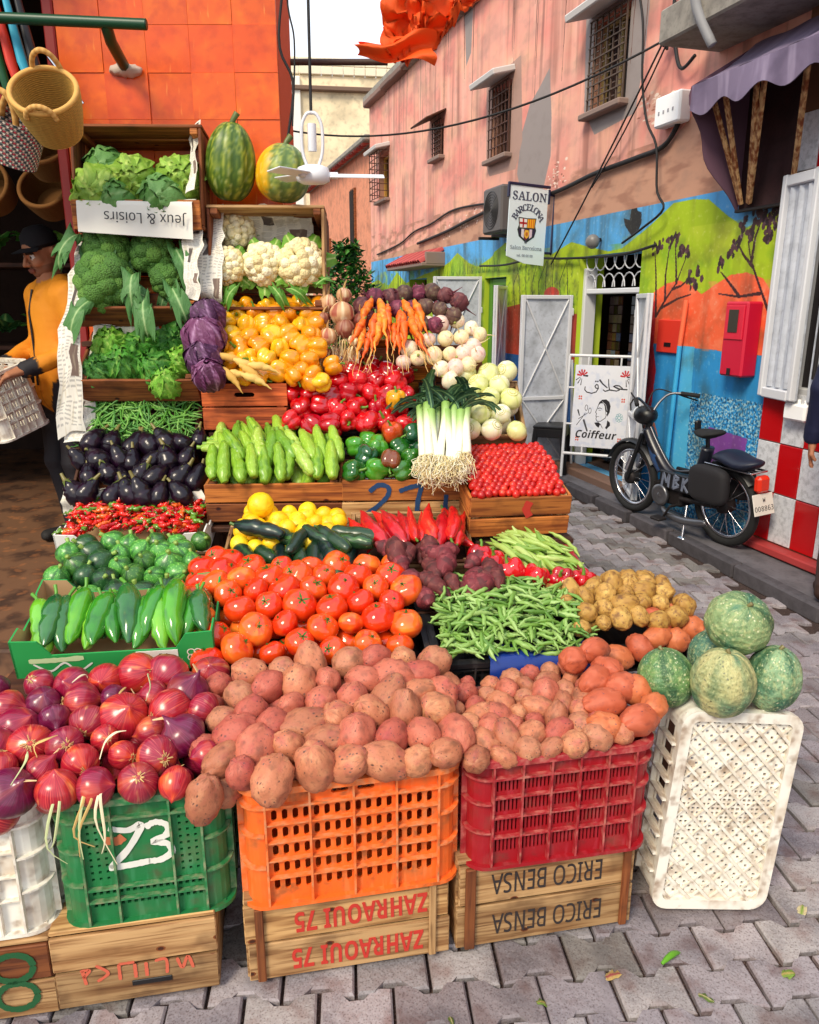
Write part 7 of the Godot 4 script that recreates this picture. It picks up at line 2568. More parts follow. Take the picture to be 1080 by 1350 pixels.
func leaf_mesh(len: float, width: float, curl: float, ruffle: float, edge: Color, rib: Color, nl := 12, nw := 10, phase := 0.0) -> MB:
	# springs from the origin along +y, curls towards +z
	var b := MB.new()
	var p := PackedVector3Array()
	var q := PackedColorArray()
	for r in nl + 1:
		var t := 1.0 - float(r) / nl
		var hw := width * 0.5 * (0.86 + 0.14 * sin(t * 30.0 + phase)) * pow(sin(PI * clampf(t * 0.88 + 0.06, 0, 1)), 0.5)
		var a := curl * t
		var base := Vector3(0, len * (sin(a) / maxf(curl, 0.01)) if curl > 0.01 else len * t, len * ((1.0 - cos(a)) / maxf(curl, 0.01)) if curl > 0.01 else 0.0)
		for c in nw + 1:
			var u := float(c) / nw * 2.0 - 1.0
			var rf := ruffle * width * absf(u) * u * sin(t * 21.0 + u * 4.0 + phase) + ruffle * width * 0.7 * absf(u) * cos(t * 13.0 + phase * 2.0)
			p.append(base + Vector3(u * hw, rf * 0.3, rf + 0.12 * width * u * u))
			var k := exp(-pow(u / 0.10, 2.0)) + 0.35 * exp(-pow(fposmod(t * 7.0 + absf(u) * 1.6, 1.0) - 0.5, 2.0) * 60.0) * (1.0 - absf(u))
			q.append(edge.lerp(rib, clampf(k, 0, 1)))
	b.grid(p, nl + 1, nw + 1, false, q)
	return b

func cup_leaf(R: float, span: float, ruffle: float, edge: Color, rib: Color, sd: float) -> MB:
	# leaf wrapped over a ball of radius R about +z, its stalk towards -y
	var b := MB.new()
	var p := PackedVector3Array()
	var q := PackedColorArray()
	var n := 12
	for r in n + 1:
		for c in n + 1:
			var v := 1.0 - float(r) / n * 2.0
			var u := float(c) / n * 2.0 - 1.0
			var w := sqrt(maxf(0.0, 1.0 - 0.55 * v * v))
			var th := v * span * 0.95
			var ph := u * span * w
			var e := maxf(absf(u), absf(v))
			var rr := R * (1.02 + 0.10 * pow(e, 4.0) + ruffle * pow(e, 3.0) * sin(u * 8.0 + v * 7.0 + sd))
			p.append(Vector3(sin(ph) * cos(th), sin(th), cos(ph) * cos(th)) * rr)
			var k := exp(-pow(u / 0.08, 2.0)) * (0.7 - 0.3 * v) + 0.5 * exp(-pow(absf(fposmod(v * 3.0 - absf(u) * 2.4 + 0.5, 1.0) - 0.5) / 0.09, 2.0))
			q.append(edge.lerp(rib, clampf(k, 0, 0.9)))
	b.grid(p, n + 1, n + 1, false, q)
	return b

func cabbage(R: float, edge: Color, rib: Color, core: Color, ruffle: float, n: int) -> Node3D:
	var o := Node3D.new()
	var b := MB.new()
	b.col = core
	b.ball(20, 14, func(d: Vector3) -> Vector3: return d * R * 0.97)
	part("heart", b, mats["leaf"], o)
	for k in n:
		var m := cup_leaf(R * (1.0 + 0.012 * k), rnd(0.85, 1.15), ruffle, edge.lightened(rnd(0, 0.14)) if k % 2 else edge.darkened(rnd(0, 0.2)), rib, k * 2.1)
		part("leaf", m, mats["leaf"], o, Transform3D(Basis(Vector3.UP, k * 2.4) * Basis(Vector3.RIGHT, rnd(-0.75, 0.35)), Vector3.ZERO))
	return o

func MB_greens(k: int) -> MB:
	var b := MB.new()
	for q in 9:
		var m := leaf_mesh(0.17, 0.11, 0.8, 0.1, [rgb(60, 120, 40), rgb(86, 140, 50), rgb(50, 100, 50)][k], rgb(150, 180, 100), 6, 6, q)
		var xf := Transform3D(Basis(Vector3.UP, q * 2.4) * Basis(Vector3.RIGHT, rnd(0.2, 0.9)), Vector3.ZERO)
		var base := b.v.size()
		for i in m.v.size():
			b.v.append(xf * m.v[i])
			b.n.append(xf.basis * m.n[i])
			b.t.append(m.t[i])
			b.c.append(m.c[i])
		for i in m.i:
			b.i.append(base + i)
	return b

func bead_tex() -> ImageTexture:
	if not texs.has("beadc"):
		var im := canvas(256, 256, rgb(255, 255, 255))
		overlay(im, rgb(70, 84, 50), noise(0.06, FastNoiseLite.TYPE_CELLULAR, 5, 1), 0.35, 1.0, 0.9)
		overlay(im, rgb(226, 226, 120), noise(0.05, SMO, 6, 2), 0.7, 0.9, 0.5)
		texs["beadc"] = texture(im)
	return texs["beadc"]

func curds(R: float, n: int, fr: float, cols: Array, sd: int, squash := 0.8, rough := 0.10, res := 9) -> MB:
	# a domed head of many small knobbly florets
	var b := MB.new()
	var r := RandomNumberGenerator.new()
	r.seed = sd
	var f := noise(1.0, FastNoiseLite.TYPE_CELLULAR, sd, 1)
	f.cellular_return_type = FastNoiseLite.RETURN_DISTANCE
	b.col = cols[0]
	for k in n:
		var h := 1.0 - 1.35 * (k + 0.5) / n
		var a := k * 2.39996
		var rr := sqrt(maxf(0.0, 1.0 - h * h))
		var d0 := Vector3(cos(a) * rr, h, sin(a) * rr)
		var c := d0 * Vector3(1, squash, 1) * (R - fr * 0.6) * r.randf_range(0.94, 1.04)
		var q := fr * r.randf_range(0.8, 1.25)
		var off := Vector3(r.randf() * 50, r.randf() * 50, r.randf() * 50)
		var c1: Color = cols[r.randi() % cols.size()]
		b.ball(res, res * 3 / 4, func(d: Vector3) -> Vector3:
			return c + d * q * (1.0 + rough * 2.0 * f.get_noise_3dv(d * 3.2 + off)),
			func(d: Vector3, _w: Vector3) -> Color:
				return c1.lightened(0.12 * maxf(0.0, f.get_noise_3dv(d * 3.2 + off) + 0.6)))
	return b

# ---------- the heaps ----------
func build_produce_front():
	# potatoes in the orange crate, spilling left over the onions
	var pp := potato_protos("pink", 1.36)
	var prof := func(x: float, d: float) -> float:
		return 0.024 + 0.095 * pow(clampf((d + 0.03) / 0.40, 0, 1), 0.8) - 0.10 * pow(clampf((-x - 0.20) / 0.2, 0, 1), 2.0) - 0.03 * pow(clampf((x - 0.18) / 0.1, 0, 1), 2.0)
	var a := heap(-0.33, 0.27, 0.0, 0.36, 0.079, prof)
	a += heap(-0.30, 0.24, 0.02, 0.34, 0.08, prof, 0.2, true)
	scatter(pp, spun(CR.potato, a, 0.78, 1.2), "potato", "pink-skinned potato in the big heap above the orange crate", "potato", "potatoes heaped over the orange crate")
	var ps := potato_protos("pink", 1.04)
	prof = func(x: float, d: float) -> float:
		return 0.014 + 0.02 * pow(clampf(d / 0.40, 0, 1), 0.8) + 0.010 * sin(x * 9.0)
	a = heap(-0.215, 0.15, 0.01, 0.36, 0.06, prof)
	a += heap(-0.20, 0.20, 0.02, 0.34, 0.064, prof, 0.2, true)
	scatter(ps, spun(CR.redpot, a, 0.75, 1.25), "potato", "small pink potato in the heap above the dark red crate", "potato", "small potatoes in the red crate")
	var pc := potato_protos("coral", 1.15)
	var xs := []
	for q in [[0.11, 0.03, 0.03, 75], [0.20, 0.03, 0.035, 110], [0.255, 0.06, 0.05, 130], [0.14, 0.10, 0.05, 80], [0.21, 0.14, 0.065, 80], [0.15, 0.18, 0.07, 120], [0.24, 0.13, 0.06, 60], [0.20, 0.22, 0.08, 20], [0.13, 0.28, 0.085, 130], [0.20, 0.30, 0.095, 120]]:
		xs.append(lie(CR.redpot, q[0], q[1], q[2] + 0.01, q[3], rnd(-15, 15), rnd(0.95, 1.2)))
	scatter(pc, xs, "long_potato", "long coral-orange potato at the right end of the red crate's heap", "potato", "coral potatoes on the red crate")
	xs = []
	for q in [[-0.10, -0.05, 0.0, 70], [-0.03, -0.04, 0.02, 20], [0.04, -0.01, 0.03, 100], [0.10, -0.02, 0.02, 60], [0.17, 0.02, 0.03, 30], [0.06, 0.04, 0.05, 30], [0.14, 0.07, 0.05, 40]]:
		xs.append(lie(CR.yelpot, q[0], q[1], q[2], q[3], rnd(-30, 30), 1.05))
	scatter(pc, xs, "long_potato", "coral potato in front of the yellow potatoes by the melons", "potato", "coral potatoes before the yellow ones")
	# yellow potatoes
	prof = func(x: float, d: float) -> float:
		return 0.02 + 0.085 * sin(PI * clampf(0.15 + d / 0.42, 0, 1)) - 0.3 * x * x + 0.0
	a = heap(-0.19, 0.18, 0.03, 0.33, 0.062, prof)
	a += heap(-0.16, 0.16, 0.06, 0.30, 0.064, prof, 0.2, true)
	scatter(potato_protos("yellow", 1.02), spun(CR.yelpot, a, 0.8, 1.15), "yellow_potato", "earthy yellow potato in the heap left of the melons", "potato", "yellow potatoes by the melons")
	# onions over the green crate and the white crate at the left
	var on := onion_protos()
	prof = func(x: float, d: float) -> float:
		return 0.026 + 0.085 * pow(clampf((d + 0.02) / 0.40, 0, 1), 0.8) - 0.12 * pow(clampf((x - 0.08) / 0.2, 0, 1), 2.0)
	a = heap(-0.42, 0.16, 0.0, 0.38, 0.084, prof)
	a += heap(-0.38, 0.14, 0.02, 0.36, 0.086, prof, 0.2, true)
	scatter(on, spun(CR.onion, a, 0.68, 1.22), "red_onion", "shiny red onion with papery skin in the heap above the green crate", "onion", "red onions heaped over the green crate")
	a = heap(-0.14, 0.13, 0.02, 0.31, 0.084, func(x: float, d: float) -> float: return -0.015 + 0.12 * d)
	a += heap(-0.12, 0.12, 0.03, 0.30, 0.086, func(x: float, d: float) -> float: return -0.02 + 0.1 * d, 0.2, true)
	scatter(on, spun(CR.white, a, 0.75, 1.15), "red_onion", "red onion in the cream white crate at the stall's left end", "onion", "red onions in the white crate")
	# dry leaves and roots among the onions
	for k in 13:
		var b := MB.new()
		b.col = [rgb(196, 204, 150), rgb(206, 170, 104), rgb(236, 222, 184)][k % 3]
		var p0 := Vector3(rnd(-0.3, 0.14), 0, rnd(-0.3, 0.0))
		var hang := k < 7
		var pts := []
		if hang:
			p0 = Vector3(rnd(-0.18, -0.06), 0.035, 0.01)
			pts = [p0, p0 + Vector3(rnd(-0.02, 0.02), 0.0, 0.035), p0 + Vector3(rnd(-0.03, 0.03), -rnd(0.06, 0.1), 0.04), p0 + Vector3(rnd(-0.03, 0.03), -rnd(0.1, 0.2), 0.035)]
		else:
			var d := -p0.z
			p0.y = 0.075 + 0.085 * pow((d + 0.02) / 0.40, 0.8)
			var ang := rnd(0, TAU)
			var e := Vector3(cos(ang), 0, sin(ang))
			pts = [p0, p0 + e * 0.02 + Vector3(rnd(-0.01, 0.01), 0.004, rnd(-0.01, 0.01)), p0 + e * 0.045 + Vector3(rnd(-0.02, 0.02), -0.008, rnd(-0.02, 0.02)), p0 + e * rnd(0.05, 0.09) + Vector3(0, -0.025, 0)]
		b.tube(curve(pts, 10), [0.001, 0.0015, 0.002, 0.003, 0.0035, 0.0035, 0.003, 0.002, 0.0015, 0.0012, 0.001], 5, [], true, 0.2)
		solo("dry_onion_leaf", "straw-coloured dry leaf trailing over the front of the green crate" if hang else "straw-coloured dry leaf lying among the red onions", "dry leaf", b.mesh(), mats["bare"], CR.onion, "dry leaves hanging on the green crate" if hang else "dry leaves among the onions")
	# melons on the standing crate
	for k in 5:
		var q = [[0.672, 0.655, -1.80, 0.072, 0.078, "dark green ribbed melon at the left of the melon pile"], [0.787, 0.680, -1.725, 0.078, 0.092, "pale grey-green speckled melon standing at the front of the pile"], [0.928, 0.676, -1.755, 0.068, 0.088, "blue-green ribbed melon at the right end of the standing crate"], [0.84, 0.668, -1.905, 0.07, 0.075, "mostly hidden green melon behind the others"], [0.848, 0.805, -1.81, 0.083, 0.08, "large round mottled melon topmost on the pile"]][k]
		var m := skin("melon_" + "abcde"[k], [rgb(104, 140, 78), rgb(184, 178, 122), rgb(138, 170, 126), rgb(84, 124, 100), rgb(132, 156, 104)][k], [[rgb(36, 74, 44), 0.02, 0.3, 1.0, 0.85, 1, 5], [rgb(190, 190, 130), 0.09, 0.5, 0.9, 0.7], [rgb(40, 100, 88), 0.016, 0.45, 1.0, 0.6], [rgb(34, 52, 34), 0.2, 0.5, 1.0, 0.45], [rgb(206, 204, 156), 0.28, 0.58, 0.9, 0.6]], 0.6, {"heightmap_enabled": true, "heightmap_texture": bumps("net", 0.07, FastNoiseLite.TYPE_CELLULAR, 1), "heightmap_scale": 0.35, "uv1_scale": Vector3(1, 1, 1)}, 160, rgb(206, 204, 160) if k != 1 else rgb(88, 92, 60), 0.9)
		var b := MB.new()
		b.ball(44, 28, func(d: Vector3) -> Vector3:
			var ph := atan2(d.z, d.x)
			var rr := sqrt(d.x * d.x + d.z * d.z)
			var g := 1.0 + 0.022 * cos(ph * 10.0) * rr
			return Vector3(d.x * q[3] * g, d.y * q[4] - 0.006 * signf(d.y) * exp(-pow(rr / 0.15, 2.0)), d.z * q[3] * g))
		var o := solo("melon", q[5], "melon", b.mesh(), m, at(q[0], q[1], q[2], rnd(0, 180), [10, -6, 4, 60, 30][k], [-14, 5, -4, 20, 12][k]), "melons on the standing crate")
		stem_piece(o, Vector3(0, q[4] - 0.01, 0), 0.014, 0.006, rgb(120, 110, 70))
	var gp := proto(pod(0.09, [0.004, 0.007, 0.008, 0.006, 0.002], 0.01, 8, 0.8, rgb(96, 160, 40)), mats["satin"])
	scatter([gp], [at(0.66, 0.008, -1.545, 40, 0, 75)], "green_pod", "single green pod fallen on the paving by the standing crate", "bean pod", "")

func build_produce_middle():
	# tomatoes
	var prof := func(x: float, d: float) -> float:
		return 0.03 + 0.06 * sin(PI * clampf(0.12 + d / 0.62, 0, 1)) - 0.35 * pow(clampf(absf(x) - 0.18, 0, 1), 1.5)
	var F := frame(-0.28, 0.615, -1.945, 8, 14.5)
	var a := heap(-0.29, 0.31, 0.015, 0.40, 0.089, prof)
	a += heap(-0.26, 0.27, 0.04, 0.38, 0.09, prof, 0.2, true)
	for q in [[-0.33, 0.42], [-0.29, 0.47], [-0.33, 0.34], [-0.24, 0.45], [-0.27, 0.40], [-0.34, 0.26]]:
		a.append(Vector3(q[0], 0.07, -q[1]))
	scatter(tomato_protos(1.12), spun(F, a, 0.8, 1.12, 0.7), "tomato", "ripe orange-red tomato in the large heap behind the potatoes", "tomato", "tomatoes heaped in the black tray")
	# peas
	var gs := []
	for k in 4:
		gs.append(proto(pod(rnd(0.07, 0.085), [0.002, 0.0062, 0.007, 0.0065, 0.0015], rnd(0.004, 0.014), 8, 0.75, [rgb(112, 152, 66), rgb(132, 168, 84), rgb(88, 128, 52), rgb(150, 182, 104)][k], 0.06, k), mats["satin"]))
	prof = func(x: float, d: float) -> float:
		return 0.012 + 0.072 * sin(PI * clampf(0.06 + d / 0.48, 0, 1)) * (1.0 - 5.0 * x * x)
	var xs := []
	var ys := []
	for k in 600:
		var x := rnd(-0.22, 0.22)
		var d := rnd(0.0, 0.39)
		var b := Basis(Vector3.UP, rnd(0, TAU)) * Basis(Vector3.RIGHT, PI / 2 + rnd(-0.3, 0.3)) * Basis(Vector3.UP, rnd(0, TAU))
		(xs if k < 300 else ys).append(CR.peas * Transform3D(b.scaled_local(Vector3.ONE * rnd(0.85, 1.15)), Vector3(x, prof.call(x, d) + (rnd(0.0, 0.018) if k < 300 else rnd(-0.02, 0.0)), -d)))
	scatter(gs, xs, "pea_pod", "curved green pea pod on the mound in the blue-lined tray", "pea pod", "pea pods in the blue-lined tray")
	heaped_stuff(gs, ys, "pea_heap", "deeper pea pods beneath the top of the mound", "pea pods")
	# broad beans and the row of red peppers
	gs = []
	for k in 4:
		gs.append(proto(pod(rnd(0.13, 0.16), [0.003, 0.010, 0.0105, 0.010, 0.0095, 0.002], rnd(0.006, 0.02), 9, 0.7, [rgb(142, 172, 76), rgb(160, 184, 92), rgb(116, 152, 60), rgb(172, 190, 108)][k], 0.08, k + 5), mats["satin"]))
	xs = []
	for k in 66:
		var x := rnd(-0.12, 0.12)
		var d := rnd(0.05, 0.28)
		var h := 0.01 + 0.10 * sin(PI * clampf(0.2 + d / 0.45, 0, 1)) * (1.0 - 14.0 * x * x * 0.6)
		xs.append(lie(CR.broad, x, d, h + rnd(-0.015, 0.01), rnd(15, 65), rnd(-14, 14), rnd(0.85, 1.1)))
	scatter(gs, xs, "broad_bean", "pale green broad bean pod in the shallow red tray", "bean pod", "broad beans in the red tray")
	var rp := bell_protos("red", [rgb(206, 10, 22), rgb(190, 6, 18), rgb(216, 22, 26), rgb(182, 8, 24)])
	xs = []
	for q in [[-0.20, 0.15, 0.085], [-0.17, 0.10, 0.09], [-0.125, 0.055, 0.088], [-0.05, 0.02, 0.085], [0.03, 0.0, 0.08], [0.10, -0.01, 0.075]]:
		xs.append(CR.broad * Transform3D(Basis.from_euler(Vector3(rnd(-0.6, 0.6), rnd(0, 6), rnd(-0.6, 0.6))).scaled_local(Vector3.ONE * rnd(0.95, 1.15)), Vector3(q[0], q[2], -q[1])))
	scatter(rp, xs, "red_pepper", "glossy red pepper in the row between the peas and the broad beans", "bell pepper", "row of red peppers before the broad beans")
	# sweet potatoes
	gs = []
	for k in 4:
		var m: Material = potato_protos("sweet", 1.0)[k].material_override
		gs.append(proto(pod(rnd(0.12, 0.15), [0.006, 0.024, 0.035, 0.031, 0.018, 0.003], rnd(0.004, 0.018), 12, 1.0, Color.WHITE, 0.16, k * 3 + 1), m))
	xs = []
	for k in 26:
		var x := rnd(-0.17, 0.17)
		var d := rnd(0.01, 0.25)
		xs.append(lie(CR.sweet, x, d, 0.02 + 0.05 * sin(PI * clampf(0.2 + d / 0.4, 0, 1)) + (k % 3) * 0.008, rnd(-60, 60) + (180 if k % 2 else 0), rnd(-15, 15), rnd(0.7, 1.05)))
	scatter(gs, xs, "sweet_potato", "dusty purple sweet potato in the low crate beside the peas", "sweet potato", "sweet potatoes by the peas")
	# long red peppers
	gs = []
	for k in 3:
		var p := proto(pod(rnd(0.2, 0.235), [0.012, 0.026, 0.027, 0.022, 0.015, 0.003], rnd(-0.014, 0.014), 12, 0.85, Color.WHITE, 0.12, k + 30), skin("longred%d" % k, [rgb(214, 22, 22), rgb(196, 12, 24), rgb(226, 44, 24)][k], [[rgb(240, 90, 50), 0.015, 0.6, 0.85, 0.5], [rgb(140, 6, 16), 0.02, 0.55, 0.85, 0.6]], 0.2, {"clearcoat_enabled": true, "clearcoat": 0.5}))
		stem_piece(p, Vector3(0, 0.1, 0), 0.03, 0.005, rgb(90, 130, 50))
		gs.append(p)
	xs = []
	for k in 11:
		var x := -0.17 + k * 0.034
		xs.append(lie(CR.redlong, x, 0.15 + rnd(-0.015, 0.02), 0.045 + (k % 2) * 0.016, lerpf(24, -14, k / 10.0) + rnd(-6, 6) + 180, 4.0, rnd(0.92, 1.12)))
	for k in 7:
		xs.append(lie(CR.redlong, rnd(-0.17, 0.17), rnd(0.10, 0.22), 0.015, rnd(-40, 40), 0.0, rnd(0.9, 1.0)))
	scatter(gs, xs, "long_red_pepper", "long wrinkled red pepper laid pointing forward in its wooden crate", "pepper", "long red peppers")
	# lemons and cucumbers share a crate
	var lm := []
	for k in 3:
		var f := noise(1.0, SMO, k, 2)
		var b := MB.new()
		b.ball(20, 14, func(d: Vector3) -> Vector3:
			var rr := sqrt(d.x * d.x + d.z * d.z)
			return Vector3(d.x, d.y * 1.04 + signf(d.y) * 0.12 * exp(-pow(rr / 0.14, 2.0)), d.z) * 0.031 * (1.0 + 0.04 * f.get_noise_3dv(d)))
		lm.append(proto(b, skin("lemon%d" % k, [rgb(250, 206, 22), rgb(246, 190, 16), rgb(252, 218, 50)][k], [[rgb(236, 160, 12), 0.02, 0.55, 0.85, 0.5]], 0.35, {"heightmap_enabled": true, "heightmap_texture": bumps("grit", 0.15), "heightmap_scale": 0.05})))
	prof = func(x: float, d: float) -> float:
		return 0.02 + 0.03 * sin(PI * clampf((d - 0.22) / 0.4, 0, 1))
	a = heap(-0.17, 0.16, 0.29, 0.48, 0.06, prof)
	a += heap(-0.16, 0.16, 0.34, 0.48, 0.07, func(x: float, d: float) -> float: return 0.06, 0.3)
	scatter(lm, spun(CR.cucumber, a, 0.88, 1.12), "lemon", "bright yellow lemon in the pile behind the dark cucumbers", "lemon", "lemons behind the cucumbers")
	var big: Node3D = lm[0].duplicate()
	scatter([big], [CR.cucumber * Transform3D(spin().scaled_local(Vector3.ONE * 1.5), Vector3(-0.11, 0.10, -0.45))], "yellow_melon", "largest round yellow fruit topmost among the lemons", "melon", "")
	gs = []
	for k in 3:
		var p := proto(pod(rnd(0.145, 0.175), [0.016, 0.024, 0.026, 0.026, 0.025, 0.016], rnd(0.0, 0.012), 12, 1.0, Color.WHITE, 0.12, k + 60), skin("cucumber%d" % k, [rgb(18, 46, 28), rgb(14, 36, 30), rgb(26, 58, 30)][k], [[rgb(60, 104, 50), 0.03, 0.62, 0.8, 0.6, 1, 10], [rgb(8, 22, 18), 0.02, 0.5, 0.8, 0.6, 1, 6]], 0.28, {"clearcoat_enabled": true, "clearcoat": 0.3}, 60, rgb(70, 100, 60), 0.7))
		stem_piece(p, Vector3(0, 0.085, 0), 0.018, 0.006, rgb(80, 110, 50))
		gs.append(p)
	xs = []
	for q in [[-0.15, 0.24, 0.03, 30], [-0.09, 0.25, 0.03, 38], [-0.1, 0.30, 0.085, 62], [-0.03, 0.22, 0.03, 8], [0.03, 0.26, 0.06, -20], [0.04, 0.2, 0.03, 10], [0.09, 0.23, 0.03, -4], [0.09, 0.29, 0.07, 44], [0.13, 0.21, 0.05, 20], [0.15, 0.25, 0.075, 40], [0.2, 0.2, 0.03, -8], [0.2, 0.26, 0.06, 66], [0.12, 0.15, 0.02, 12], [-0.19, 0.18, 0.02, 24], [0.0, 0.15, 0.02, 5], [0.22, 0.30, 0.06, 74], [-0.02, 0.3, 0.06, 50], [0.17, 0.14, 0.02, -12]]:
		xs.append(lie(CR.cucumber, q[0], q[1], q[2], q[3], rnd(-8, 8), rnd(0.9, 1.1)))
	scatter(gs, xs, "cucumber", "shiny dark green cucumber between the lemons and the tomatoes", "cucumber", "dark cucumbers")
	# long green peppers in the green box
	gs = []
	for k in 4:
		var p := proto(pod(rnd(0.18, 0.22), [0.018, 0.033, 0.037, 0.036, 0.033, 0.030, 0.022, 0.005], rnd(-0.022, 0.022), 12, 0.85, Color.WHITE, 0.1, k + 90), skin("longgreen%d" % k, [rgb(84, 164, 34), rgb(58, 138, 34), rgb(120, 184, 44), rgb(40, 112, 44)][k], [[rgb(124, 184, 50), 0.012, 0.4, 1.0, 0.5], [rgb(24, 84, 30), 0.012, 0.4, 1.0, 0.6]], 0.18, {"clearcoat_enabled": true, "clearcoat": 0.6, "clearcoat_roughness": 0.1}))
		stem_piece(p, Vector3(0, 0.09, 0), 0.04, 0.006, rgb(90, 150, 50), "stem", 0.016)
		gs.append(p)
	xs = []
	for k in 14:
		xs.append(lie(CR.longgreen, -0.22 + k * 0.034, 0.115 + rnd(-0.015, 0.02), -0.012 + (k % 2) * 0.02, rnd(-14, 14), 14.0 + rnd(-8, 8), rnd(0.85, 1.1)))
	for k in 8:
		xs.append(lie(CR.longgreen, rnd(-0.22, 0.22), rnd(0.1, 0.2), -0.035, rnd(-30, 30), 8.0, rnd(0.85, 1.0)))
	scatter(gs, xs, "long_green_pepper", "long glossy green pepper standing in the green cardboard box", "pepper", "long green peppers")
	# round squashes
	gs = []
	for k in 4:
		var b := MB.new()
		b.ball(22, 14, func(d: Vector3) -> Vector3:
			var rr := sqrt(d.x * d.x + d.z * d.z)
			return Vector3(d.x, d.y * 0.92 + (0.16 * exp(-pow(rr / 0.25, 2.0)) if d.y > 0 else 0.0), d.z) * 0.040)
		var p := proto(b, skin("squash%d" % k, [rgb(58, 110, 40), rgb(120, 172, 54), rgb(36, 78, 36), rgb(138, 186, 66)][k], [[rgb(150, 190, 90), 0.08, 0.64, 0.78, 0.55], [rgb(14, 44, 20), 0.03, 0.5, 0.8, 0.5, 1, 8]], 0.3, {"clearcoat_enabled": true, "clearcoat": 0.3}, 50, rgb(150, 180, 100), 0.7))
		stem_piece(p, Vector3(0, 0.034, 0), 0.018, 0.0075, rgb(140, 170, 80), "stem", 0.004)
		gs.append(p)
	prof = func(x: float, d: float) -> float:
		return 0.03 + 0.05 * sin(PI * clampf(0.1 + d / 0.45, 0, 1))
	a = heap(-0.21, 0.21, -0.01, 0.32, 0.073, prof)
	a += heap(-0.19, 0.2, 0.0, 0.32, 0.076, prof, 0.2, true)
	scatter(gs, spun(CR.squash, a, 0.82, 1.18, 0.8), "round_squash", "round green squash in the heap behind the long green peppers", "squash", "round green squashes")
	# red chillies
	gs = []
	for k in 6:
		var p := proto(pod(rnd(0.045, 0.062), [0.004, 0.0095, 0.009, 0.006, 0.001], rnd(0.003, 0.01), 8, 0.9, [rgb(206, 18, 20), rgb(220, 40, 22), rgb(182, 10, 22), rgb(226, 96, 26), rgb(96, 140, 40), rgb(196, 14, 18)][k], 0.2, k), mats["gloss"])
		stem_piece(p, Vector3(0, 0.024, 0), 0.014, 0.002, rgb(110, 140, 60))
		gs.append(p)
	xs = []
	for k in 300:
		var x := rnd(-0.235, 0.235)
		var d := rnd(0.02, 0.29)
		var b := Basis(Vector3.UP, rnd(0, TAU)) * Basis(Vector3.RIGHT, PI / 2 + rnd(-0.4, 0.4))
		xs.append(CR.chilli * Transform3D(b.scaled_local(Vector3.ONE * rnd(0.85, 1.2)), Vector3(x, -0.005 + 0.055 * sin(PI * clampf(0.15 + d / 0.42, 0, 1)) * (1.0 - 6.0 * x * x) + rnd(-0.02, 0.01), -d)))
	scatter(gs, xs, "chilli", "small chilli pepper in the white box printed with pears", "chilli", "chillies in the white box")

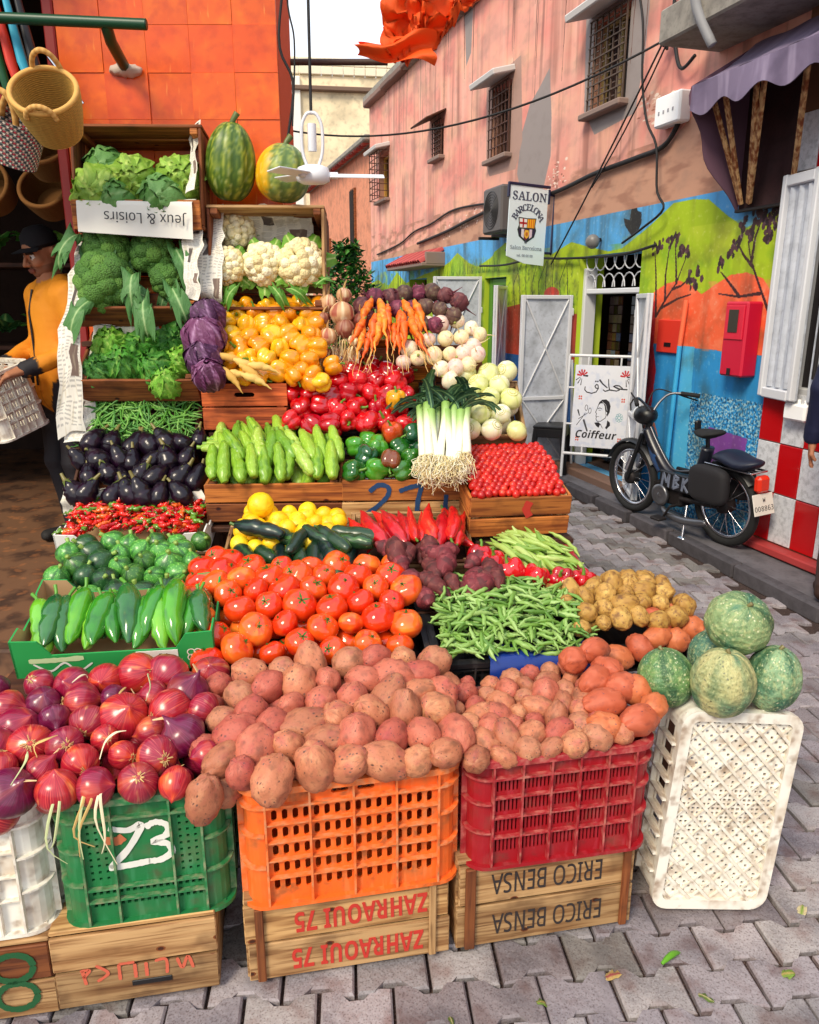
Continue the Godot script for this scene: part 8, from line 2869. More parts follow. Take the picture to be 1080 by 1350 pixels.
func build_produce_back():
	# aubergines
	var gs := []
	var sk := skin("aubergine", rgb(20, 8, 22), [[rgb(52, 14, 44), 0.012, 0.5, 1.0, 0.5]], 0.32, {"metallic_specular": 0.35, "clearcoat_enabled": true, "clearcoat": 0.4, "clearcoat_roughness": 0.12})
	for k in 3:
		var p := proto(pod(rnd(0.125, 0.145), [0.016, 0.031, 0.042, 0.046, 0.041, 0.014], rnd(-0.006, 0.006), 16, 1.0, Color.WHITE, 0.1, k + 120), sk)
		var c := MB.new()
		star(c, 6, 0.03, 0.007, 0.062, 0.022, rgb(92, 104, 50))
		c.col = rgb(120, 110, 60)
		c.tube([Vector3(0, 0.055, 0), Vector3(0, 0.072, 0), Vector3(0.006, 0.095, 0)], [0.014, 0.008, 0.006], 7)
		part("calyx", c, mats["satin"], p)
		gs.append(p)
	var xs := []
	for r in 4:
		for k in 7:
			xs.append(lie(CR.eggplant, -0.21 + k * 0.067 + (0.033 if r % 2 else 0.0) + rnd(-0.014, 0.014), -0.01 + r * 0.082 + rnd(-0.01, 0.01), 0.05 + rnd(-0.008, 0.012), rnd(-50, 50), 22 + rnd(-18, 18), rnd(0.72, 1.0)))
	scatter(gs, xs, "aubergine", "glossy black-purple aubergine, stalk up, below the green beans", "aubergine", "aubergines of the left column")
	# green beans
	gs = []
	for k in 4:
		gs.append(proto(pod(rnd(0.11, 0.14), [0.0015, 0.0042, 0.0046, 0.0042, 0.001], rnd(0.004, 0.02), 6, 0.85, [rgb(84, 140, 52), rgb(104, 158, 66), rgb(66, 120, 48), rgb(126, 172, 86)][k], 0.1, k + 9), mats["satin"]))
	for k in 280:
		var x := rnd(-0.20, 0.20)
		var d := rnd(0.02, 0.28)
		var b := Basis(Vector3.UP, rnd(0, TAU)) * Basis(Vector3.RIGHT, PI / 2 + rnd(-0.25, 0.25))
		xs = xs if k > 0 else []
		xs.append(CR.beans * Transform3D(b, Vector3(x, -0.01 + rnd(-0.02, 0.015) + 0.03 * sin(PI * d / 0.3), -d)))
	scatter(gs, xs, "green_bean", "thin green bean in the tangle above the aubergines", "bean", "green beans of the left column")
	# lettuces
	var lt := [cabbage(0.075, rgb(62, 132, 36), rgb(146, 186, 84), rgb(80, 140, 40), 0.15, 12), cabbage(0.066, rgb(112, 174, 50), rgb(190, 212, 104), rgb(130, 180, 60), 0.12, 10), cabbage(0.07, rgb(48, 110, 34), rgb(128, 172, 76), rgb(60, 120, 40), 0.18, 12)]
	xs = []
	for q in [[-0.16, 0.08, -0.03, 0], [-0.06, 0.1, -0.02, 1], [0.07, 0.08, -0.02, 2], [0.155, 0.12, -0.02, 1], [0.0, 0.2, -0.01, 0], [-0.13, 0.2, 0.0, 1], [0.12, 0.22, 0.0, 0], [0.11, 0.03, -0.04, 0]]:
		xs.append(CR.lettuce * Transform3D((Basis(Vector3.RIGHT, rnd(0.1, 0.5)) * Basis(Vector3.UP, rnd(0, 6)) * Basis(Vector3.BACK, rnd(-0.3, 0.3))).scaled_local(Vector3.ONE * rnd(0.75, 1.0)), Vector3(q[0], q[2], -q[1])))
	scatter(lt, xs, "lettuce", "ruffled green lettuce in the left column above the green beans", "lettuce", "lettuces of the left column")
	# broccoli
	for q in [[-0.13, 0.03, 0.12, 0.105, "largest broccoli head, low on the left of its crate"], [-0.14, 0.05, 0.29, 0.085, "broccoli head at the upper left of its crate"], [0.04, 0.04, 0.27, 0.08, "broccoli head right of the middle, half wrapped in leaves"], [0.11, 0.02, 0.14, 0.06, "small broccoli head at the lower right of its crate"]]:
		var t := thing("broccoli", q[4], "broccoli", CR.broccoli * Transform3D(Basis(Vector3.RIGHT, 0.35), Vector3(q[0], q[1] - 0.02, -q[2])), "broccoli heads of the left column")
		part("crown", curds(q[3] * 1.04, 26, q[3] * 0.42, [rgb(84, 130, 50), rgb(74, 118, 46), rgb(96, 140, 54)], 7 + int(q[3] * 1000), 0.85, 0.05, 16), mat("broccoli_head", Color.WHITE, 0.7, {"albedo_texture": bead_tex(), "uv1_triplanar": true, "uv1_scale": Vector3(11, 11, 11), "heightmap_enabled": true, "heightmap_texture": bumps("bead", 0.06, FastNoiseLite.TYPE_CELLULAR, 1), "heightmap_scale": -0.6}), t)
		var b := MB.new()
		b.col = rgb(130, 160, 90)
		b.tube([Vector3(0, -0.12, 0), Vector3(0, 0.0, 0)], [0.02, 0.03], 10)
		part("stalk", b, mats["satin"], t)
		for k in 4:
			var m := leaf_mesh(q[3] * 1.9, q[3] * 0.9, 1.3, 0.2, rgb(70, 118, 58), rgb(156, 184, 124), 14, 10, k * 2.0)
			part("leaf", m, mats["leaf"], t, Transform3D(Basis(Vector3.UP, k * 1.9 + q[0] * 20.0) * Basis(Vector3.RIGHT, rnd(0.5, 1.1)), Vector3(0, -0.05, 0)))
	# long hanging leaves at the front of the broccoli crate
	for q in [[-0.16, 0.0, 0.02, 0.24, "drooping broccoli leaf hanging below the crate's left corner"], [0.04, 0.0, 0.03, 0.22, "long pale-ribbed broccoli leaf hanging over the front board"], [0.15, 0.02, 0.06, 0.2, "broad broccoli leaf drooping at the crate's right corner"], [-0.22, 0.07, 0.3, 0.22, "curling broccoli leaf reaching out at the upper left"], [0.15, 0.05, 0.24, 0.24, "wide broccoli leaf folded at the upper right of the crate"], [0.0, 0.04, 0.12, 0.2, "dark broccoli leaf between the heads"]]:
		var m := leaf_mesh(q[3] * 0.9, 0.085, 2.1, 0.4, rgb(74, 122, 62), rgb(164, 190, 130), 18, 12, q[0] * 30)
		solo("broccoli_leaf", q[4], "leaf", m.mesh(), mats["leaf"], CR.broccoli * Transform3D(Basis(Vector3.UP, q[0] * 3.0) * Basis(Vector3.RIGHT, 0.9), Vector3(q[0], q[1] + 0.02, -q[2])), "loose broccoli leaves")
	# cabbages in the top crate
	var cb := [cabbage(0.078, rgb(132, 176, 52), rgb(200, 218, 120), rgb(170, 206, 90), 0.09, 9), cabbage(0.07, rgb(84, 136, 60), rgb(150, 186, 120), rgb(120, 170, 80), 0.06, 8)]
	xs = []
	for q in [[-0.03, 0.13], [0.15, 0.14], [-0.16, 0.08], [0.09, 0.04], [-0.09, 0.04], [-0.15, 0.19]]:
		xs.append(CR.cabbage * Transform3D((Basis(Vector3.RIGHT, rnd(0.2, 0.8)) * Basis(Vector3.UP, rnd(0, 6))).scaled_local(Vector3.ONE * rnd(1.05, 1.3)), Vector3(q[0], -0.035 + rnd(-0.01, 0.01), -q[1])))
	scatter(cb, xs, "cabbage", "leafy green cabbage in the topmost crate of the left column", "cabbage", "green cabbages of the top crate")
	# red cabbages
	var rc := [cabbage(0.066, rgb(74, 28, 70), rgb(176, 140, 176), rgb(70, 26, 64), 0.035, 9), cabbage(0.07, rgb(92, 30, 74), rgb(190, 150, 186), rgb(84, 30, 70), 0.035, 9)]
	var n := 0
	for q in [[-0.795, 1.548, -3.09, 0.95, "topmost red cabbage of the small stack"], [-0.80, 1.468, -3.03, 1.05, "wine-red cabbage second from the top of the stack"], [-0.795, 1.39, -2.985, 1.0, "dark purple cabbage second from the bottom of the stack"], [-0.765, 1.335, -2.93, 0.82, "lowest red cabbage of the stack, partly hidden"]]:
		scatter([rc[n % 2]], [Transform3D((Basis(Vector3.RIGHT, 0.5) * Basis(Vector3.UP, n * 1.7)).scaled_local(Vector3.ONE * q[3]), Vector3(q[0], q[1], q[2]))], "red_cabbage", q[4], "cabbage", "stack of red cabbages")
		n += 1
	# cauliflowers
	for q in [[-0.15, 0.34, 0.076, "cauliflower at the upper left of its crate"], [-0.17, 0.15, 0.07, "cauliflower at the lower left, half wrapped in leaves"], [-0.02, 0.16, 0.082, "middle cauliflower of the front row"], [0.13, 0.16, 0.094, "largest cauliflower at the right of its crate"]]:
		var t := thing("cauliflower", q[3], "cauliflower", CR.cauli * Transform3D(Basis(Vector3.RIGHT, 0.3), Vector3(q[0], 0.005, -q[1])), "cauliflowers")
		part("curd", curds(q[2] * 1.04, 44, q[2] * 0.30, [rgb(240, 228, 180), rgb(246, 238, 200), rgb(234, 216, 160)], int(q[2] * 3000), 0.85, 0.12, 14), mat("curd", Color.WHITE, 0.75, {"uv1_triplanar": true, "uv1_scale": Vector3(7, 7, 7), "heightmap_enabled": true, "heightmap_texture": bumps("bead", 0.06, FastNoiseLite.TYPE_CELLULAR, 1), "heightmap_scale": -0.5}), t)
		for k in 7:
			var m := leaf_mesh(q[2] * 1.7, q[2] * 0.95, 0.9, 0.13, rgb(108, 164, 48), rgb(204, 222, 140), 12, 8, k * 1.3)
			part("leaf", m, mats["leaf"], t, Transform3D(Basis(Vector3.UP, k * 0.9) * Basis(Vector3.RIGHT, rnd(0.55, 0.95)), Vector3(0, -0.06, 0)))
	for q in [[-0.12, 0.02, "cauliflower leaf hanging over the crate's front left"], [0.02, 0.02, "cauliflower leaf hanging below the middle cauliflower"], [0.08, 0.01, "narrow cauliflower leaf hanging left of the largest cauliflower"], [0.2, 0.03, "cauliflower leaf hanging at the crate's right post"]]:
		solo("cauliflower_leaf", q[2], "leaf", leaf_mesh(0.11, 0.05, 2.0, 0.45, rgb(84, 140, 44), rgb(180, 206, 126), 14, 10, q[0] * 40).mesh(), mats["leaf"], CR.cauli * Transform3D(Basis(Vector3.UP, q[0] * 9.0 + 0.5) * Basis(Vector3.RIGHT, 1.1), Vector3(q[0], 0.03, -q[1])), "loose cauliflower leaves")
	# pumpkins on top
	for k in 2:
		var q = [[-0.722, 2.148, -3.33, 0.098, 0.152, "tall dark green striped pumpkin on the cauliflower crate"], [-0.515, 2.108, -3.34, 0.106, 0.115, "round half yellow, half green pumpkin beside the tall one"]][k]
		var b := MB.new()
		var f := noise(2.2, SMO, 200 + k, 3)
		b.ball(60, 32, func(d: Vector3) -> Vector3:
			var ph := atan2(d.z, d.x)
			var rr := sqrt(d.x * d.x + d.z * d.z)
			var g := (1.0 + 0.07 * (absf(cos(ph * 5.0)) - 0.6) * rr) * (1.0 - 0.10 * d.y)
			return Vector3(d.x * q[3] * g, signf(d.y) * pow(absf(d.y), 0.9) * q[4] - 0.014 * signf(d.y) * exp(-pow(rr / 0.2, 2.0)), d.z * q[3] * g),
			func(d: Vector3, _w: Vector3) -> Color:
				var ph := atan2(d.z, d.x)
				var s := 0.25 + 0.55 * absf(cos(ph * 5.0)) + 0.9 * f.get_noise_3dv(d * 2.5)
				var c := rgb(62, 92, 28).lerp(rgb(150, 160, 56), clampf(s * 1.4 - 0.55, 0, 1))
				if k == 1:
					c = c.lightened(0.12).lerp(rgb(240, 178, 30), smoothstep(-0.2, 0.25, -d.x * 0.6 - 0.34 - 0.8 * d.z + 0.3 * f.get_noise_3dv(d * 1.5)))
				if f.get_noise_3dv(d * 9.0) > 0.32:
					c = c.lightened(0.22)
				return c)
		var o := solo("pumpkin", q[5], "pumpkin", b.mesh(), mats["satin"], at(q[0], q[1], q[2], 20 + k * 30, 6, -4), "pumpkins on the stall's top")
		stem_piece(o, Vector3(0, q[4] - 0.02, 0), 0.05, 0.014, rgb(96, 110, 60), "stem", 0.02)
	# courgettes
	gs = []
	for k in 4:
		var p := proto(pod(rnd(0.15, 0.175), [0.015, 0.020, 0.023, 0.025, 0.0255, 0.024, 0.014], rnd(0.0, 0.01), 12, 1.0, Color.WHITE, 0.12, k + 150), skin("courgette%d" % k, [rgb(146, 184, 54), rgb(128, 170, 46), rgb(164, 196, 74), rgb(110, 156, 44)][k], [[rgb(190, 214, 110), 0.05, 0.6, 0.78, 0.6], [rgb(84, 130, 34), 0.02, 0.5, 0.85, 0.5, 1, 8]], 0.32, {}, 120, rgb(206, 222, 140), 0.6))
		stem_piece(p, Vector3(0, 0.07, 0), 0.028, 0.010, rgb(116, 158, 54), "stem", 0.004)
		gs.append(p)
	xs = []
	for r in 3:
		for k in 10:
			xs.append(lie(CR.zucchini, -0.22 + k * 0.047 + (0.02 if r == 1 else 0.0) + rnd(-0.01, 0.01), 0.07 + r * 0.10 + rnd(-0.015, 0.015), 0.005 + 0.045 * sin(PI * clampf((0.1 + r * 0.11) / 0.36, 0, 1)) + (k % 2) * 0.012, 14 + rnd(-16, 16), 14 + rnd(-8, 8), rnd(0.85, 1.12)))
	for k in 8:
		xs.append(lie(CR.zucchini, -0.2 + k * 0.055, 0.10, -0.03, rnd(-20, 20), 5, 1.0))
	for k in 3:
		xs.append(lie(CR.zucchini, -0.21 + k * 0.01, 0.2 + k * 0.03, 0.02, 80, 0, 0.95))
	scatter(gs, xs, "courgette", "pale green courgette lying lengthwise in the big wooden crate", "courgette", "pale courgettes")
	# yellow peppers
	var yp := bell_protos("yellow", [rgb(248, 168, 14), rgb(250, 186, 26), rgb(242, 150, 12)], 0.95)
	var prof := func(x: float, d: float) -> float: return 0.03 + 0.04 * sin(PI * clampf(0.15 + d / 0.5, 0, 1))
	var a := heap(-0.17, 0.20, -0.02, 0.40, 0.074, prof)
	a += heap(-0.15, 0.18, 0.0, 0.36, 0.076, prof, 0.2, true)
	xs = spun(CR.yellow, a, 0.88, 1.12)
	xs += spun(Transform3D(), [Vector3(-0.305, 1.36, -3.08), Vector3(-0.345, 1.30, -3.0), Vector3(-0.39, 1.30, -3.02), Vector3(-0.42, 1.345, -3.05)], 0.9, 1.1)
	scatter(yp, xs, "yellow_pepper", "shiny yellow bell pepper heaped above the orange-stained box", "bell pepper", "yellow bell peppers")
	scatter(yp, spun(Transform3D(), [Vector3(-0.055, 1.235, -2.98)], 1.0, 1.0, 0.4), "yellow_pepper", "single yellow pepper at the right end of the red peppers", "bell pepper", "")
	gs = []
	for k in 2:
		gs.append(proto(pod(0.13, [0.006, 0.015, 0.016, 0.012, 0.005, 0.001], 0.008, 10, 1.0, [rgb(226, 186, 104), rgb(216, 170, 84)][k], 0.12, k + 170), mats["skin_matte"]))
	xs = []
	for q in [[-0.68, 1.385, -2.98, 70], [-0.62, 1.36, -2.965, 60], [-0.56, 1.355, -2.96, 74], [-0.60, 1.33, -2.945, 50], [-0.66, 1.33, -2.95, 84], [-0.585, 1.31, -2.925, 64], [-0.68, 1.315, -2.93, 40]]:
		xs.append(Transform3D(Basis(Vector3.BACK, deg_to_rad(q[3])) * Basis(Vector3.RIGHT, rnd(-0.2, 0.2)), Vector3(q[0], q[1], q[2])))
	scatter(gs, xs, "yellow_carrot", "pale yellow carrot lying below the yellow peppers on the orange box", "carrot", "pale yellow carrots")
	# red peppers
	var rp := bell_protos("red", [rgb(206, 10, 22), rgb(190, 6, 18), rgb(216, 22, 26), rgb(182, 8, 24)])
	prof = func(x: float, d: float) -> float: return 0.025 + 0.055 * sin(PI * clampf(0.1 + d / 0.5, 0, 1)) * (1.0 - 4.0 * pow(clampf(x - 0.05, 0, 1), 2.0))
	a = heap(-0.25, 0.24, 0.0, 0.30, 0.076, prof)
	a += heap(-0.23, 0.10, 0.32, 0.40, 0.076, prof)
	a += heap(-0.22, 0.21, 0.02, 0.32, 0.078, prof, 0.2, true)
	scatter(rp, spun(CR.redpep, a, 0.88, 1.14), "red_bell_pepper", "glossy red bell pepper in the black tray under the carrots", "bell pepper", "red bell peppers in the black tray")
	# green peppers in the 27 crate
	var gp := bell_protos("green", [rgb(48, 112, 26), rgb(26, 84, 34), rgb(84, 142, 30), rgb(34, 96, 24)], 0.95)
	prof = func(x: float, d: float) -> float: return 0.0 + 0.05 * sin(PI * clampf(d / 0.34, 0, 1))
	a = heap(-0.16, 0.13, 0.04, 0.26, 0.078, prof)
	a.append(Vector3(0.05, 0.10, -0.18))
	scatter(gp, spun(CR.green, a, 0.85, 1.15), "green_bell_pepper", "dark green bell pepper in the crate painted 27", "bell pepper", "green bell peppers in the 27 crate")
	var op := bell_protos("orangey", [rgb(206, 70, 24), rgb(96, 60, 24)], 0.95)
	scatter([op[0]], spun(CR.green, [Vector3(-0.03, 0.1, -0.2)], 1.0, 1.0), "orange_bell_pepper", "orange-red bell pepper on top of the green peppers", "bell pepper", "")
	scatter([op[1]], spun(CR.green, [Vector3(-0.04, 0.05, -0.05)], 1.0, 1.0), "brown_bell_pepper", "brownish ripening bell pepper at the front of the green ones", "bell pepper", "")
	# cherry tomatoes
	var ct := []
	for k in 3:
		var b := MB.new()
		b.ball(14, 9, func(d: Vector3) -> Vector3: return Vector3(d.x, d.y * 0.92, d.z) * 0.0145)
		ct.append(proto(b, skin("cherry%d" % k, [rgb(190, 20, 12), rgb(206, 44, 18), rgb(172, 14, 12)][k], [[rgb(230, 96, 50), 0.012, 0.62, 0.85, 0.4]], 0.3, {"clearcoat_enabled": true, "clearcoat": 0.2})))
	prof = func(x: float, d: float) -> float: return -0.012 + 0.035 * sin(PI * clampf(0.1 + d / 0.48, 0, 1))
	a = heap(-0.165, 0.165, 0.02, 0.375, 0.0245, prof, 0.25)
	var s1 := spun(CR.cherry, a, 0.9, 1.15)
	scatter(ct, s1.slice(0, 300), "cherry_tomato", "tiny bright red cherry tomato in the pale wooden crate", "tomato", "cherry tomatoes")
	s1 = s1.slice(300) + spun(CR.cherry, heap(-0.16, 0.16, 0.02, 0.37, 0.03, prof, 0.2, true), 0.9, 1.1)
	heaped_stuff(ct, s1, "cherry_tomato_heap", "deeper cherry tomatoes at the back of the pale crate", "tomatoes")
	scatter([ct[1]], [at(0.175, 0.86, -2.60)], "cherry_tomato", "single cherry tomato caught in the gap between two wooden crates", "tomato", "")
	# kohlrabi
	var kh := []
	for k in 3:
		var p := proto(lump(0.044, 0.042, 0.044, 0.05, 210 + k), skin("kohlrabi%d" % k, [rgb(230, 228, 172), rgb(220, 222, 150), rgb(238, 234, 196)][k], [[rgb(196, 206, 120), 0.02, 0.55, 0.85, 0.6, 1, 6], [rgb(250, 248, 226), 0.02, 0.55, 0.85, 0.6]], 0.45))
		var c := MB.new()
		c.col = rgb(190, 176, 100)
		for s in 2:
			var rg := []
			for q in 13:
				rg.append(Vector3(cos(TAU * q / 12) * (0.013 + s * 0.008), 0.0405 - s * 0.0035, sin(TAU * q / 12) * (0.013 + s * 0.008)))
			c.tube(rg, 0.0013, 4)
		part("leaf_scar", c, mats["bare"], p)
		kh.append(p)
	prof = func(x: float, d: float) -> float: return 0.03 + 0.03 * sin(PI * clampf(d / 0.36, 0, 1))
	a = heap(-0.10, 0.11, 0.0, 0.30, 0.086, prof, 0.12)
	a += heap(-0.08, 0.1, 0.04, 0.26, 0.086, prof, 0.12, true)
	scatter(kh, spun(CR.kohl, a, 0.88, 1.1, 0.9), "kohlrabi", "creamy white kohlrabi stacked behind the cherry tomatoes", "kohlrabi", "kohlrabi behind the cherry tomatoes")
	build_roots()
	build_leeks()

func build_roots():
	wood_crate("dark wooden crate hidden beneath the beets and turnips", frame(0.06, 1.42, -3.27, 2, 0), 0.50, 0.30, 0.26, 2, ["dark", "brown"])
	# carrots
	var gs := []
	for k in 4:
		var b := pod(rnd(0.15, 0.19), [0.008, 0.017, 0.0175, 0.014, 0.009, 0.004, 0.0008], rnd(-0.01, 0.01), 10, 1.0, Color.WHITE, 0.2, k + 220)
		var p := proto(b, skin("carrot%d" % k, [rgb(244, 124, 22), rgb(236, 104, 20), rgb(248, 144, 44), rgb(228, 96, 24)][k], [[rgb(200, 80, 16), 0.05, 0.55, 0.8, 0.6, 10, 1], [rgb(252, 176, 90), 0.05, 0.6, 0.8, 0.5, 8, 1]], 0.5))
		var c := MB.new()
		c.col = rgb(232, 186, 110)
		c.tube(curve([Vector3(0, -0.08, 0), Vector3(0.004, -0.11, 0), Vector3(-0.003, -0.15, 0.004), Vector3(0.006, -0.18, 0.0)], 10), 0.0012, 4)
		part("root_tip", c, mats["bare"], p)
		stem_piece(p, Vector3(0, 0.075, 0), 0.02, 0.005, rgb(110, 130, 60), "leaf_stub", 0.003)
		gs.append(p)
	var F := frame(-0.05, 1.40, -3.10, 2, 52)
	var xs := []
	for k in 22:
		var x := -0.15 + (k % 11) * 0.026
		xs.append(lie(F, x + rnd(-0.01, 0.01), 0.05 + rnd(-0.04, 0.06) + (k / 11) * 0.05, 0.02 + (k / 11) * 0.02, rnd(-14, 14) + (x + 0.02) * 160.0, rnd(-8, 8), rnd(0.85, 1.15)))
	scatter(gs, xs, "carrot", "bright orange carrot, tip down, bunched over the ochre box", "carrot", "bunched orange carrots")
	# beets
	var bt := []
	for k in 3:
		var p := proto(lump(0.036, 0.038, 0.036, 0.14, 240 + k), skin("beet%d" % k, [rgb(104, 52, 56), rgb(98, 66, 58), rgb(116, 46, 66)][k], [[rgb(150, 100, 90), 0.03, 0.55, 0.8, 0.6], [rgb(60, 24, 36), 0.03, 0.5, 0.8, 0.6, 6, 1]], 0.65))
		var c := MB.new()
		c.col = rgb(104, 50, 60)
		c.tube(curve([Vector3(0, -0.034, 0), Vector3(0.003, -0.055, 0), Vector3(0.012, -0.085, 0.004)], 6), [0.007, 0.005, 0.004, 0.003, 0.002, 0.0015, 0.001], 5)
		for s in 3:
			c.tube([Vector3(0, 0.034, 0), Vector3(cos(s * 2.1) * 0.01, 0.055, sin(s * 2.1) * 0.01)], 0.003, 5)
		part("root_tip", c, mats["bare"], p)
		bt.append(p)
	var a := []
	for q in [[-0.20, 1.60], [-0.14, 1.635], [-0.08, 1.64], [-0.02, 1.65], [0.04, 1.655], [0.10, 1.66], [0.155, 1.645], [0.20, 1.62], [-0.17, 1.56], [-0.10, 1.575], [-0.045, 1.59], [0.015, 1.585], [0.07, 1.60], [0.125, 1.59], [0.18, 1.565], [0.05, 1.535], [0.11, 1.53], [0.0, 1.53]]:
		a.append(Vector3(q[0] + rnd(-0.01, 0.01), q[1] - 0.015, -3.30 + (1.66 - q[1]) * 0.9))
	scatter(bt, spun(Transform3D(), a, 0.88, 1.15), "beetroot", "dull purple-brown beetroot in the pile behind the carrots", "beetroot", "beetroots behind the carrots")
	# turnips
	var tn := []
	for k in 3:
		tn.append(proto(lump(0.036, 0.033, 0.036, 0.06, 250 + k), skin("turnip%d" % k, [rgb(240, 222, 176), rgb(236, 206, 190), rgb(244, 232, 200)][k], [[rgb(212, 110, 140), 0.008, 0.6, 0.85, 0.7 if k == 1 else 0.2], [rgb(206, 176, 110), 0.03, 0.55, 0.85, 0.5]], 0.42)))
		var c := MB.new()
		c.col = rgb(226, 206, 150)
		c.tube([Vector3(0, -0.03, 0), Vector3(0.004, -0.05, 0.002), Vector3(-0.004, -0.075, 0)], [0.004, 0.002, 0.0008], 5)
		part("root_tip", c, mats["bare"], tn[k])
		stem_piece(tn[k], Vector3(0, 0.03, 0), 0.012, 0.007, rgb(150, 160, 80), "leaf_stub", 0.002)
	a = []
	for q in [[0.07, 1.52], [0.13, 1.515], [0.19, 1.53], [0.25, 1.50], [0.285, 1.475], [0.08, 1.455], [0.145, 1.46], [0.205, 1.465], [0.265, 1.43], [0.10, 1.395], [0.16, 1.40], [0.22, 1.405], [0.28, 1.40], [0.0, 1.42], [0.03, 1.385], [0.13, 1.345], [0.19, 1.35], [0.24, 1.36], [0.16, 1.30], [-0.02, 1.37]]:
		a.append(Vector3(q[0] + rnd(-0.006, 0.006), q[1], -3.22 + (1.53 - q[1]) * 0.65))
	scatter(tn, spun(Transform3D(), a, 0.85, 1.12), "turnip", "small round white turnip in the pile right of the carrots", "turnip", "white turnips")
	# bulbs with long hairy roots
	for q in [[-0.335, 1.60, -3.24, 0.036, "dry brown onion bulb topmost in the rooty bunch"], [-0.27, 1.63, -3.26, 0.033, "tan bulb at the top right of the rooty bunch"], [-0.275, 1.56, -3.19, 0.05, "large striped brown-white bulb with trailing roots"], [-0.35, 1.54, -3.2, 0.026, "small cream bulb at the left of the rooty bunch"], [-0.26, 1.50, -3.16, 0.04, "pale bulb with a beard of roots under the striped one"], [-0.33, 1.47, -3.15, 0.034, "brown bulb hidden in hanging roots"], [-0.20, 1.53, -3.2, 0.034, "earthy round root beside the carrots"], [-0.35, 1.42, -3.12, 0.026, "lowest small bulb among the hanging roots"], [-0.225, 1.455, -3.12, 0.022, "tiny purple-tinted bulb near the carrot tips"]]:
		var k := int(q[0] * -100)
		var o := solo("root_bulb", q[4], "root vegetable", lump(q[3], q[3] * 0.95, q[3], 0.1, k).mesh(), skin("bulb%d" % (k % 3), [rgb(206, 160, 116), rgb(232, 214, 176), rgb(150, 84, 70)][k % 3], [[rgb(240, 226, 190), 0.02, 0.5, 0.8, 0.7, 1, 12], [rgb(150, 60, 50), 0.02, 0.55, 0.8, 0.7, 1, 10]], 0.6), at(q[0], q[1], q[2], rnd(0, 360), 0, 0), "bulbs with trailing roots")
		var b := MB.new()
		for s in 34:
			b.col = [rgb(226, 196, 140), rgb(196, 158, 100), rgb(240, 222, 180)][s % 3]
			var an := rnd(0, TAU)
			var d := Vector3(cos(an), 0, sin(an))
			b.tube(curve([Vector3(0, -q[3] * 0.85, 0), d * q[3] * 0.6 + Vector3(0, -q[3] * 1.3, 0), d * q[3] * rnd(0.5, 1.3) + Vector3(0, -q[3] * rnd(1.8, 2.4), 0), d * q[3] * rnd(0.2, 1.4) + Vector3(rnd(-0.01, 0.01), -q[3] * rnd(2.6, 4.2), 0)], 8), 0.0011, 4)
		part("roots", b, mats["bare"], o)
		b = MB.new()
		b.col = rgb(190, 150, 96)
		b.tube([Vector3(0, q[3] * 0.85, 0), Vector3(0.004, q[3] * 1.4, 0.002), Vector3(0.016, q[3] * 1.9, 0.0)], [0.007, 0.004, 0.002], 6)
		part("dry_neck", b, mats["bare"], o)

func build_leeks():
	var gs := []
	for k in 3:
		var o := Node3D.new()
		var b := MB.new()
		var cs := []
		var pts := []
		for q in 9:
			var t := q / 8.0
			pts.append(Vector3(0.01 * sin(t * 3.0 + k), -0.16 + 0.24 * t, 0))
			cs.append(rgb(240, 238, 216).lerp(rgb(140, 180, 90), smoothstep(0.45, 1.0, t)))
		b.tube(pts, [0.017, 0.016, 0.0145, 0.014, 0.014, 0.0145, 0.015, 0.016, 0.017], 12, cs)
		part("shaft", b, mats["satin"], o)
		for q in 4:
			var m := leaf_mesh(rnd(0.12, 0.19), 0.028, rnd(1.8, 3.0), 0.05, [rgb(58, 98, 70), rgb(84, 124, 84), rgb(44, 80, 62)][q % 3], rgb(150, 186, 130), 16, 6, q)
			part("leaf", m, mats["leaf"], o, Transform3D(Basis(Vector3.UP, q * 2.1 + k) * Basis(Vector3.RIGHT, rnd(0.0, 0.5)), Vector3(0, 0.07, 0)))
		b = MB.new()
		for s in 60:
			b.col = [rgb(240, 226, 180), rgb(226, 206, 150), rgb(246, 240, 214)][s % 3]
			var an := rnd(0, TAU)
			var d := Vector3(cos(an), 0, sin(an))
			b.tube(curve([Vector3(0, -0.155, 0), d * 0.014 + Vector3(0, -0.168, 0), d * rnd(0.02, 0.045) + Vector3(0, -rnd(0.18, 0.20), 0), d * rnd(0.02, 0.05) + Vector3(rnd(-0.012, 0.012), -rnd(0.2, 0.235), rnd(-0.012, 0.012)), d * rnd(0.02, 0.05) + Vector3(rnd(-0.02, 0.02), -rnd(0.21, 0.25), rnd(-0.02, 0.02))], 8), 0.0012, 4)
		part("roots", b, mats["bare"], o)
		gs.append(o)
	var xs := []
	for k in 11:
		var f := k / 10.0
		var p := Vector3(lerpf(0.05, 0.22, f) + rnd(-0.008, 0.008), 1.165 + 0.015 * sin(k * 2.0), -2.83 + 0.03 * (k % 3))
		xs.append(Transform3D(Basis(Vector3.BACK, deg_to_rad(lerpf(-7, 8, f) * -1.0 - 4.0)) * Basis(Vector3.RIGHT, deg_to_rad(-48 + rnd(-4, 4))) * Basis(Vector3.UP, rnd(0, 6)), p))
	scatter(gs, xs, "leek", "leek with white shaft and shaggy roots hanging towards the street", "leek", "bundle of leeks")

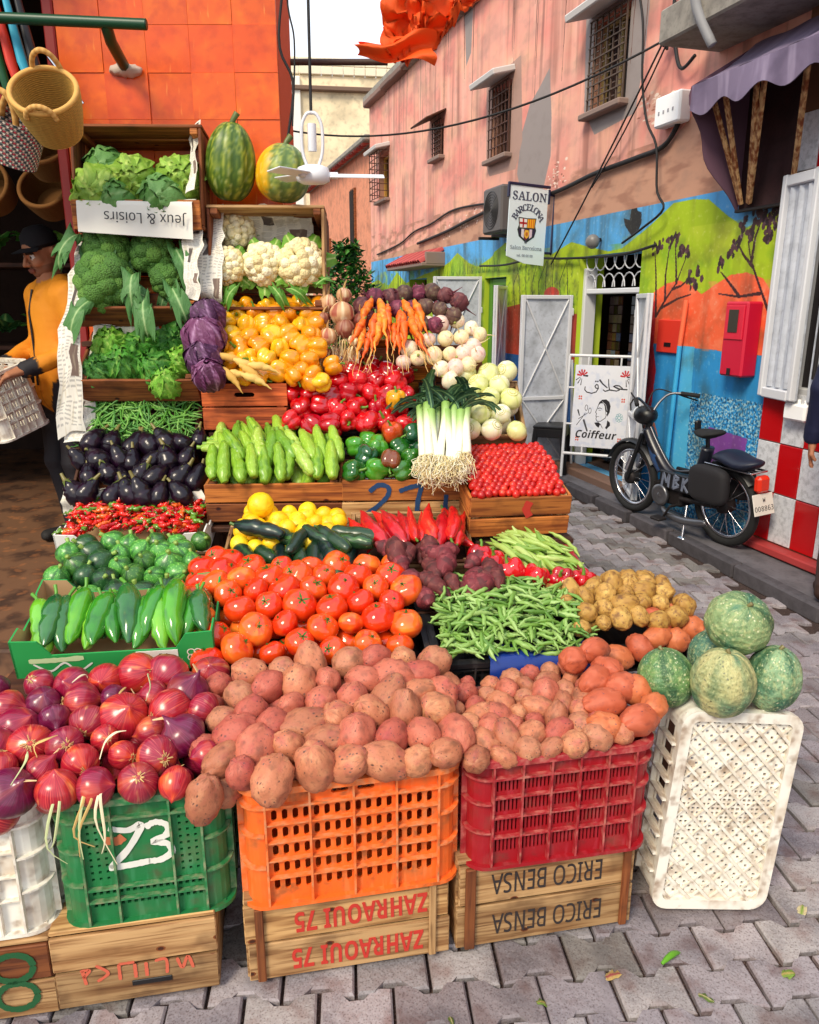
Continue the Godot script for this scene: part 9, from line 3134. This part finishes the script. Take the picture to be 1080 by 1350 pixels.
func build_papers():
	# newspaper linings of the left column and the cauliflower crate
	var F: Transform3D = CR.cabbage
	var up_ := F.basis.y
	paper("newspaper", "white print sheet reading Jeux & Loisirs upside down, lining the cabbage crate", [Vector3(-1.295, 2.0, -3.24), Vector3(-0.85, 2.0, -3.25), Vector3(-1.297, 1.985, -3.165), Vector3(-0.85, 1.98, -3.175), Vector3(-1.295, 1.87, -3.15), Vector3(-0.85, 1.84, -3.16)], 3, 2, Transform3D(), 0.0008)
	var lt := text_mesh("Jeux & Loisirs", 0.00082, 0.001, "Droid Sans", 400)
	var sheet := get_node("newspaper")
	part("lettering", lt, mat("ink_black", Color.WHITE), sheet, Transform3D(Basis(Vector3.UP, 0.02) * Basis(Vector3.BACK, PI - 0.05), Vector3(-1.03, 1.918, -3.146)))
	mats["newsplain"] = mat("newsplain", rgb(236, 232, 220), 0.9, {"backlight_enabled": true, "backlight": rgb(60, 58, 52)})
	sheet.material_override = mats["newsplain"]
	plank(thing("front_board", "amber board across the front of the cabbage crate under the white sheet", "board"), "plank", Vector3(0.5, 0.11, 0.012), Vector3(-1.074, 1.935, -3.19), "amber", Basis(Vector3.UP, 0.035))
	paper("newspaper", "newspaper edge standing up at the cabbage crate's right post", [F * Vector3(0.20, 0.05, -0.36), F * Vector3(0.24, 0.07, -0.36), F * Vector3(0.205, 0.05, -0.18), F * Vector3(0.243, 0.08, -0.18), F * Vector3(0.20, 0.04, -0.01), F * Vector3(0.24, 0.06, -0.01)], 3, 2)
	F = CR.broccoli
	paper("newspaper", "long newspaper strip hanging down the left edge past the broccoli and lettuce crates", [F * Vector3(-0.26, 0.03, -0.33), F * Vector3(-0.215, 0.05, -0.33), F * Vector3(-0.265, 0.03, -0.1), F * Vector3(-0.20, 0.04, -0.1), Vector3(-1.345, 1.50, -3.02), Vector3(-1.275, 1.51, -3.03), Vector3(-1.36, 1.33, -2.96), Vector3(-1.275, 1.33, -2.99), Vector3(-1.37, 1.10, -2.9), Vector3(-1.27, 1.11, -2.95)], 5, 2, Transform3D(), 0.012)
	paper("newspaper", "printed newspaper tucked upright at the broccoli crate's right side", [F * Vector3(0.18, 0.10, -0.30), F * Vector3(0.262, 0.11, -0.30), F * Vector3(0.195, 0.10, -0.12), F * Vector3(0.262, 0.11, -0.12), F * Vector3(0.2, 0.05, 0.0), F * Vector3(0.262, 0.05, 0.0)], 3, 2, Transform3D(), 0.01)
	F = CR.cauli
	paper("newspaper", "tall newspaper folded over the cauliflower crate's left side, with a photo and badge", [F * Vector3(-0.26, 0.07, -0.40), F * Vector3(-0.19, 0.10, -0.40), F * Vector3(-0.265, 0.07, -0.2), F * Vector3(-0.185, 0.09, -0.2), F * Vector3(-0.275, 0.05, 0.0), F * Vector3(-0.18, 0.05, 0.01), F * Vector3(-0.285, -0.04, 0.06), F * Vector3(-0.17, -0.05, 0.05)], 4, 2, Transform3D(), 0.012)
	paper("newspaper", "yellowed newspaper lining the back of the cauliflower crate", [F * Vector3(-0.10, 0.10, -0.385), F * Vector3(0.16, 0.10, -0.385), F * Vector3(-0.10, 0.0, -0.37), F * Vector3(0.18, 0.0, -0.37), F * Vector3(-0.10, -0.08, -0.3), F * Vector3(0.18, -0.08, -0.3)], 3, 2)
	F = CR.lettuce
	paper("newspaper", "white paper lining behind the lettuces", [F * Vector3(-0.21, 0.06, -0.27), F * Vector3(0.05, 0.05, -0.285), F * Vector3(-0.215, 0.0, -0.2), F * Vector3(0.05, -0.02, -0.26), F * Vector3(-0.215, -0.05, -0.04), F * Vector3(0.0, -0.06, -0.1)], 3, 2)
	F = CR.eggplant
	paper("newspaper", "white paper folded along the front edge of the aubergine crate", [F * Vector3(-0.26, 0.03, -0.03), F * Vector3(0.26, 0.03, -0.03), F * Vector3(-0.27, 0.02, 0.02), F * Vector3(0.27, 0.03, 0.02), F * Vector3(-0.26, -0.05, 0.03), F * Vector3(0.26, -0.03, 0.03)], 3, 2, Transform3D(), 0.012)
	F = CR.beans
	paper("newspaper", "crumpled paper along the left side of the green beans", [F * Vector3(-0.245, 0.04, -0.28), F * Vector3(-0.19, 0.03, -0.28), F * Vector3(-0.25, 0.04, -0.12), F * Vector3(-0.18, 0.02, -0.12), F * Vector3(-0.255, 0.03, 0.0), F * Vector3(-0.17, 0.02, 0.0)], 3, 2, Transform3D(), 0.014)

# ---------- people: one continuous skin meshed from smooth-joined tapered bones ----------
class Flesh:
	var lo: Vector3
	var cell: float
	var nx: int
	var ny: int
	var nz: int
	var f := PackedFloat32Array()
	var near := PackedFloat32Array()
	var own := PackedByteArray()
	var cols := []

	func _init(a: Vector3, b: Vector3, c: float):
		lo = a
		cell = c
		nx = int((b.x - a.x) / c) + 2
		ny = int((b.y - a.y) / c) + 2
		nz = int((b.z - a.z) / c) + 2
		f.resize(nx * ny * nz)
		f.fill(0.5)
		near.resize(nx * ny * nz)
		near.fill(9.0)
		own.resize(nx * ny * nz)

	# joins (or with carve cuts out) a capsule from a to b with radii ra, rb, flattened by sq
	func bone(a: Vector3, b: Vector3, ra: float, rb: float, col: Color, k := 0.02, sq := Vector3.ONE, carve := false):
		cols.append(col)
		var id := cols.size() - 1
		var m := maxf(ra, rb) * maxf(sq.x, maxf(sq.y, sq.z)) + k + cell * 3.0
		var p0 := a.min(b) - Vector3.ONE * m
		var p1 := a.max(b) + Vector3.ONE * m
		var a2 := a / sq
		var ab := b / sq - a2
		var l2 := maxf(ab.length_squared(), 1e-9)
		var g := minf(sq.x, minf(sq.y, sq.z))
		for z in range(maxi(0, int((p0.z - lo.z) / cell)), mini(nz, int((p1.z - lo.z) / cell) + 1)):
			for y in range(maxi(0, int((p0.y - lo.y) / cell)), mini(ny, int((p1.y - lo.y) / cell) + 1)):
				for x in range(maxi(0, int((p0.x - lo.x) / cell)), mini(nx, int((p1.x - lo.x) / cell) + 1)):
					var q: Vector3 = (lo + Vector3(x, y, z) * cell) / sq - a2
					var t := clampf(q.dot(ab) / l2, 0.0, 1.0)
					var d := ((q - ab * t).length() - lerpf(ra, rb, t)) * g
					var i := (z * ny + y) * nx + x
					if carve:
						var h := clampf(0.5 - 0.5 * (f[i] + d) / k, 0.0, 1.0)
						f[i] = lerpf(f[i], -d, h) + k * h * (1.0 - h)
						continue
					if d < near[i]:
						near[i] = d
						own[i] = id
					var h := clampf(0.5 + 0.5 * (f[i] - d) / k, 0.0, 1.0)
					f[i] = lerpf(f[i], d, h) - k * h * (1.0 - h)

	func net(b: MB, paint: Callable):
		var at_ := {}
		var sy := nx
		var sz := nx * ny
		var es := []
		for e in [[0, 1, 0], [0, sy, 1], [0, sz, 2], [1, 1 + sy, 1], [1, 1 + sz, 2], [sy, sy + 1, 0], [sy, sy + sz, 2], [sz, sz + 1, 0], [sz, sz + sy, 1], [1 + sy, 1 + sy + sz, 2], [1 + sz, 1 + sz + sy, 1], [sy + sz, sy + sz + 1, 0]]:
			var c: int = e[0]
			es.append([e[0], e[1], e[2], Vector3(float(c in [1, 1 + sy, 1 + sz]), float(c in [sy, 1 + sy, sy + sz]), float(c >= sz))])
		for z in nz - 1:
			for y in ny - 1:
				for x in nx - 1:
					var i := z * sz + y * sy + x
					var f0 := f[i]
					if f0 > 0.12:
						continue
					var s := 0
					var sum := Vector3.ZERO
					for e in es:
						var u := f[i + e[0]]
						var w := f[i + e[1]]
						if (u < 0.0) != (w < 0.0):
							var q: Vector3 = e[3]
							q[e[2]] += u / (u - w)
							sum += q
							s += 1
					if s == 0:
						continue
					var p := lo + (Vector3(x, y, z) + sum / s) * cell
					var nn := Vector3(f[i + 1] - f0, f[i + sy] - f0, f[i + sz] - f0) + Vector3(f[i + 1 + sy + sz] - f[i + sy + sz], f[i + 1 + sy + sz] - f[i + 1 + sz], f[i + 1 + sy + sz] - f[i + 1 + sy])
					at_[i] = b.v.size()
					b.v.append(b.xf * p)
					b.n.append((b.xf.basis * nn).normalized())
					b.t.append(Vector2(p.x + p.z, p.y) * 2.0)
					b.c.append(paint.call(p, cols[own[i]]))
		for i in at_:
			for ax in 3:
				var s: int = [1, sy, sz][ax]
				var u: int = [sy, sz, 1][ax]
				var w: int = [sz, 1, sy][ax]
				if i + s >= f.size() or (f[i] < 0.0) == (f[i + s] < 0.0):
					continue
				if not (at_.has(i - u) and at_.has(i - w) and at_.has(i - u - w)):
					continue
				var q: Array = [at_[i], at_[i - u], at_[i - u - w], at_[i - w]]
				if f[i] < 0.0:
					q.reverse()
				b.i.append_array([q[0], q[1], q[2], q[0], q[2], q[3]])

func hand(b: MB, wrist: Vector3, dir: Vector3, palm: Vector3, thumb: Vector3, skin_: Color, curl: float):
	# dir runs to the fingers, palm faces what is held, thumb points off the side
	var ft := Flesh.new(wrist - Vector3.ONE * 0.14, wrist + Vector3.ONE * 0.14, 0.0045)
	var side := thumb.normalized()
	for k in 4:
		var o := side * (0.028 - k * 0.019)
		ft.bone(wrist + dir * 0.01 + o * 0.6, wrist + dir * 0.085 + o, 0.015, 0.0125, skin_, 0.012)
		var p: Vector3 = wrist + dir * 0.085 + o
		var l: float = [0.036, 0.040, 0.037, 0.030][k]
		var dd := dir
		for j in 3:
			dd = (dd + palm * curl * (0.5 if j == 0 else 1.0)).normalized()
			var q: Vector3 = p + dd * l * [1.0, 0.72, 0.58][j]
			ft.bone(p, q, 0.0095 - j * 0.0008, 0.0088 - j * 0.0008, skin_, 0.004)
			p = q
	var tp := wrist + dir * 0.03 + side * 0.03
	var t1 := tp + (side * 0.6 + dir * 0.7).normalized() * 0.04
	ft.bone(wrist + dir * 0.02 + side * 0.012, tp, 0.017, 0.014, skin_, 0.01)
	ft.bone(tp, t1, 0.0125, 0.0105, skin_, 0.006)
	ft.bone(t1, t1 + (dir + palm * 0.7).normalized() * 0.032, 0.0105, 0.0085, skin_, 0.005)
	ft.net(b, func(_p: Vector3, c: Color) -> Color: return c)

func person_mesh(pose: Dictionary) -> MB:
	var b := MB.new()
	var skin_: Color = pose.skin
	var coat: Color = pose.coat
	var leg: Color = pose.trousers
	var shoe: Color = pose.shoe
	var ft := Flesh.new(Vector3(-0.46, -0.02, -0.32), Vector3(0.46, 1.56, 0.48), 0.015)
	for s in [-1, 1]:
		var hip := Vector3(s * 0.095, 0.90, 0)
		var knee: Vector3 = Vector3(s * 0.11, 0.49, 0.03)
		var ank := Vector3(s * 0.115, 0.10, -0.03)
		ft.bone(hip, knee, 0.092, 0.066, leg, 0.03)
		ft.bone(knee, ank, 0.066, 0.052, leg, 0.02)
		ft.bone(ank + Vector3(0, -0.045, -0.02), ank + Vector3(s * 0.02, -0.06, 0.16), 0.048, 0.038, shoe, 0.015, Vector3(1, 0.9, 1))
		var sh := Vector3(s * 0.185, 1.385, -0.01)
		var el: Vector3 = pose.elbow * Vector3(s, 1, 1)
		var wr: Vector3 = pose.wrist * Vector3(s, 1, 1)
		ft.bone(sh, el, 0.072, 0.056, coat, 0.05)
		ft.bone(el, wr, 0.056, 0.043, coat, 0.02)
		ft.bone(wr + (el - wr).normalized() * 0.05, wr, 0.047, 0.043, pose.cuff, 0.006)
	ft.bone(Vector3(0, 0.90, 0), Vector3(0, 1.05, 0.0), 0.145, 0.145, coat, 0.04, Vector3(1.12, 1, 0.82))
	ft.bone(Vector3(0, 1.05, 0), Vector3(0, 1.30, 0), 0.145, 0.155, coat, 0.05, Vector3(1.12, 1, 0.78))
	ft.bone(Vector3(-0.13, 1.39, -0.01), Vector3(0.13, 1.39, -0.01), 0.075, 0.075, coat, 0.05)
	ft.bone(Vector3(0, 1.38, -0.02), Vector3(0, 1.55, 0.01), 0.064, 0.056, skin_, 0.02)
	if pose.hood:
		for s in [-1, 1]:
			ft.bone(Vector3(s * 0.02, 1.45, -0.105), Vector3(s * 0.10, 1.455, -0.02), 0.05, 0.04, coat, 0.03)
			ft.bone(Vector3(s * 0.10, 1.455, -0.02), Vector3(s * 0.045, 1.39, 0.085), 0.04, 0.024, coat, 0.02)
	var fold := noise(5.0, FastNoiseLite.TYPE_SIMPLEX, 9, 2)
	for i in ft.f.size():
		if ft.f[i] < 0.06 and ft.own[i] < ft.cols.size():
			var z := i / (ft.nx * ft.ny)
			var y := (i / ft.nx) % ft.ny
			var x := i % ft.nx
			ft.f[i] += 0.007 * fold.get_noise_3d(x * 0.015 * 1.6, y * 0.015 * 0.7, z * 0.015 * 1.6)
	ft.net(b, func(p: Vector3, c: Color) -> Color: return c.darkened(0.12) if absf(p.x) < 0.012 and p.z > 0.05 and c == coat else c)
	for s in [-1, 1]:
		var wr: Vector3 = pose.wrist * Vector3(s, 1, 1)
		var hd: Vector3 = pose.hand * Vector3(s, 1, 1)
		var pm: Vector3 = pose.palm * Vector3(s, 1, 1)
		hand(b, wr + hd.normalized() * 0.02, hd.normalized(), pm.normalized(), hd.cross(pm).normalized() * -s * pose.thumb, skin_, pose.curl)
	# head: eyes at half its height
	var hc := Vector3(0, 1.60, 0.02)
	var hb := pose.head as Basis
	var keep := b.xf
	b.xf = Transform3D(hb, hc - hb * hc + Vector3(0, 0.0, 0.0))
	var hf := Flesh.new(hc - Vector3(0.10, 0.16, 0.13), hc + Vector3(0.10, 0.14, 0.15), 0.005)
	var c0 := hc
	hf.bone(c0 + Vector3(0, 0.035, -0.02), c0 + Vector3(0, 0.03, 0.015), 0.083, 0.078, skin_, 0.02, Vector3(0.92, 1.05, 1))
	hf.bone(c0 + Vector3(0, -0.03, 0.03), c0 + Vector3(0, -0.075, 0.06), 0.058, 0.030, skin_, 0.03)
	hf.bone(c0 + Vector3(-0.035, -0.06, 0.03), c0 + Vector3(0.035, -0.06, 0.03), 0.032, 0.032, skin_, 0.03)
	hf.bone(c0 + Vector3(-0.035, 0.026, 0.082), c0 + Vector3(0.035, 0.026, 0.082), 0.012, 0.012, skin_, 0.016)
	for s in [-1, 1]:
		hf.bone(c0 + Vector3(s * 0.032, 0.004, 0.098), c0 + Vector3(s * 0.034, 0.004, 0.096), 0.016, 0.016, skin_, 0.012, Vector3.ONE, true)
		hf.bone(c0 + Vector3(s * 0.031, 0.003, 0.078), c0 + Vector3(s * 0.033, 0.003, 0.077), 0.0125, 0.0125, rgb(236, 230, 224), 0.003)
		hf.bone(c0 + Vector3(s * 0.04, -0.028, 0.07), c0 + Vector3(s * 0.045, -0.02, 0.06), 0.02, 0.02, skin_, 0.02)
		hf.bone(c0 + Vector3(s * 0.078, -0.015, -0.01), c0 + Vector3(s * 0.082, 0.02, -0.018), 0.011, 0.016, skin_, 0.006, Vector3(0.6, 1, 1))
		hf.bone(c0 + Vector3(s * 0.009, -0.032, 0.104), c0 + Vector3(s * 0.011, -0.032, 0.1), 0.009, 0.008, skin_, 0.006)
	hf.bone(c0 + Vector3(0, 0.014, 0.094), c0 + Vector3(0, -0.028, 0.118), 0.008, 0.011, skin_, 0.008)
	hf.bone(c0 + Vector3(-0.018, -0.058, 0.094), c0 + Vector3(0.018, -0.058, 0.094), 0.007, 0.007, skin_.lerp(rgb(150, 60, 60), 0.5), 0.006)
	hf.bone(c0 + Vector3(-0.014, -0.068, 0.092), c0 + Vector3(0.014, -0.068, 0.092), 0.008, 0.008, skin_.lerp(rgb(150, 60, 60), 0.4), 0.006)
	hf.bone(c0 + Vector3(0, -0.05, 0.0), c0 + Vector3(0, -0.13, -0.005), 0.056, 0.056, skin_, 0.02)
	var hair: Color = pose.hair
	hf.net(b, func(p: Vector3, c: Color) -> Color:
		var q := p - hc
		if (q - Vector3(signf(q.x) * 0.0315, 0.002, 0.09)).length() < 0.0075:
			return rgb(40, 26, 20)
		if q.z > 0.06 and absf(q.y - 0.026 + absf(q.x) * 0.08) < 0.006 and absf(q.x) > 0.012 and absf(q.x) < 0.05:
			return hair
		if q.y > 0.03 - maxf(0.0, -q.z) * 0.9 and q.z < 0.055 - absf(q.y - 0.02) * 0.1 and not (absf(q.x) > 0.07 and q.y < 0.035):
			return hair
		if q.y < -0.045 and q.z > 0.0:
			return c.lerp(hair, 0.28)
		return c)
	b.xf = keep
	return b

func build_scraps():
	var cols := [rgb(120, 150, 60), rgb(190, 160, 96), rgb(150, 60, 70), rgb(96, 120, 50), rgb(214, 196, 150)]
	var xs := [[0.30, -1.42], [0.52, -1.50], [-0.42, -1.33], [0.10, -1.36], [1.08, -1.72], [1.2, -2.1], [1.02, -2.6], [1.35, -3.0], [0.72, -1.42], [-0.2, -1.25], [0.95, -1.5], [1.5, -3.6], [1.1, -3.3], [0.4, -1.3]]
	for k in xs.size():
		var l := leaf_mesh(rnd(0.03, 0.07), rnd(0.012, 0.028), rnd(0.5, 1.6), 0.2, cols[k % 5], cols[(k + 1) % 5], 6, 4, k)
		solo("leaf_scrap", ["withered green leaf", "straw-coloured leaf", "purple-red onion skin", "dull green leaf", "pale dry peel"][k % 5] + [" lying in front of the wooden boxes", " near the red crate's box", " by the pine box", " under the orange crate", " right of the standing crate", " on the lane past the melons", " on the lane behind the melons", " towards the moped", " before the fallen pod", " at the picture's foot", " by the standing crate's foot", " by the kerb", " out in the lane", " on the nearest paving"][k], "scrap", l.mesh(), mats["leaf"], Transform3D(Basis(Vector3.UP, rnd(0, 6)) * Basis(Vector3.RIGHT, 1.45), Vector3(xs[k][0], 0.008, xs[k][1])), "scraps dropped on the paving")

func build_people():
	var cloth := mat("cloth_skin", Color.WHITE, 0.75, {"heightmap_enabled": true, "heightmap_texture": bumps("fine", 0.06), "heightmap_scale": 0.1})
	var pose := {"skin": rgb(176, 118, 86), "coat": rgb(228, 142, 30), "trousers": rgb(34, 32, 38), "shoe": rgb(30, 28, 28), "cuff": rgb(36, 34, 40), "elbow": Vector3(0.27, 1.13, -0.02), "wrist": Vector3(0.165, 1.02, 0.24), "hand": Vector3(-0.05, -0.15, 1.0), "palm": Vector3(-0.35, -1.0, -0.1), "thumb": 1.0, "curl": 0.75, "hood": true, "hair": rgb(30, 24, 22), "head": Basis.from_euler(Vector3(0.30, 0.12, 0))}
	var t := thing("person", "person in a mustard-yellow hooded jacket and dark cap looking down, carrying a crate", "person", Transform3D(Basis(Vector3.UP, deg_to_rad(-42)), Vector3(-1.93, 0.25, -4.25)))
	part("body", person_mesh(pose), cloth, t)
	var b := MB.new()
	b.lathe([Vector2(0, 0.062), Vector2(0.05, 0.055), Vector2(0.084, 0.02), Vector2(0.092, -0.03), Vector2(0.09, -0.04), Vector2(0.084, -0.03), Vector2(0.076, 0.015), Vector2(0, 0.052)], 24)
	for s in 2:
		var p := PackedVector3Array()
		for r in 5:
			for k in 11:
				var a := lerpf(-0.95, 0.95, k / 10.0)
				var rr := 0.088 + r * 0.013 * cos(a * 0.8)
				p.append(Vector3(sin(a) * rr, -0.032 - r * 0.003 - 0.01 * a * a - s * 0.003, cos(a) * rr + 0.004 * r))
		b.grid(p, 5, 11, false, PackedColorArray(), s == 0)
	var hb := pose.head as Basis
	part("cap", b, mat("capdark", rgb(28, 26, 30), 0.9), t, Transform3D(hb, Vector3(0, 1.60, 0.02) + hb * Vector3(0, 0.085, -0.006)))
	b = MB.new()
	b.tube([Vector3(0, 1.42, 0.098), Vector3(0, 1.30, 0.128), Vector3(0, 1.1, 0.126), Vector3(0, 0.92, 0.13)], 0.006, 6)
	part("zip", b, mats["black"], t)
	# the crate he carries
	var f := Transform3D(Basis(Vector3.UP, deg_to_rad(-42)), Vector3(-1.93, 0.25, -4.25)) * Transform3D(Basis(Vector3.UP, 0.25) * Basis(Vector3.RIGHT, deg_to_rad(16)), Vector3(-0.02, 0.985, 0.53))
	var dim := plastic_crate("carried_crate", "greyish white perforated crate held in both hands by the person in yellow", f, 0.42, 0.34, 0.28, "white", "slots")
	dim.set_meta("group", "plastic crates of the stall")
	pose = {"skin": rgb(160, 104, 76), "coat": rgb(22, 26, 58), "trousers": rgb(66, 50, 48), "shoe": rgb(52, 32, 24), "cuff": rgb(22, 26, 58), "elbow": Vector3(0.255, 1.12, -0.06), "wrist": Vector3(0.27, 0.86, 0.02), "hand": Vector3(0.0, -1.0, 0.1), "palm": Vector3(-1.0, 0.0, 0.1), "thumb": -1.0, "curl": 0.25, "hood": false, "hair": rgb(26, 22, 22), "head": Basis.from_euler(Vector3(0.05, -0.3, 0))}
	t = thing("person", "person in navy jacket and brown trousers standing at the picture's right edge", "person", Transform3D(Basis(Vector3.UP, deg_to_rad(150)), Vector3(2.305, 0.075, -3.72)))
	part("body", person_mesh(pose), cloth, t)
